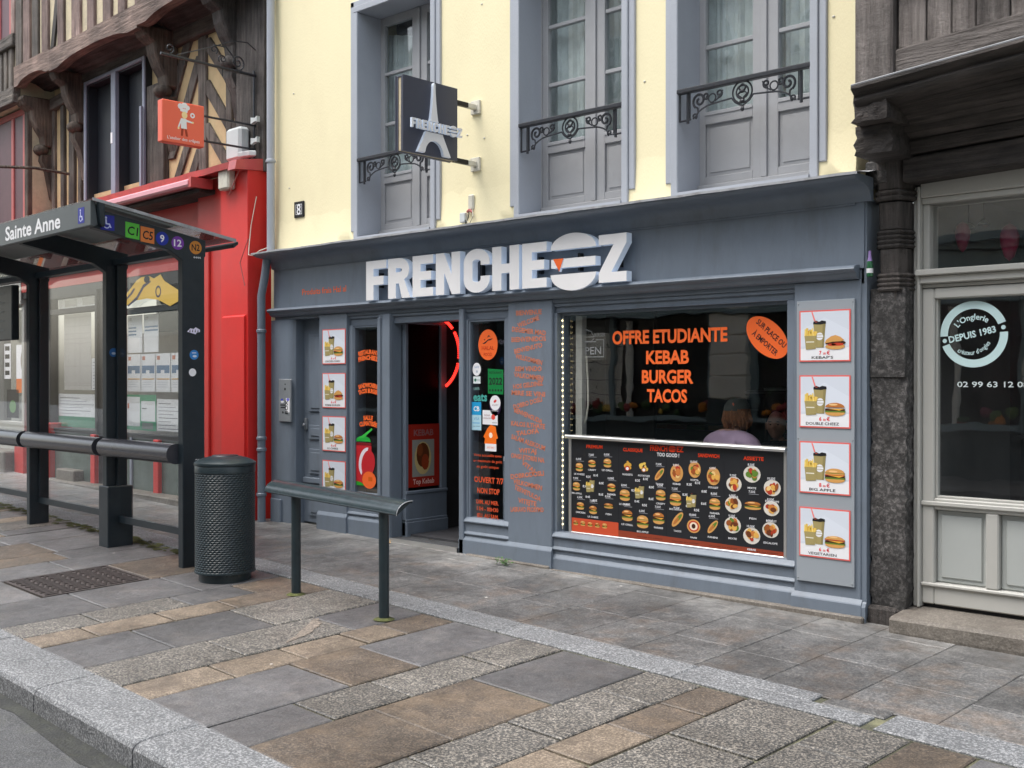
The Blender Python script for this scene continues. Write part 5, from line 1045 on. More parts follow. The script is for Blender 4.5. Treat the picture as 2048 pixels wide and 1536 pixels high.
# ------------------------------------------------------------ red shopfront
rs = thing('red_shopfront', 'bright red shopfront with paper notices in its windows behind the bus shelter', 'shopfront', fl((-3.3, -.05, .1)))
R, RD = M['red'], M['red_dark']
gl = lambda u, v=0.0: gz(*FL((u, v, 0))[:2])
b = MB(FL, R); b.box(-.62, -.065, -.20, .3, gl(-.4) - .03, 3.90); b.build('pier', rs, bevel=.006)
b = MB(FL, RD); b.box(-1.24, -.62, -.14, .3, gl(-1) - .03, 3.86); b.box(-1.22, -.95, -.17, -.14, .3, 3.1); b.box(-.70, -.62, -.17, -.14, gl(-.7), 3.86); b.build('pier', rs, bevel=.006)
b = MB(FL, R); b.prism('x', [(-.2, .05), (-.225, .05), (-.225, 2.28), (-.2, 2.30)], -.56, -.10); b.build('pier_facing', rs)
b = MB(FL, RD); b.box(-6.9, -1.24, -.02, .3, 3.10, 3.80); b.box(-6.9, -1.24, .01, .3, 2.925, 3.10); b.box(-6.9, -1.24, -.045, -.02, 3.10, 3.16); b.build('fascia_board', rs, bevel=.004)
b = MB(FL, M['red_metal']); n = 24; vs = []; fs = []
for k in range(n + 1):
    u = -6.9 + 6.7 * k / n; j = rt.uniform(-.008, .008); vs += [(u, -.33, 3.86 + j), (u, -.34, 3.925 + j), (u, -.12, 3.975 + j), (u, .1, 4.02), (u, -.12, 3.87)]
for k in range(n):
    for j in range(4): fs.append((5 * k + j, 5 * k + 5 + j, 5 * k + 6 + j, 5 * k + 1 + j) if j < 3 else (5 * k, 5 * k + 4, 5 * k + 9, 5 * k + 5))
b.add(vs, fs); b.prism('x', [(-.36, 3.83), (-.34, 3.93), (.1, 4.0), (.1, 3.86)], -.2, -.05); b.build('cornice_flashing', rs)
b = MB(FL, M['pink_metal']); b.prism('x', [(-.46, 3.73), (-.48, 3.75), (-.48, 3.80), (-.44, 3.82), (-.34, 3.82), (-.34, 3.74)], -6.9, -.84); b.build('awning_case', rs, bevel=.006)
b = MB(FL, M['red_metal']); b.box(-.84, -.79, -.47, -.2, 3.72, 3.83); b.box(-6.9, -.9, -.40, -.02, 3.815, 3.84); b.build('awning_bracket', rs)
b = MB(FL, M['oak_darkx']); b.box(-6.9, -.85, -.33, -.02, 3.68, 3.73); b.build('awning_shadow_box', rs)  # dark box put in for the shade behind the awning case
def swin(u0, u1, z0, z1, zt, name='shop_window'):
    fr = M['ink']; b = MB(FL, fr)
    b.box(u0, u0 + .06, .02, .14, z0, z1); b.box(u1 - .06, u1, .02, .14, z0, z1); b.box(u0 + .06, u1 - .06, .02, .14, z1 - .06, z1); b.box(u0 + .06, u1 - .06, .02, .14, z0, z0 + .05); b.box(u0 + .06, u1 - .06, .02, .14, zt - .035, zt + .035)
    w = b.build('window_frame', rs)
    b = MB(FL, M['glass']); b.box(u0 + .06, u1 - .06, .085, .092, z0 + .05, zt - .035); b.box(u0 + .06, u1 - .06, .085, .092, zt + .035, z1 - .06); b.build('pane', w); return w
wA = swin(-5.9, -4.28, .86, 2.83, 2.58); wB = swin(-3.78, -1.95, .86, 2.83, 2.49)
wC = swin(-1.95, -1.24, .2, 2.83, 2.49)
b = MB(FL, M['ink']); b.box(-6.9, -1.24, .02, .2, 2.83, 2.925); b.box(-4.28, -3.78, .05, .12, .2, 2.9); b.build('head_rail', rs)
for u in (-4.42, -2.60, -6.05): b = MB(FL, R); b.box(u, u + .13, -.01, .14, gl(u), .86); b.build('red_post', rs, bevel=.006)
b = MB(FL, RD); b.box(-6.55, -5.72, -.05, .3, gl(-6) - .02, .98); b.box(-6.9, -6.55, -.10, .3, gl(-6) - .02, .75); b.build('red_base', rs, bevel=.01)
b = MB(FL, mat('grey_green_glass_panel', (.10, .13, .118), .22, .3, 3)); b.box(-5.72, -4.42, .04, .1, gl(-5), .86); b.box(-3.65, -2.60, .04, .1, gl(-3), .86); b.box(-2.47, -1.24, .04, .1, gl(-2), .86); b.build('stall_riser', rs)
b = MB(FL, M['slate_frame']); b.box(-4.29, -3.65, .05, .12, gl(-4), .86); b.box(-3.3, -3.25, .02, .04, .2, .86); b.build('stall_riser', rs)
b = MB(FL, M['sill_stone']); b.box(-5.4, -1.24, -.18, .12, .0, gl(-3, -.1) + .055); b.box(-5.35, -4.75, -.10, .2, gl(-5), gl(-5) + .17); b.build('stone_step', rs, bevel=.015)
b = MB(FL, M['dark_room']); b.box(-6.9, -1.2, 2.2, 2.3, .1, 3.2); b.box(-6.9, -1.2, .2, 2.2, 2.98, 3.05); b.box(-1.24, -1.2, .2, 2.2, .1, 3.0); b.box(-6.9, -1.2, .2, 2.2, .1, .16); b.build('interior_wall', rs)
b = MB(FL, M['stone_opp']); b.box(-6.7, -4.0, 1.2, 1.25, .16, 2.3); b.build('pale_partition', rs)
# notices in the windows
NG = 'paper notices in the red shop windows'
def notice(u0, u1, z0, z1, fn, label, v=.135):
    t = thing('paper_notice', label, 'notice', fl(((u0 + u1) / 2, v, z0)), NG)
    b = MB(FL, M['paper']); b.box(u0, u1, v, v + .003, z0, z1); b.build('sheet', t)
    b = MB(FL); o = Vector((u0, v - .001, z0)); b.plane(o, (1, 0, 0), (0, 0, 1), (0, -1, 0)); fn(b, u1 - u0, z1 - z0); b.build('print', t, fix=False)
BL, GRN = ink(70, 110, 150), ink(60, 150, 110)
def p_top(n):
    def f(b, w, h):
        b.rect(.03, h - .07, .12, h - .03, ink(120, 110, 120))
        for k in range(3 if n else 2): b.rect(.03, h - .17 - .045 * k, w * (.6 if n else .96), h - .15 - .045 * k, BL)
    return f
def p_low(b, w, h):
    b.rect(.03, h - .08, .11, h - .03, ink(200, 110, 80)); b.rect(.02, h - .25, w - .02, h - .15, BL); b.rect(w * .35, h - .26, w * .6, h - .21, M['paper'], .0005); b.rect(.02, h - .33, w - .02, h - .315, ink(226, 170, 90))
    for k in range(4): b.rect(.04, .06 + .03 * k, w * (.8 - .1 * (k % 2)), .066 + .03 * k, ink(190, 190, 205))
def p_txt(b, w, h):
    for k in range(int(h / .045)): b.rect(.04, h - .06 - .045 * k, w * (.5 + .4 * ((k * 7) % 5) / 5), h - .052 - .045 * k, ink(140, 140, 150) if k % 4 else ink(80, 80, 90))
notice(-3.60, -3.18, 1.955, 2.44, p_top(1), 'white sheet with three short blue bars, upper row, left of its pair'); notice(-3.14, -2.74, 1.955, 2.44, p_top(0), 'white sheet with two long blue bars, upper row, right of its pair')
for k, l in enumerate(('first', 'second', 'third', 'fourth')): notice(-3.61 + k * .40, -3.23 + k * .40, 1.45, 1.935, p_low, '%s sheet from the left in the row with blue picture bands' % l)
def green(b, w, h): b.rect(0, 0, w, h, GRN); b.rect(.03, .05, w * .48, h - .03, M['paper'], .0006); b.rect(w * .52, .12, w - .03, h - .08, M['paper'], .0006); b.rect(.06, h * .6, .11, h * .75, ink(220, 110, 70), .001); b.rect(w * .55, h * .6, w * .7, h * .63, ink(80, 90, 90), .001); b.rect(w * .55, .02, w * .9, .10, ink(130, 135, 135), .001)
notice(-3.66, -2.80, .95, 1.41, green, 'green-bordered double notice low in the window beside the corner post'); notice(-2.78, -2.05, .96, 1.36, p_txt, 'large white text sheet low in the window behind the corner post')
def map_(b, w, h):
    b.rect(0, 0, w, h, ink(206, 200, 196)); q = random.Random(2)
    for k in range(9): z = h * q.random(); b.rect(0, z, w, z + .006, ink(176, 170, 168), .0005)
    for k in range(5): z = w * q.random(); b.rect(z, 0, z + .008, h, ink(182, 176, 172), .0005)
notice(-5.62, -4.72, 1.46, 2.54, map_, 'large pale map-like sheet filling the left window'); notice(-4.70, -4.36, 1.46, 1.90, p_txt, 'small white sheet beside the pale map sheet')
def gband(b, w, h): p_txt(b, w, h); b.rect(0, 0, w, h * .32, GRN, .0008)
notice(-5.82, -4.36, .93, 1.40, gband, 'wide white notice with a green band along its foot')
notice(-5.80, -4.36, 2.63, 2.83, lambda b, w, h: (b.rect(.2, .02, .62, .12, ink(105, 105, 110)), b.rect(.8, .02, 1.3, .12, ink(105, 105, 110))), 'white strip with two grey boxes in the transom window')
t = thing('yellow_banner', 'yellow cartoon-lettered shaped banner in the transom window behind the corner post', 'banner', fl((-2.9, .02, 2.5)))
b = MB(FL, flatc('yellow_banner_cloth', (.80, .52, .10), .7)); b.prism('y', [(a_, 2.50 + (c_ - 2.38) * .66) for a_, c_ in [(-3.50, 2.38), (-3.40, 2.46), (-3.2, 2.55), (-2.8, 2.57), (-2.5, 2.52), (-2.2, 2.38), (-1.98, 2.46), (-2.0, 2.66), (-2.35, 2.86), (-2.45, 2.99), (-2.62, 2.93), (-2.75, 2.99), (-2.95, 2.99), (-3.08, 2.94), (-3.25, 2.80), (-3.50, 2.60)]], .012, .018); b.build('cloth', t)
b = MB(FL); b.plane((-2.78, .0105, 2.645), (1, 0, 0), (0, 0, 1), (0, -1, 0)); I2 = ink(70, 62, 80)
for s_ in ([(-.60, -.02), (-.42, .06), (-.34, .12), (-.38, .13), (-.48, .07), (-.62, .0)], [(-.55, -.08), (-.30, .02), (-.12, .16), (.08, .20), (.08, .18), (-.1, .12), (-.28, -.02), (-.54, -.10)]): b.poly(s_, I2, .0)
b.ring(.28, .05, .05, .075, I2, 0, 16); b.disc(-.02, .22, .08, .045, M['ink'], 0, 12); b.build('lettering', t, fix=False)
# grey-white shopfront further left, seen through the shelter
fs_ = thing('pale_grey_shopfront', 'pale grey shopfront covered in stickers beyond the red one', 'shopfront', fl((-8.5, .3, .2)))
b = MB(FL, M['shop2']); b.box(-14, -6.9, .0, .3, 2.75, 3.5); b.box(-14, -6.9, .1, .3, .2, .95); b.box(-7.0, -6.9, .05, .3, .2, 2.8); b.box(-8.3, -8.1, .08, .3, .2, 2.8); b.build('frame', fs_, bevel=.005)
b = MB(FL, M['glass']); b.box(-8.1, -7.0, .18, .19, .95, 2.75); b.box(-14, -8.3, .18, .19, .95, 2.75); b.build('pane', fs_)
b = MB(FL, M['stone_opp']); b.box(-14, -6.9, .5, .55, .9, 2.75); b.build('back_panel', fs_)
b = MB(FL, M['sill_stone']); b.box(-14, -6.9, -.25, .12, .1, .52); b.build('stone_base', fs_, bevel=.02)
b = MB(FL); b.plane((0, .175, 0), (1, 0, 0), (0, 0, 1), (0, -1, 0)); b.rect(-7.9, 2.3, -7.72, 2.62, ink(70, 190, 220)); b.rect(-7.55, 1.62, -7.05, 2.15, M['paper']); b.rect(-7.55, 1.4, -7.05, 1.62, ink(224, 120, 60)); b.disc(-7.25, 1.9, .12, .18, ink(160, 150, 140), .001); b.disc(-7.2, 2.02, .08, .08, ink(216, 120, 70), .002)
b.rect(-8.06, 1.62, -7.78, 2.18, M['paper'])
for k in range(4): b.rect(-8.02, 1.68 + .13 * k, -7.83, 1.75 + .13 * k, M['ink'], .001)
b.rect(-8.6, 1.55, -8.2, 2.15, ink(190, 120, 120)); b.rect(-8.6, 1.55, -8.2, 1.75, ink(200, 40, 50), .001); b.rect(-7.95, 1.0, -7.45, 1.45, M['ink']); b.disc(-7.7, 1.18, .14, .1, ink(90, 130, 80), .001); b.build('sticker', fs_, fix=False)

# ------------------------------------------------------------ signs and fittings on the timber house
t = thing('red_chef_sign', 'square red-orange projecting sign with a small white chef on the timber house', 'sign', fl((.0, -.7, 4.0)))
M['sign_red'] = mat('orange_red_sign_face', (.80, .135, .075), .45, .03, 3.0)
u_, v0, v1, z0, z1 = -.15, -1.13, -.66, 4.02, 4.45
b = MB(FL, M['sign_red']); b.box(u_ - .10, u_, v0, v1, z0, z1); b.build('case', t, bevel=.008)
b = MB(FL); b.plane((u_ + .0012, v0, z0), (0, 1, 0), (0, 0, 1), (1, 0, 0)); Wt = M['white']; SKN = ink(240, 214, 160)
b.poly([(.20, .335), (.275, .325), (.285, .36), (.19, .37)], Wt); b.disc(.20, .385, .03, .03, Wt, .0002, 12); b.disc(.245, .398, .035, .03, Wt, .0004, 12); b.disc(.28, .38, .025, .025, Wt, .0006, 10); b.disc(.245, .30, .032, .037, SKN, .0008, 14)
b.poly([(.205, .265), (.265, .262), (.272, .16), (.205, .16)], Wt, .0003); b.poly([(.205, .26), (.215, .24), (.185, .165), (.17, .17)], Wt, .0005); b.poly([(.262, .258), (.255, .235), (.335, .228), (.335, .242)], Wt, .0005); b.disc(.178, .158, .012, mat=SKN, lift=.0006, n=8); b.disc(.338, .237, .012, mat=SKN, lift=.0007, n=8)
b.poly([(.21, .16), (.235, .16), (.228, .085), (.205, .085)], ink(150, 60, 40), .0003); b.poly([(.245, .16), (.27, .16), (.285, .085), (.26, .085)], ink(150, 60, 40), .0003); b.ring(.335, .31, .012, .027, Wt, .0003, 14)
b.text("L'atelier des crêpes", .235, .035, .032, Wt, .0003, .005, width=.36, rot=-.0); b.build('print', t, fix=False)
b = MB(FL, M['iron']); b.tube([FLp for FLp in ((u_ - .05, v1, 4.36), (u_ - .05, .0, 4.36))], .012, 6); b.tube([(u_ - .05, v1, 4.10), (u_ - .05, .0, 4.10)], .012, 6); b.tube([(u_ - .05, -.04, 4.0), (u_ - .05, -.04, 4.95)], .012, 6); b.build('bracket', t)
b = MB(FL, M['greyplastic']);
for z in (4.36, 4.14): b.prism('y', [(u_ - .02, z), (u_ + .06, z + .02), (u_ + .10, z + .01), (u_ + .10, z + .07), (u_ + .06, z + .055), (u_ - .02, z + .07)], -.10, -.06)
b.build('spot_lamp', t)
t = thing('scrolled_iron_bracket', 'old black scrolled iron bracket arm above the red chef sign', 'bracket', fl((-.2, -.5, 4.8)))
b = MB(FL, M['iron']); b.tube([(u_ - .05, -1.12, 4.92), (u_ - .05, -.02, 4.90)], .016, 6); b.tube([(u_ - .05, -.94, 4.94), (u_ - .05, -.55, 5.10), (u_ - .05, -.30, 5.22), (u_ - .05, -.12, 5.24), (u_ - .05, -.02, 5.18)], .006, 6)
def spi(cv, cz, R0, R1, a0, tn, n=22): return [(u_ - .05, cv + (R0 + (R1 - R0) * i / n) * cos(a0 + tn * 2 * pi * i / n), cz + (R0 + (R1 - R0) * i / n) * sin(a0 + tn * 2 * pi * i / n)) for i in range(n + 1)]
b.tube(spi(-1.02, 4.99, .05, .012, -1.5, 1.3), .008, 6); b.tube(spi(-.24, 5.0, .085, .015, -1.4, 1.6), .009, 6); b.tube(spi(-.42, 5.0, .05, .012, 4.0, -1.3), .007, 6); b.tube(spi(-.52, 5.08, .045, .012, -1.0, 1.2), .007, 6); b.tube([(u_ - .05, -.52, 5.13), (u_ - .05, -.38, 5.14), (u_ - .05, -.30, 5.06), (u_ - .05, -.24, 4.91)], .008, 6)
b.tube([(u_ - .05, -.42, 4.90), (u_ - .05, -.42, 4.82)], .008, 6); b.tube([(u_ - .05, -.86, 4.90), (u_ - .05, -.86, 4.85)], .008, 6); b.build('arm', t, smooth=True)
t = thing('white_meter_box', 'white plastic box on the timber post just above the red cornice', 'box', fl((-.42, -.1, 3.98)))
b = MB(FL, M['greyplastic']); b.box(-.60, -.30, -.16, -.02, 4.0, 4.36); b.build('box', t, bevel=.03)
b = MB(FL, M['greyplastic']); b.prism('z', [(-.28, -.2), (-.10, -.16), (-.05, -.1), (-.2, -.06)], 4.0, 4.06); b.build('lamp_head', t, bevel=.01)
t = thing('alarm_box', 'weathered cream alarm box under the red cornice', 'box', fl((-.5, -.3, 3.55)))
b = MB(FL, M['plastic']); b.box(-.52, -.30, -.30, -.20, 3.66, 3.88); b.build('case', t, bevel=.02)
b = MB(FL, M['redwin']); b.tube([(-.06, -.25, 3.95), (-.20, -.28, 3.72), (-.34, -.26, 3.60)], .006, 5); b.tube([(-.02, -.22, 3.1), (-.12, -.26, 2.85), (-.06, -.24, 2.6)], .006, 5); b.build('cable', t)
t = thing('red_blade_sign', 'edge of a red projecting sign on a brown arm at the far left', 'sign', fl((-5.3, -.9, 4.2)))
b = MB(FL, M['red']); b.box(-5.52, -5.46, -1.4, -.95, 3.95, 4.65); b.build('case', t, bevel=.006)
b = MB(FL, M['oak_brown']); b.tube([(-5.47, -.98, 4.52), (-5.30, -.4, 4.55), (-5.25, .06, 4.52)], .022, 6); b.build('arm', t)
# ============================================================ BUS SHELTER (frame u, v, z)
gs = lambda u, v: gz(*FS((u, v, 0))[:2])
bs = thing('bus_shelter', 'dark grey glazed bus shelter with a sloping canopy and round coloured line badges', 'bus shelter', FS((-2, .1, 0)))
SH = M['shelter']
def roofz(v): return 3.03 - .175 * (v + .78)
for u in (0.0, -1.47, -3.33, -5.1):
    g = gs(u, .1)
    b = MB(FS, SH); b.box(u - .085, u, .0, .205, g - .02, 2.70); b.build('post', bs, bevel=.006)
    b = MB(FS, SH); b.prism('x', [(-.77, 2.975), (.215, 2.80), (.215, 2.66), (.02, 2.60), (-.12, 2.69), (-.77, 2.815)], u - .08, u - .001); b.build('roof_arm', bs, bevel=.004)
b = MB(FS, SH); b.box(-1.61, -1.41, -.015, .235, gs(-1.5, 0) - .02, .60); b.build('post_foot', bs, bevel=.008)
b = MB(FS, M['shelter_front']); b.prism('x', [(-.80, 3.03), (-.765, 3.035), (-.74, 2.84), (-.775, 2.82), (-.80, 2.83)], -7.2, .015); b.build('roof_fascia', bs, bevel=.004)
b = MB(FS, SH); b.prism('x', [(-.76, 3.02), (-.70, 3.02), (-.70, 2.82), (-.735, 2.84)], .0, .06); b.build('roof_end_cap', bs, bevel=.006)
M['roof_glass'] = glass('grey_roof_glass', (.50, .52, .52), .04)
b = MB(FS, M['roof_glass']); b.prism('x', [(-.80, 3.04), (.47, roofz(.47) + .012), (.47, roofz(.47) - .002), (-.80, 3.03)], -7.2, .05); b.build('roof_sheet', bs)
b = MB(FS, M['lead']); b.prism('x', [(-.80, 3.046), (.475, roofz(.47) + .018), (.475, roofz(.47) - .01), (-.80, 3.022)], .051, .062); b.build('roof_edge', bs)
M['canopy'] = mat('grey_canopy_soffit', (.20, .22, .22), .5, .1, 3.0)
b = MB(FS, M['canopy']); b.prism('x', [(-.76, 3.018), (-.10, roofz(-.10) - .012), (-.10, roofz(-.10) - .03), (-.76, 3.0)], -7.2, .03); b.build('roof_soffit', bs)
b = MB(FS, SH); b.prism('x', [(.44, roofz(.44) - .035), (.50, roofz(.5) + .005), (.50, roofz(.5) - .02), (.46, roofz(.46) - .06)], -7.2, .05); b.build('gutter', bs)
b = MB(FS, SH); b.box(-7.2, -.085, .06, .15, 2.685, 2.74); b.build('top_rail', bs)
for u1, u0 in ((-.085, -1.47), (-1.555, -3.33), (-3.415, -5.1)):
    b = MB(FS, M['tube']); zc = .97; sg_ = -1
    b.tube([(u0 - .0 + .001, -.02, zc), (u0 + .02, -.02, zc), (u1 - .02, -.02, zc), (u1 - .001, -.02, zc)], [.03, .088, .088, .088], 18); b.build('seat_tube', bs, smooth=True)
    b = MB(FS, SH); b.box(u0, u1, .09, .13, gs(u0, .1) + .225, gs(u0, .1) + .285); b.box(u0, u0 + .035, .09, .13, gs(u0, .1) + .285, 2.685); b.box(u1 - .02, u1, .09, .13, gs(u0, .1) + .285, 2.685); b.build('glass_frame', bs)
    b = MB(FS, M['glass_sh']); b.box(u0 + .035, u1 - .02, .104, .112, gs(u0, .1) + .285, 2.685); b.build('glass_panel', bs)
# name and badges
b = MB(FS); b.plane((-1.18, -.8012, 2.93), (1, 0, 0), (0, 0, 1), (0, -1, 0)); b.text('Sainte Anne', 0, -.062, .125, M['white'], 0, .022, width=1.22, res=3); b.build('stop_name', bs, fix=False)
def wheel(b, x, y, s):
    b.rect(x - .052 * s, y - .055 * s, x + .052 * s, y + .055 * s, ink(44, 48, 140)); W_ = ink(190, 195, 230)
    b.disc(x - .012 * s, y + .036 * s, .009 * s, mat=W_, lift=.0006, n=8); b.poly([(x - .018 * s, y + .025 * s), (x - .006 * s, y + .025 * s), (x - .004 * s, y - .004 * s), (x + .018 * s, y - .004 * s), (x + .03 * s, y - .035 * s), (x + .02 * s, y - .036 * s), (x + .01 * s, y - .014 * s), (x - .014 * s, y - .012 * s)], W_, .0007); b.ring(x - .006 * s, y - .018 * s, .018 * s, .025 * s, W_, .0008, 14, 2.2, 6.2)
b = MB(FS); b.plane((-.16, -.8012, 2.925), (1, 0, 0), (0, 0, 1), (0, -1, 0)); wheel(b, 0, 0, 1.15); b.build('wheelchair_badge', bs, fix=False)
def badge(v, z, fn, name='line_badge'):
    b = MB(FS); b.plane((.0005, v, z), (0, 1, 0), (0, 0, 1), (1, 0, 0)); fn(b); b.build(name, bs, fix=False)
sl = -.17
badge(-.655, 2.865, lambda b: wheel(b, 0, 0, 1.1), 'wheelchair_badge')
badge(-.445, 2.825, lambda b: (b.poly([(-.06, -.062), (.06, -.075), (.06, .052), (-.06, .065)], ink(86, 176, 64)), b.text('C1', 0, -.04, .07, M['ink'], .0006, .02, width=.09, rot=-.1)))
badge(-.315, 2.802, lambda b: (b.poly([(-.06, -.062), (.06, -.075), (.06, .052), (-.06, .065)], ink(206, 118, 62)), b.text('C5', 0, -.04, .07, M['ink'], .0006, .02, width=.09, rot=-.1)))
badge(-.185, 2.78, lambda b: (b.disc(0, 0, .057, mat=ink(40, 54, 150), n=20), b.text('9', 0, -.028, .06, M['white'], .0006, .02)))
badge(-.045, 2.755, lambda b: (b.disc(0, 0, .057, mat=ink(118, 62, 158), n=20), b.text('12', 0, -.028, .058, M['white'], .0006, .02, width=.07)))
badge(.12, 2.73, lambda b: (b.disc(0, 0, .057, mat=ink(196, 128, 58), n=20), b.text('N2', 0, -.025, .055, M['ink'], .0006, .02, width=.075)))
badge(.13, 2.645, lambda b: [b.poly([(-.03 + .018 * i, .0), (-.022 + .018 * i, .012), (-.016 + .018 * i, -.008)], M['white']) for i in range(4)], 'sticker')
badge(.10, 2.02, lambda b: (b.poly([(-.06, -.01), (-.03, .02), (.0, .015), (.02, .03), (.06, .01), (.06, -.01), (.03, -.015), (.02, -.03), (-.02, -.02)], ink(225, 220, 240)), [b.poly([(-.04 + .025 * i, -.012), (-.032 + .025 * i, .016), (-.03 + .025 * i, -.012)], M['ink'], .0006) for i in range(4)]), 'sticker')
badge(.105, 1.815, lambda b: (b.disc(0, 0, .042, mat=ink(60, 130, 200), n=18), b.disc(.005, -.012, .02, .01, ink(210, 220, 235), .0006, 10), b.rect(-.02, .012, .02, .02, ink(210, 220, 235), .0006)), 'sticker')
badge(.09, 1.665, lambda b: b.disc(0, 0, .034, mat=M['paper'], n=16), 'sticker')
b = MB(FS); b.plane((-1.4695, .07, 1.86), (0, 1, 0), (0, 0, 1), (1, 0, 0)); b.disc(0, 0, .042, mat=ink(50, 100, 160), n=18); b.disc(0, -.008, .02, .012, ink(180, 195, 215), .0006, 10); b.build('sticker', bs, fix=False)
# screen hanging at the left
b = MB(FS, SH); b.box(-4.3, -3.55, -.1, -.02, 2.03, 2.62); b.build('information_panel', bs, bevel=.01)
b = MB(FS); b.plane((-4.28, -.1012, 2.05), (1, 0, 0), (0, 0, 1), (0, -1, 0))
for k in range(5): b.rect(.04, .08 + .1 * k, .5, .10 + .1 * k, ink(90, 95, 100))
b.build('panel_print', bs, fix=False)

# ------------------------------------------------------------ litter bin
bx, by = -7.735, -1.945; bg = gz(bx, by)
t = thing('litter_bin', 'dark green cylindrical dimpled metal litter bin beside the bus shelter', 'bin', (bx, by, bg))
GI = M['green_iron']
b = MB(FW, GI); b.lathe(bx, by, [(.205, bg - .01), (.205, bg + .055), (.19, bg + .06)], 36); b.build('foot', t, smooth=True)
nu, nv = 84, 46; r0 = .236; vs = []; fs = []
zb, zt = bg + .06, bg + .865
for j in range(nv * 2 + 1):
    for k in range(nu):
        jj = j * .5; kk = k + (.5 if (j // 2) % 2 else 0)
        r = r0 - (.0052 if (j % 2 == 1) and (k % 2 == (j // 2) % 2) else 0.0) + (.0 if j % 2 else .0015)
        if j in (0, nv * 2): r = r0 + .001
        a = 2 * pi * k / nu; vs.append((bx + r * cos(a), by + r * sin(a), zb + (zt - zb) * j / (nv * 2)))
for j in range(nv * 2):
    for k in range(nu): fs.append((j * nu + k, j * nu + (k + 1) % nu, (j + 1) * nu + (k + 1) % nu, (j + 1) * nu + k))
b = MB(FW, GI); b.add(vs, fs); b.build('dimpled_drum', t)
b = MB(FW, GI); b.lathe(bx, by, [(.232, bg + .06), (.241, bg + .062), (.241, bg + .075), (.236, bg + .078)], 40); b.build('foot_ring', t, smooth=True); b = MB(FW, GI); b.lathe(bx, by, [(.236, zt - .004), (.2395, zt), (.2395, bg + .915), (.236, bg + .92)], 40); b.build('rim', t, smooth=True)
b = MB(FW, GI); b.lathe(bx, by, [(.243, bg + .922), (.245, bg + .93), (.243, bg + .942), (.225, bg + .955), (.18, bg + .975), (.12, bg + .99), (.105, bg + .992), (.10, bg + 1.0), (.05, bg + 1.004), (.002, bg + 1.005)], 40); b.build('lid', t, smooth=True)
b = MB(FW, M['lead']); b.disc
b = MB(FW); b.plane((bx - .07, by - .19, bg + .9595), (1, .25, 0), (-.12, .45, .16), (0, -.3, 1)); [b.poly([(-.05 + .02 * i, 0), (-.045 + .02 * i, .03), (-.04 + .02 * i, .002)], M['steel'], .003) for i in range(4)]; b.build('scratch', t, fix=False)

# ------------------------------------------------------------ leaning rail
lx, ly = (-6.818, -5.738), (-1.918, -1.978)
t = thing('leaning_rail', 'dark green metal leaning rail on two round legs in front of the doorway', 'leaning rail', (-6.28, -1.94, gz(-6.28, -1.94)))
for x, y in zip(lx, ly):
    b = MB(FW, GI); b.tube([(x, y, gz(x, y) - .03), (x, y, .775 if x < -6 else .745)], .036, 16); b.build('leg', t, smooth=True)
    b = MB(FW, M['moss']); b.lathe(x, y, [(.075, gz(x, y) + .001), (.05, gz(x, y) + .012), (.036, gz(x, y) + .014)], 12); b.build('foot_collar', t, smooth=True)
# convex plate: arc profile, front edge low, back edge high
ang = radians(-2.7); ex = (cos(ang), sin(ang)); ey = (-sin(ang), cos(ang))
cxr, cyr = -6.30, -1.945
prof = []
for i in range(11):
    a = radians(182 - 100 * i / 10); prof.append((.062 + .122 * cos(a) - .0, .0 + .088 * sin(a)))
inner = [(.062 + (p - .062) * .90, q * .84 - .002) for p, q in prof]
outl = prof + inner[::-1]
b = MB(FW, M['rail_top']); S0, S1 = -.860, .765
def rz(s_): return .738 + (.697 - .738) * (s_ - S0) / (S1 - S0)
def rpt(s_, p, q): return (cxr + ex[0] * s_ + ey[0] * p, cyr + ex[1] * s_ + ey[1] * p, q + rz(s_))
vs = []; n = len(outl)
for s_ in (S0, S0 * .5, 0, S1 * .5, S1): vs += [rpt(s_, p, q) for p, q in outl]
fs = [tuple(range(n)), tuple(range(5 * n - 1, 4 * n - 1, -1))]
for a in range(4): fs += [(a * n + k, a * n + (k + 1) % n, (a + 1) * n + (k + 1) % n, (a + 1) * n + k) for k in range(n)]
b.add(vs, fs); b.build('rest', t, smooth=True)
for s_ in (S0 + .004, S1 - .004):
    b = MB(FW, GI); m_ = len(prof); vs = [rpt(s_ + ds, p, q - .001) for ds in (-.004, .004) for p, q in prof]
    b.add(vs, [tuple(range(m_)), tuple(range(2 * m_ - 1, m_ - 1, -1))] + [(k, (k + 1) % m_, m_ + (k + 1) % m_, m_ + k) for k in range(m_)]); b.build('end_plate', t)
b = MB(FW, M['lead']); b.tube([rpt(S1 + .002, p, q - .001) for p, q in prof], .003, 6); b.build('worn_edge', t, smooth=True)
b = MB(FW, GI); b.tube([rpt(S0 + .002, prof[0][0] + .004, .004), rpt(S1 - .002, prof[0][0] + .004, .004)], .0075, 8); b.build('front_lip', t, smooth=True)

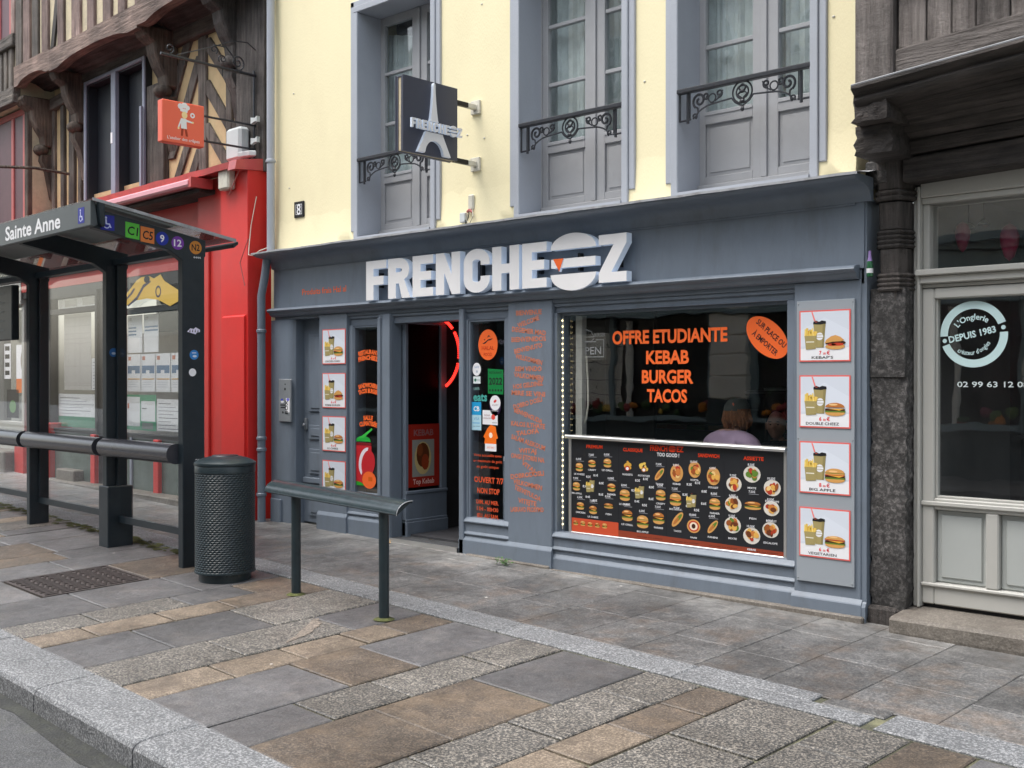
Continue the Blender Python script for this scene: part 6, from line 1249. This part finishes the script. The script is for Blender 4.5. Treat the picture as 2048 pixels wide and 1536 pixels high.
# ============================================================ RIGHT: OLD TIMBER HOUSE AND PALE SHOPFRONT
rh = thing('dark_timber_house', 'dark weathered timber house with a jettied upper floor at the right edge', 'building', (-2.2, .2, 0))
def rbox(name, x0, x1, y0, y1, z0, z1, m, bev=.012, tilt=0.0):
    b = MB(FW, m); vs = [(x, y, z + tilt * (x - x0)) for z in (z0, z1) for y in (y0, y1) for x in (x0, x1)]
    b.add(vs, [(0, 2, 3, 1), (4, 5, 7, 6), (0, 1, 5, 4), (2, 6, 7, 3), (0, 4, 6, 2), (1, 3, 7, 5)]); return b.build(name, rh, bevel=bev)
rq2 = random.Random(9)
def rough_pier(name, x0, x1, y0, y1, z0, z1, m, amp, nz):
    vs = []; fs = []; nx = 6
    pts = [(x0 + (x1 - x0) * i / nx, y0) for i in range(nx + 1)] + [(x1, y0 + (y1 - y0) * i / 3) for i in range(1, 4)]
    pts = [(x0, y1)] + pts; n = len(pts)
    for j in range(nz + 1):
        z = z0 + (z1 - z0) * j / nz
        for x, y in pts: vs.append((x + rq2.uniform(-amp, amp), y + rq2.uniform(-amp, amp), z + rq2.uniform(-amp, amp) * (0 < j < nz)))
    for j in range(nz):
        for i in range(n - 1): fs.append((j * n + i, j * n + i + 1, (j + 1) * n + i + 1, (j + 1) * n + i))
    fs += [tuple(range(n)), tuple(nz * n + i for i in range(n - 1, -1, -1))]
    b = MB(FW, m); b.add(vs, fs); return b.build(name, rh, smooth=True)
rough_pier('stone_pier', -3.19, -2.955, .06, .4, -.05, 1.62, M['blackstone'], .010, 40); rough_pier('stone_pier', -3.19, -2.955, .045, .4, 1.62, 2.20, M['blackstone'], .006, 16)
rbox('pier_foot', -3.21, -2.99, .02, .3, -.05, .115, M['oak_dark'], .02)
# moulded wooden wall shaft with ringed bands and a tapering end
b = MB(FW, M['oak_dark'])
def shaft(b, z0, z1, r0, r1, cx=-3.06, cy=.09):
    pr = [(-1, 1.2), (-1, .25), (-.62, -.55), (.62, -.55), (1, .25), (1, 1.2)]
    vs = [(cx + a * r0, cy + c * r0, z0) for a, c in pr] + [(cx + a * r1, cy + c * r1, z1) for a, c in pr]; n = 6
    b.add(vs, [tuple(range(n)), tuple(range(11, 5, -1))] + [(i, (i + 1) % n, n + (i + 1) % n, n + i) for i in range(n)])
shaft(b, 2.06, 2.18, .06, .085); shaft(b, 2.18, 2.46, .09, .095); shaft(b, 2.58, 2.76, .10, .105); shaft(b, 2.84, 3.05, .115, .135); b.build('wall_shaft', rh, bevel=.006)
for z0 in (2.18, 2.46):
    b = MB(FW, M['oak_dark'])
    for k in range(4): zz = z0 + .03 * k; shaft(b, zz, zz + .013, .108 - .0 * k, .122); shaft(b, zz + .013, zz + .027, .122, .108)
    b.build('ring_band', rh)
b = MB(FW, M['oak_dark'])
for k in range(2): zz = 2.77 + .035 * k; shaft(b, zz, zz + .016, .118, .138); shaft(b, zz + .016, zz + .032, .138, .12)
b.build('ring_band', rh)
rough_pier('bracket_beam', -3.13, -2.90, -.30, .3, 3.02, 3.20, M['oak_darkx'], .014, 5); rough_pier('bracket_beam', -3.09, -2.86, -.43, .3, 3.20, 3.40, M['oak_darkx'], .014, 5)
rbox('filler_block', -3.22, -3.06, .02, .2, 2.88, 3.04, M['blackstone'])
# lintel, coved boarded soffit, moulded jetty sill, boarded upper wall
rbox('lintel_beam', -2.96, .8, .0, .35, 2.87, 3.03, M['oak_darkx'], .015, .035); rbox('lintel_beam', -2.96, .8, -.03, .35, 3.04, 3.13, M['oak_darkx'], .012, .035)
for k in range(9):
    f0, f1 = k / 9, (k + .93) / 9; y0, z0 = -.03 - .38 * f0, 3.13 + .17 * sin(f0 * pi / 2); y1, z1 = -.03 - .39 * f1, 3.13 + .17 * sin(f1 * pi / 2)
    b = MB(FW, M['oak_darkx']); T_ = .035 + .05 * f0
    vs = [(x, y, z + T_ * (x + 2.95)) for x in (-2.95, .8) for y, z in ((y0, z0), (y1, z1), (y1, z1 + .03), (y0, z0 + .03))]
    b.add(vs, [(0, 1, 2, 3), (7, 6, 5, 4), (0, 4, 5, 1), (1, 5, 6, 2), (2, 6, 7, 3), (3, 7, 4, 0)]); b.build('soffit_board', rh)
def rprism(name, prof, x0, x1, m, tilt, parent=None):
    b = MB(FW, m); n = len(prof); vs = [(x, y, z + tilt * (x - x0)) for x in (x0, x1) for y, z in prof]
    b.add(vs, [tuple(range(n)), tuple(range(2 * n - 1, n - 1, -1))] + [(i, (i + 1) % n, n + (i + 1) % n, n + i) for i in range(n)]); return b.build(name, rh, smooth=True)
rprism('jetty_sill', [(-.40, 3.28), (-.44, 3.30), (-.46, 3.33), (-.44, 3.35), (-.47, 3.37), (-.50, 3.39), (-.50, 3.41), (-.46, 3.425), (-.30, 3.45), (-.2, 3.45), (-.2, 3.28)], -3.07, .8, M['oak_darkx'], .085)
b = MB(FW, M['lead']); b.tube([(-3.07, -.492, 3.416), (.8, -.492, 3.416 + .085 * 3.87)], .008, 5); b.build('sill_highlight_edge', rh)  # pale tube standing in for the highlight along the sill's top edge
rbox('corner_stud', -3.06, -2.82, -.47, .3, 3.42, 12.5, M['oak_grey'], .012, .03)
M['oak_greyx'] = wood('grey_brown_oak_plate', (0.075, 0.062, 0.056), (0.25, 0.222, 0.205), ax='x')
rbox('wall_plate', -2.82, .8, -.44, -.2, 3.44, 3.60, M['oak_greyx'], .012, .085)
x = -2.80
while x < .7:
    w = rq2.uniform(.13, .2); rbox('wall_board', x, x + w - .008, -.42 + rq2.uniform(-.008, .008), -.3, 3.60 + .085 * (x + 2.82), 12.5, M['oak_grey'], .006); x += w
rbox('backing_wall', -3.1, .8, -.30, -.26, 3.45, 12.5, M['oak_dark'], 0); rbox('backing_wall', -3.1, .8, .1, .35, 3.0, 3.6, M['oak_dark'], 0); rbox('backing_wall', -3.29, -3.0, .2, .5, 2.9, 12.5, M['oak_dark'], 0); rbox('backing_floor', -3.1, .8, -.3, .2, 3.42, 3.46, M['oak_dark'], 0)
rbox('window_ledge', -2.86, .8, -.50, -.40, 3.99, 4.06, M['oak_dark'], .01, .06)
rbox('side_wall', -3.06, -3.0, -.4, .3, 3.42, 12.5, M['oak_dark'], 0)
# pale shopfront
ps = thing('pale_nail_shopfront', 'pale grey shopfront with a round white emblem on its glass, right edge', 'shopfront', (-2.2, .2, 0))
L2 = M['shop2']
def pbox(name, x0, x1, y0, y1, z0, z1, m=L2, bev=.006, parent=None):
    b = MB(FW, m); b.box(x0, x1, y0, y1, z0, z1); return b.build(name, parent or ps, bevel=bev)
pbox('jamb', -2.955, -2.925, .17, .4, .12, 2.86); pbox('jamb', -2.925, -2.905, .15, .4, .12, 2.86)
pbox('head', -2.905, .8, .16, .4, 2.785, 2.90); pbox('head', -2.905, .8, .18, .4, 2.745, 2.785)
pbox('transom', -2.925, .8, .12, .4, 2.275, 2.315); pbox('transom', -2.905, .8, .15, .4, 2.225, 2.275); pbox('transom', -2.905, .8, .19, .4, 2.20, 2.225)
b = MB(FW, M['glass']); b.box(-2.86, .8, .262, .27, 2.315, 2.745); b.build('transom_pane', ps); pbox('transom_frame', -2.905, -2.86, .2, .35, 2.315, 2.745)
# door leaf
b = MB(FW, L2); b.box(-2.905, -2.825, .19, .30, .145, 2.195); b.box(-2.825, .8, .19, .30, 2.125, 2.195); b.box(-2.825, .8, .19, .30, .145, .285); b.box(-2.825, .8, .19, .30, .76, .835); b.box(-2.50, -2.42, .19, .30, .285, .76)
dl = b.build('door_leaf', ps, bevel=.008)
pbox('door_moulding', -2.905, .8, .172, .19, .785, .815, L2, .006, dl); pbox('door_moulding', -2.905, .8, .17, .19, .262, .285, L2, .006, dl)
pbox('door_panel', -2.825, -2.50, .235, .28, .285, .76, M['shop2_lo'], .01, dl); pbox('door_panel', -2.42, -1.9, .235, .28, .285, .76, M['shop2_lo'], .01, dl); pbox('door_panel', -2.79, -2.53, .222, .235, .32, .725, M['shop2_lo'], .006, dl); pbox('door_panel', -2.385, -1.93, .222, .235, .32, .725, M['shop2_lo'], .006, dl)
b = MB(FW, M['glass']); b.box(-2.825, .8, .24, .248, .835, 2.125); b.build('door_pane', dl)
pbox('glazing_bead', -2.825, -2.812, .215, .26, .835, 2.125, L2, .003, dl); pbox('glazing_bead', -2.812, .8, .215, .26, .835, .85, L2, .003, dl)
b = MB(FW, M['sill_stone']); b.prism('x', [(.45, -.1), (-.12, -.1), (-.14, .0), (-.14, .075), (-.125, .095), (.2, .118), (.45, .12)], -2.985, .8); b.build('doorstep', ps, bevel=.012)
b = MB(FW, M['ink']); b.box(-2.9, .8, .22, .3, .12, .15); b.build('door_gap', ps)
b = MB(FW, M['kebab_wall']); b.box(-2.95, .9, 2.6, 2.7, .1, 3.0); b.box(-2.95, -2.9, .4, 2.6, .1, 3.0); b.box(-2.9, .9, .4, 2.6, 2.9, 2.95); b.box(-2.9, .9, .35, 2.6, .05, .13); b.build('interior_wall', ps)
b = MB(FW, M['dark_room']); b.box(-2.62, -2.55, 1.0, 1.06, .13, 2.6)
for z in (1.2, 1.55, 1.9): b.box(-2.55, -1.6, .9, 1.2, z, z + .02)
b.build('display_shelf', ps)
EMB = M['emblem'] = flatc('pale_aqua_vinyl', (.56, .74, .74), .5)
b = MB(); b.plane((-2.592, .2385, 1.892), (1, 0, 0), (0, 0, 1), (0, -1, 0))
th_ = radians(12); R0, R1 = .162, .212; dt = .155
b.ring(0, 0, R0, R1, EMB, 0, 30, th_ + dt, th_ + pi - dt); b.ring(0, 0, R0, R1, EMB, 0, 30, th_ + pi + dt, th_ + 2 * pi - dt)
for sgn in (1, -1): b.disc(sgn * .187 * cos(th_), sgn * .187 * sin(th_), .014, mat=EMB, lift=0, n=14)
b.text('DEPUIS 1983', -.006, -.021, .042, EMB, 0, .03, width=.30, rot=th_); b.text("L'Onglerie", -.012, .092, .038, EMB, 0, .02, arc=.135, width=.20, rot=radians(8)); b.text("créateur d'ongles", .012, -.128, .03, EMB, 0, .015, arc=-.15, width=.24, rot=radians(14))
b.build('emblem', dl, fix=False)
b = MB(); b.plane((-2.56, .2385, 1.555), (1, 0, 0), (0, 0, 1), (0, -1, 0)); b.text('02 99 63 12 08', .085, 0, .036, ink(200, 212, 212), 0, .012, width=.44); b.build('phone_number', dl, fix=False)
for i, (x, z) in enumerate(((-2.60, 2.60), (-2.50, 2.615))):
    pass
for x, z, l in ((-2.66, 2.66, 'glowing orange ceiling bulb in the transom window, left of the pair'), (-2.56, 2.675, 'glowing orange ceiling bulb in the transom window, right of the pair')):
    t = thing('pendant_lamp', l, 'lamp', (x - .15, .75, z + .02), 'glowing bulbs behind the transom'); xx = x - .15
    b = MB(FW, M['lamp_glow']); b.ball((xx, .75, z), (.016, .016, .012), nu=10, nv=6); b.build('bulb', t); b = MB(FW, M['ink']); b.tube([(xx, .75, z + .012), (xx, .75, 2.9)], .003, 5); b.build('wire', t)
    b = MB(FW, M['alu']); b.lathe(xx, .75, [(.036, z - .020), (.04, z - .016), (.012, z + .012)], 14); b.build('shade', t, smooth=True)
def balloon(x, y, z, s, label):
    t = thing('balloon', label, 'balloon', (x, y, z - .1 * s), 'dark pink balloons behind the transom')
    b = MB(FW, flatc('dark_pink_balloon', (.22, .015, .05), .3)); b.lathe(x, y, [(.002, z - .088 * s), (.02 * s, z - .07 * s), (.036 * s, z - .02 * s), (.04 * s, z + .02 * s), (.03 * s, z + .055 * s), (.012 * s, z + .07 * s), (.002, z + .074 * s)], 18); b.build('skin', t, smooth=True)
balloon(-2.76, .5, 2.56, 1.25, 'dark pink balloon in the middle of the transom window'); balloon(-2.46, .5, 2.50, 1.5, 'larger dark pink balloon cut by the right edge of the photo')
# ============================================================ PEOPLE AT THE TABLE AND SMALL THINGS
def skin_body(name, verts, edges, radii, mats, parent, face_mat=None, sub=2):
    """one continuous body grown from a skeleton"""
    root = parent; off = Vector(root.location)
    me = bpy.data.meshes.new(name); me.from_pydata([tuple(Vector(v) - off) for v in verts], edges, []); me.update()
    o = bpy.data.objects.new('skeleton', me); COL.objects.link(o)
    o.modifiers.new('skin', 'SKIN'); me.skin_vertices
    for i, r in enumerate(radii): me.skin_vertices[0].data[i].radius = r if isinstance(r, tuple) else (r, r)
    me.skin_vertices[0].data[0].use_root = True
    s_ = o.modifiers.new('s', 'SUBSURF'); s_.levels = sub; s_.render_levels = sub
    dg = bpy.context.evaluated_depsgraph_get(); dg.update()
    ev = o.evaluated_get(dg); m2 = bpy.data.meshes.new_from_object(ev); m2.name = name
    bpy.data.objects.remove(o)
    for m in mats: m2.materials.append(m)
    if face_mat:
        for p in m2.polygons: p.material_index = face_mat(Vector(p.center) + off)
    for p in m2.polygons: p.use_smooth = True
    return m2
def head_geo(c, yaw, s=1.0):
    """head with brow, eye sockets, nose, mouth, chin and ears; faces -y before yaw"""
    nu, nv = 40, 28; vs = []; fs = []
    def g(x, z, sx, sz): return math.exp(-((x / sx) ** 2 + (z / sz) ** 2))
    for i in range(nv + 1):
        a = -pi / 2 + pi * i / nv
        for k in range(nu):
            b_ = 2 * pi * k / nu; x, y, z = cos(a) * sin(b_), -cos(a) * cos(b_), sin(a)
            X, Y, Z = .076 * x, .096 * y, .118 * z
            if z < 0: X *= 1 - .30 * z * z; Y = Y * (1 - .22 * z * z) - (.012 * z * z if y < 0 else -.0 * z)
            if y < 0:
                f = 0.0
                f -= .024 * g(X, Z + .012, .011, .020); f -= .012 * g(X, Z - .006, .008, .024)
                for sx in (-1, 1): f += .012 * g(X - sx * .031, Z - .012, .017, .012); f -= .006 * g(X - sx * .03, Z - .032, .026, .009); f -= .004 * g(X - sx * .04, Z + .02, .02, .02)
                f += .005 * g(X, Z + .052, .022, .004); f -= .006 * g(X, Z + .046, .02, .006); f -= .006 * g(X, Z + .060, .018, .006); f -= .010 * g(X, Z + .092, .022, .015)
                Y += f
            vs.append((X * s, Y * s, Z * s))
    for i in range(nv):
        for k in range(nu): fs.append((i * nu + k, i * nu + (k + 1) % nu, (i + 1) * nu + (k + 1) % nu, (i + 1) * nu + k))
    for sx in (-1, 1):
        o = len(vs); n = 10
        for rr_, dx in ((.030, .076), (.032, .090), (.018, .092), (.010, .082)):
            for k in range(n): t_ = 2 * pi * k / n; vs.append((sx * dx * s, (.010 + .60 * rr_ * cos(t_)) * s, (-.004 + rr_ * sin(t_)) * s))
        for j in range(3):
            for k in range(n): fs.append((o + j * n + k, o + j * n + (k + 1) % n, o + (j + 1) * n + (k + 1) % n, o + (j + 1) * n + k))
        fs.append(tuple(o + 3 * n + k for k in range(n)))
    cy, sy = cos(yaw), sin(yaw)
    return [(c[0] + x * cy - y * sy, c[1] + x * sy + y * cy, c[2] + z) for x, y, z in vs], fs
def seated(c, yaw, top, low, skinm, zs=.57):
    """seated figure: hips at (x, y), facing yaw (0 = -y); forearms resting on the table"""
    cy, sy = cos(yaw), sin(yaw); R_ = lambda x, y, z: (c[0] + x * cy - y * sy, c[1] + x * sy + y * cy, z)
    V = [R_(0, .02, zs), R_(0, .03, zs + .19), R_(0, .03, zs + .38), R_(0, .03, zs + .53), R_(0, -.005, zs + .58), R_(0, -.03, zs + .63)]
    E_ = [(0, 1), (1, 2), (2, 3), (3, 4), (4, 5)]; r = [(.155, .12), (.145, .11), (.20, .13), (.15, .095), (.062, .062), (.055, .055)]
    for s_ in (-1, 1):
        b = len(V)
        V += [R_(s_ * .225, .03, zs + .50), R_(s_ * .30, .0, zs + .28), R_(s_ * .215, -.16, zs + .15), R_(s_ * .12, -.36, zs + .19), R_(s_ * .10, -.43, zs + .19)]
        E_ += [(3, b), (b, b + 1), (b + 1, b + 2), (b + 2, b + 3), (b + 3, b + 4)]; r += [.080, .062, .043, .032, .034]
        b = len(V)
        V += [R_(s_ * .10, -.02, zs - .04), R_(s_ * .13, -.40, zs - .02), R_(s_ * .12, -.40, zs - .40), R_(s_ * .12, -.43, .16), R_(s_ * .13, -.56, .145)]
        E_ += [(0, b), (b, b + 1), (b + 1, b + 2), (b + 2, b + 3), (b + 3, b + 4)]; r += [.085, .062, .050, .042, .035]
    return V, E_, r, R_
def person(name, label, c, yaw, topm, hair_fn, hy, zs):
    t = thing(name, label, 'person', (c[0], c[1], .118))
    V, E_, r, R_ = seated(c, yaw, None, None, None, zs)
    hz = zs + .725; hc = R_(0, -.045, hz)
    def fm(p):
        if p.z < zs - .02: return 1
        q = Vector((p.x - c[0], p.y - c[1])); d = q.x * sin(yaw) * 1.0 - q.y * cos(yaw)
        if p.z > zs + .60: return 2
        if d > .33: return 2
        return 0
    m2 = skin_body('body', V, E_, r, [topm, M['jeans'], M['skin']], t, fm)
    hv, hf = head_geo(hc, hy); off = Vector(t.location)
    bm = bmesh.new(); bm.from_mesh(m2); vv = [bm.verts.new(Vector(v) - off) for v in hv]; bm.verts.ensure_lookup_table()
    for f in hf:
        try: q = bm.faces.new([vv[i] for i in f]); q.material_index = 2; q.smooth = True
        except ValueError: pass
    bmesh.ops.remove_doubles(bm, verts=vv, dist=1e-5); bm.to_mesh(m2); bm.free()
    o = bpy.data.objects.new('body', m2); COL.objects.link(o); o.parent = t
    hair_fn(t, hc, R_, hy); return t
def local(hc, yaw): return lambda x, y, z: (hc[0] + x * cos(yaw) - y * sin(yaw), hc[1] + x * sin(yaw) + y * cos(yaw), hc[2] + z)
def hair_cap(t, hc, R_, hy):
    Lc = local(hc, hy); b = MB(lambda p: Lc(*p), M['olive'])
    nu = 24; vs = []; fs = []
    for i in range(9):
        a = pi / 2 * i / 8
        for k in range(nu): q = 2 * pi * k / nu; vs.append((.094 * cos(a) * sin(q), .008 + .112 * cos(a) * cos(q), .028 + .108 * sin(a)))
    for i in range(8):
        for k in range(nu): fs.append((i * nu + k, i * nu + (k + 1) % nu, (i + 1) * nu + (k + 1) % nu, (i + 1) * nu + k))
    b.add(vs, fs); b.prism('z', [(-.085, -.06), (-.075, -.15), (-.03, -.185), (.03, -.185), (.075, -.15), (.085, -.06)], .026, .034); b.build('cap', t, smooth=True)
    b = MB(lambda p: Lc(*p), M['hair']); rh_ = random.Random(4)
    for k in range(150):
        q = rh_.uniform(.22 * pi, 1.78 * pi) ; r_ = rh_.uniform(.078, .094); x, y = r_ * sin(q) * -1, -r_ * 1.15 * cos(q); w = rh_.uniform(.010, .017); ln = rh_.uniform(.05, .11)
        if y < -.05: continue
        dx = rh_.uniform(-.02, .02)
        b.tube([(x * .94, y * .94, .04), (x * 1.06, y * 1.06, -.01), (x * 1.13 + dx, y * 1.08, -.01 - ln * .55), (x * 1.02 + dx * 1.6, y * .98, -.01 - ln)], [w, w * 1.1, w * .9, .002], 5)
    b.build('hair', t, smooth=True)
    b = MB(lambda p: Lc(*p), ink(190, 90, 60)); b.ball((-.045, .085, .075), (.014, .006, .018), nu=8, nv=6); b.build('cap_patch', t)
def hair_bald(t, hc, R_, hy):
    Lc = local(hc, hy); b = MB(lambda p: Lc(*p), mat('short_dark_hair', (.03, .025, .022), .7, .3, 60)); rh_ = random.Random(6)
    for sx in (-1, 1): b.ball((sx * .068, .035, -.005), (.014, .055, .045), nu=10, nv=8)
    b.ball((0, .082, -.01), (.06, .02, .05), nu=10, nv=8)
    for sx in (-1, 1): b.ball((sx * .030, -.088, .034), (.018, .006, .004), nu=8, nv=5)
    b.build('hair', t, smooth=True)
    b = MB(lambda p: Lc(*p), M['ink'])
    for sx in (-1, 1): b.ball((sx * .030, -.079, .010), (.010, .006, .005), nu=8, nv=6)
    b.build('eye', t, smooth=True)
person('person', 'person in a mauve top and dark cap seated with their back to the shop window', (-4.60, .66, 0), radians(166), M['mauve'], hair_cap, radians(160), .605)
person('person', 'bald person in dark clothes facing the window at the table', (-4.53, 1.26, 0), radians(-6), M['navy'], hair_bald, radians(16), .50)
tb = thing('dining_table', 'dark square dining table inside the kebab shop between two seated people', 'table', (-4.6, 1.02, .118))
b = MB(FW, mat('dark_table_laminate', (.07, .05, .04), .35, .2, 4)); b.box(-5.2, -4.0, .86, 1.16, .70, .735); b.build('table_top', tb, bevel=.006)
for x in (-5.1, -4.1):
    for y in (.9, 1.12): b = MB(FW, M['iron']); b.box(x - .02, x + .02, y - .02, y + .02, .118, .70); b.build('leg', tb)
def chair(x, y, d, l):
    t = thing('dining_chair', l, 'chair', (x, y, .118), 'chairs in the shop'); m = M['dark_floor']
    b = MB(FW, m); b.box(x - .21, x + .21, y - .21, y + .21, .50, .535); b.build('seat', t, bevel=.01)
    b = MB(FW, m); b.box(x - .2, x + .2, y + d * .20, y + d * .225, .66, .93); b.build('backrest', t, bevel=.01)
    for sx in (-.19, .19):
        for sy in (-.19, .19): b = MB(FW, M['iron']); b.box(x + sx - .015, x + sx + .015, y + sy - .015, y + sy + .015, .118, .50 if sy * d < 0 else .93); b.build('leg', t)
chair(-4.60, .62, -1, 'dark chair under the person in the mauve top'); chair(-4.56, 1.40, 1, 'dark chair under the bald person')
# pair of tall black stands with pale rims inside the window
for k, (x, y, z, l) in enumerate(((-5.30, 2.2, 1.50, 'tall black round stand with a pale rim, left of the pair in the window'), (-5.10, 2.2, 1.53, 'tall black round stand with a pale rim, right of the pair in the window'))):
    t = thing('round_stand', l, 'stand', (x, y, .118), 'black round stands in the shop')
    b = MB(FW, M['black']); b.lathe(x, y, [(.095, .118), (.085, .9), (.088, z - .05), (.098, z - .045), (.098, z)], 22); b.build('column', t, smooth=True)
    b = MB(FW, M['steel']); b.lathe(x, y, [(.099, z - .03), (.101, z - .02), (.101, z - .012), (.099, z - .006)], 22); b.lathe(x, y, [(.094, z + .001), (.05, z + .004), (.004, z + .004)], 22); b.build('rim', t, smooth=True)
# box of the counter at the back, plants of colour in the dark
t = thing('shop_counter', 'dark counter with food trays at the back of the kebab shop', 'counter', (-6.4, 3.6, .118))
b = MB(FW, M['dark_room']); b.box(-7.6, -5.5, 3.3, 3.9, .118, 1.05); b.build('body', t)
for k in range(7): b = MB(FW, ink(*[(120, 70, 30), (110, 40, 30), (60, 80, 40), (130, 100, 50)][k % 4])); b.box(-7.4 + k * .27, -7.18 + k * .27, 3.4, 3.7, 1.05, 1.10); b.build('food_tray', t)
# weed, leaves
wx, wy = -6.32, -.16; t = thing('weed', 'small green weed growing at the foot of the central grey pilaster', 'plant', (wx, wy, gz(wx, wy)))
rz_ = random.Random(8); b = MB(FW, M['leaf'])
for k in range(46):
    a = rz_.uniform(0, 6.28); r = rz_.uniform(.02, .085); x, y = wx + r * cos(a) * 1.3, wy + r * sin(a) * .6; z = gz(x, y) + rz_.uniform(.004, .06); s_ = rz_.uniform(.010, .024); q = rz_.uniform(0, 6.28)
    b.flat([(x, y, z), (x + s_ * cos(q + .5), y + s_ * sin(q + .5), z + s_ * .5), (x + 1.8 * s_ * cos(q), y + 1.8 * s_ * sin(q), z + s_ * .3), (x + s_ * cos(q - .5), y + s_ * sin(q - .5), z + s_ * .4)])
o = b.build('leaf', t); o['kind'] = 'stuff'
for k, (x, y, l) in enumerate(((-7.86, -.10, 'dry tan leaf by the door post foot, nearest the street'), (-7.93, -.035, 'dry tan leaf tucked against the foot of the door post'), (-7.50, .12, 'dry tan leaf lying on the dark lobby floor'))):
    z = gz(x, y) + (.04 if y > 0 else .004); b = MB(FW, M['dryleaf']); q = k * 1.7
    b.flat([(x + .035 * cos(q), y + .035 * sin(q), z + .004), (x + .02 * cos(q + 1.2), y + .02 * sin(q + 1.2), z + .015), (x - .03 * cos(q), y - .03 * sin(q), z + .006), (x + .02 * cos(q - 1.2), y + .02 * sin(q - 1.2), z + .003)])
    o = base(tag(b.build('dry_leaf'), l, 'leaf', 'dry leaves by the doorway'), (x, y, z))
rl = random.Random(31)
for x, y in ((-7.45, -2.2), (-6.9, -2.6), (-6.0, -3.2)):
    pass
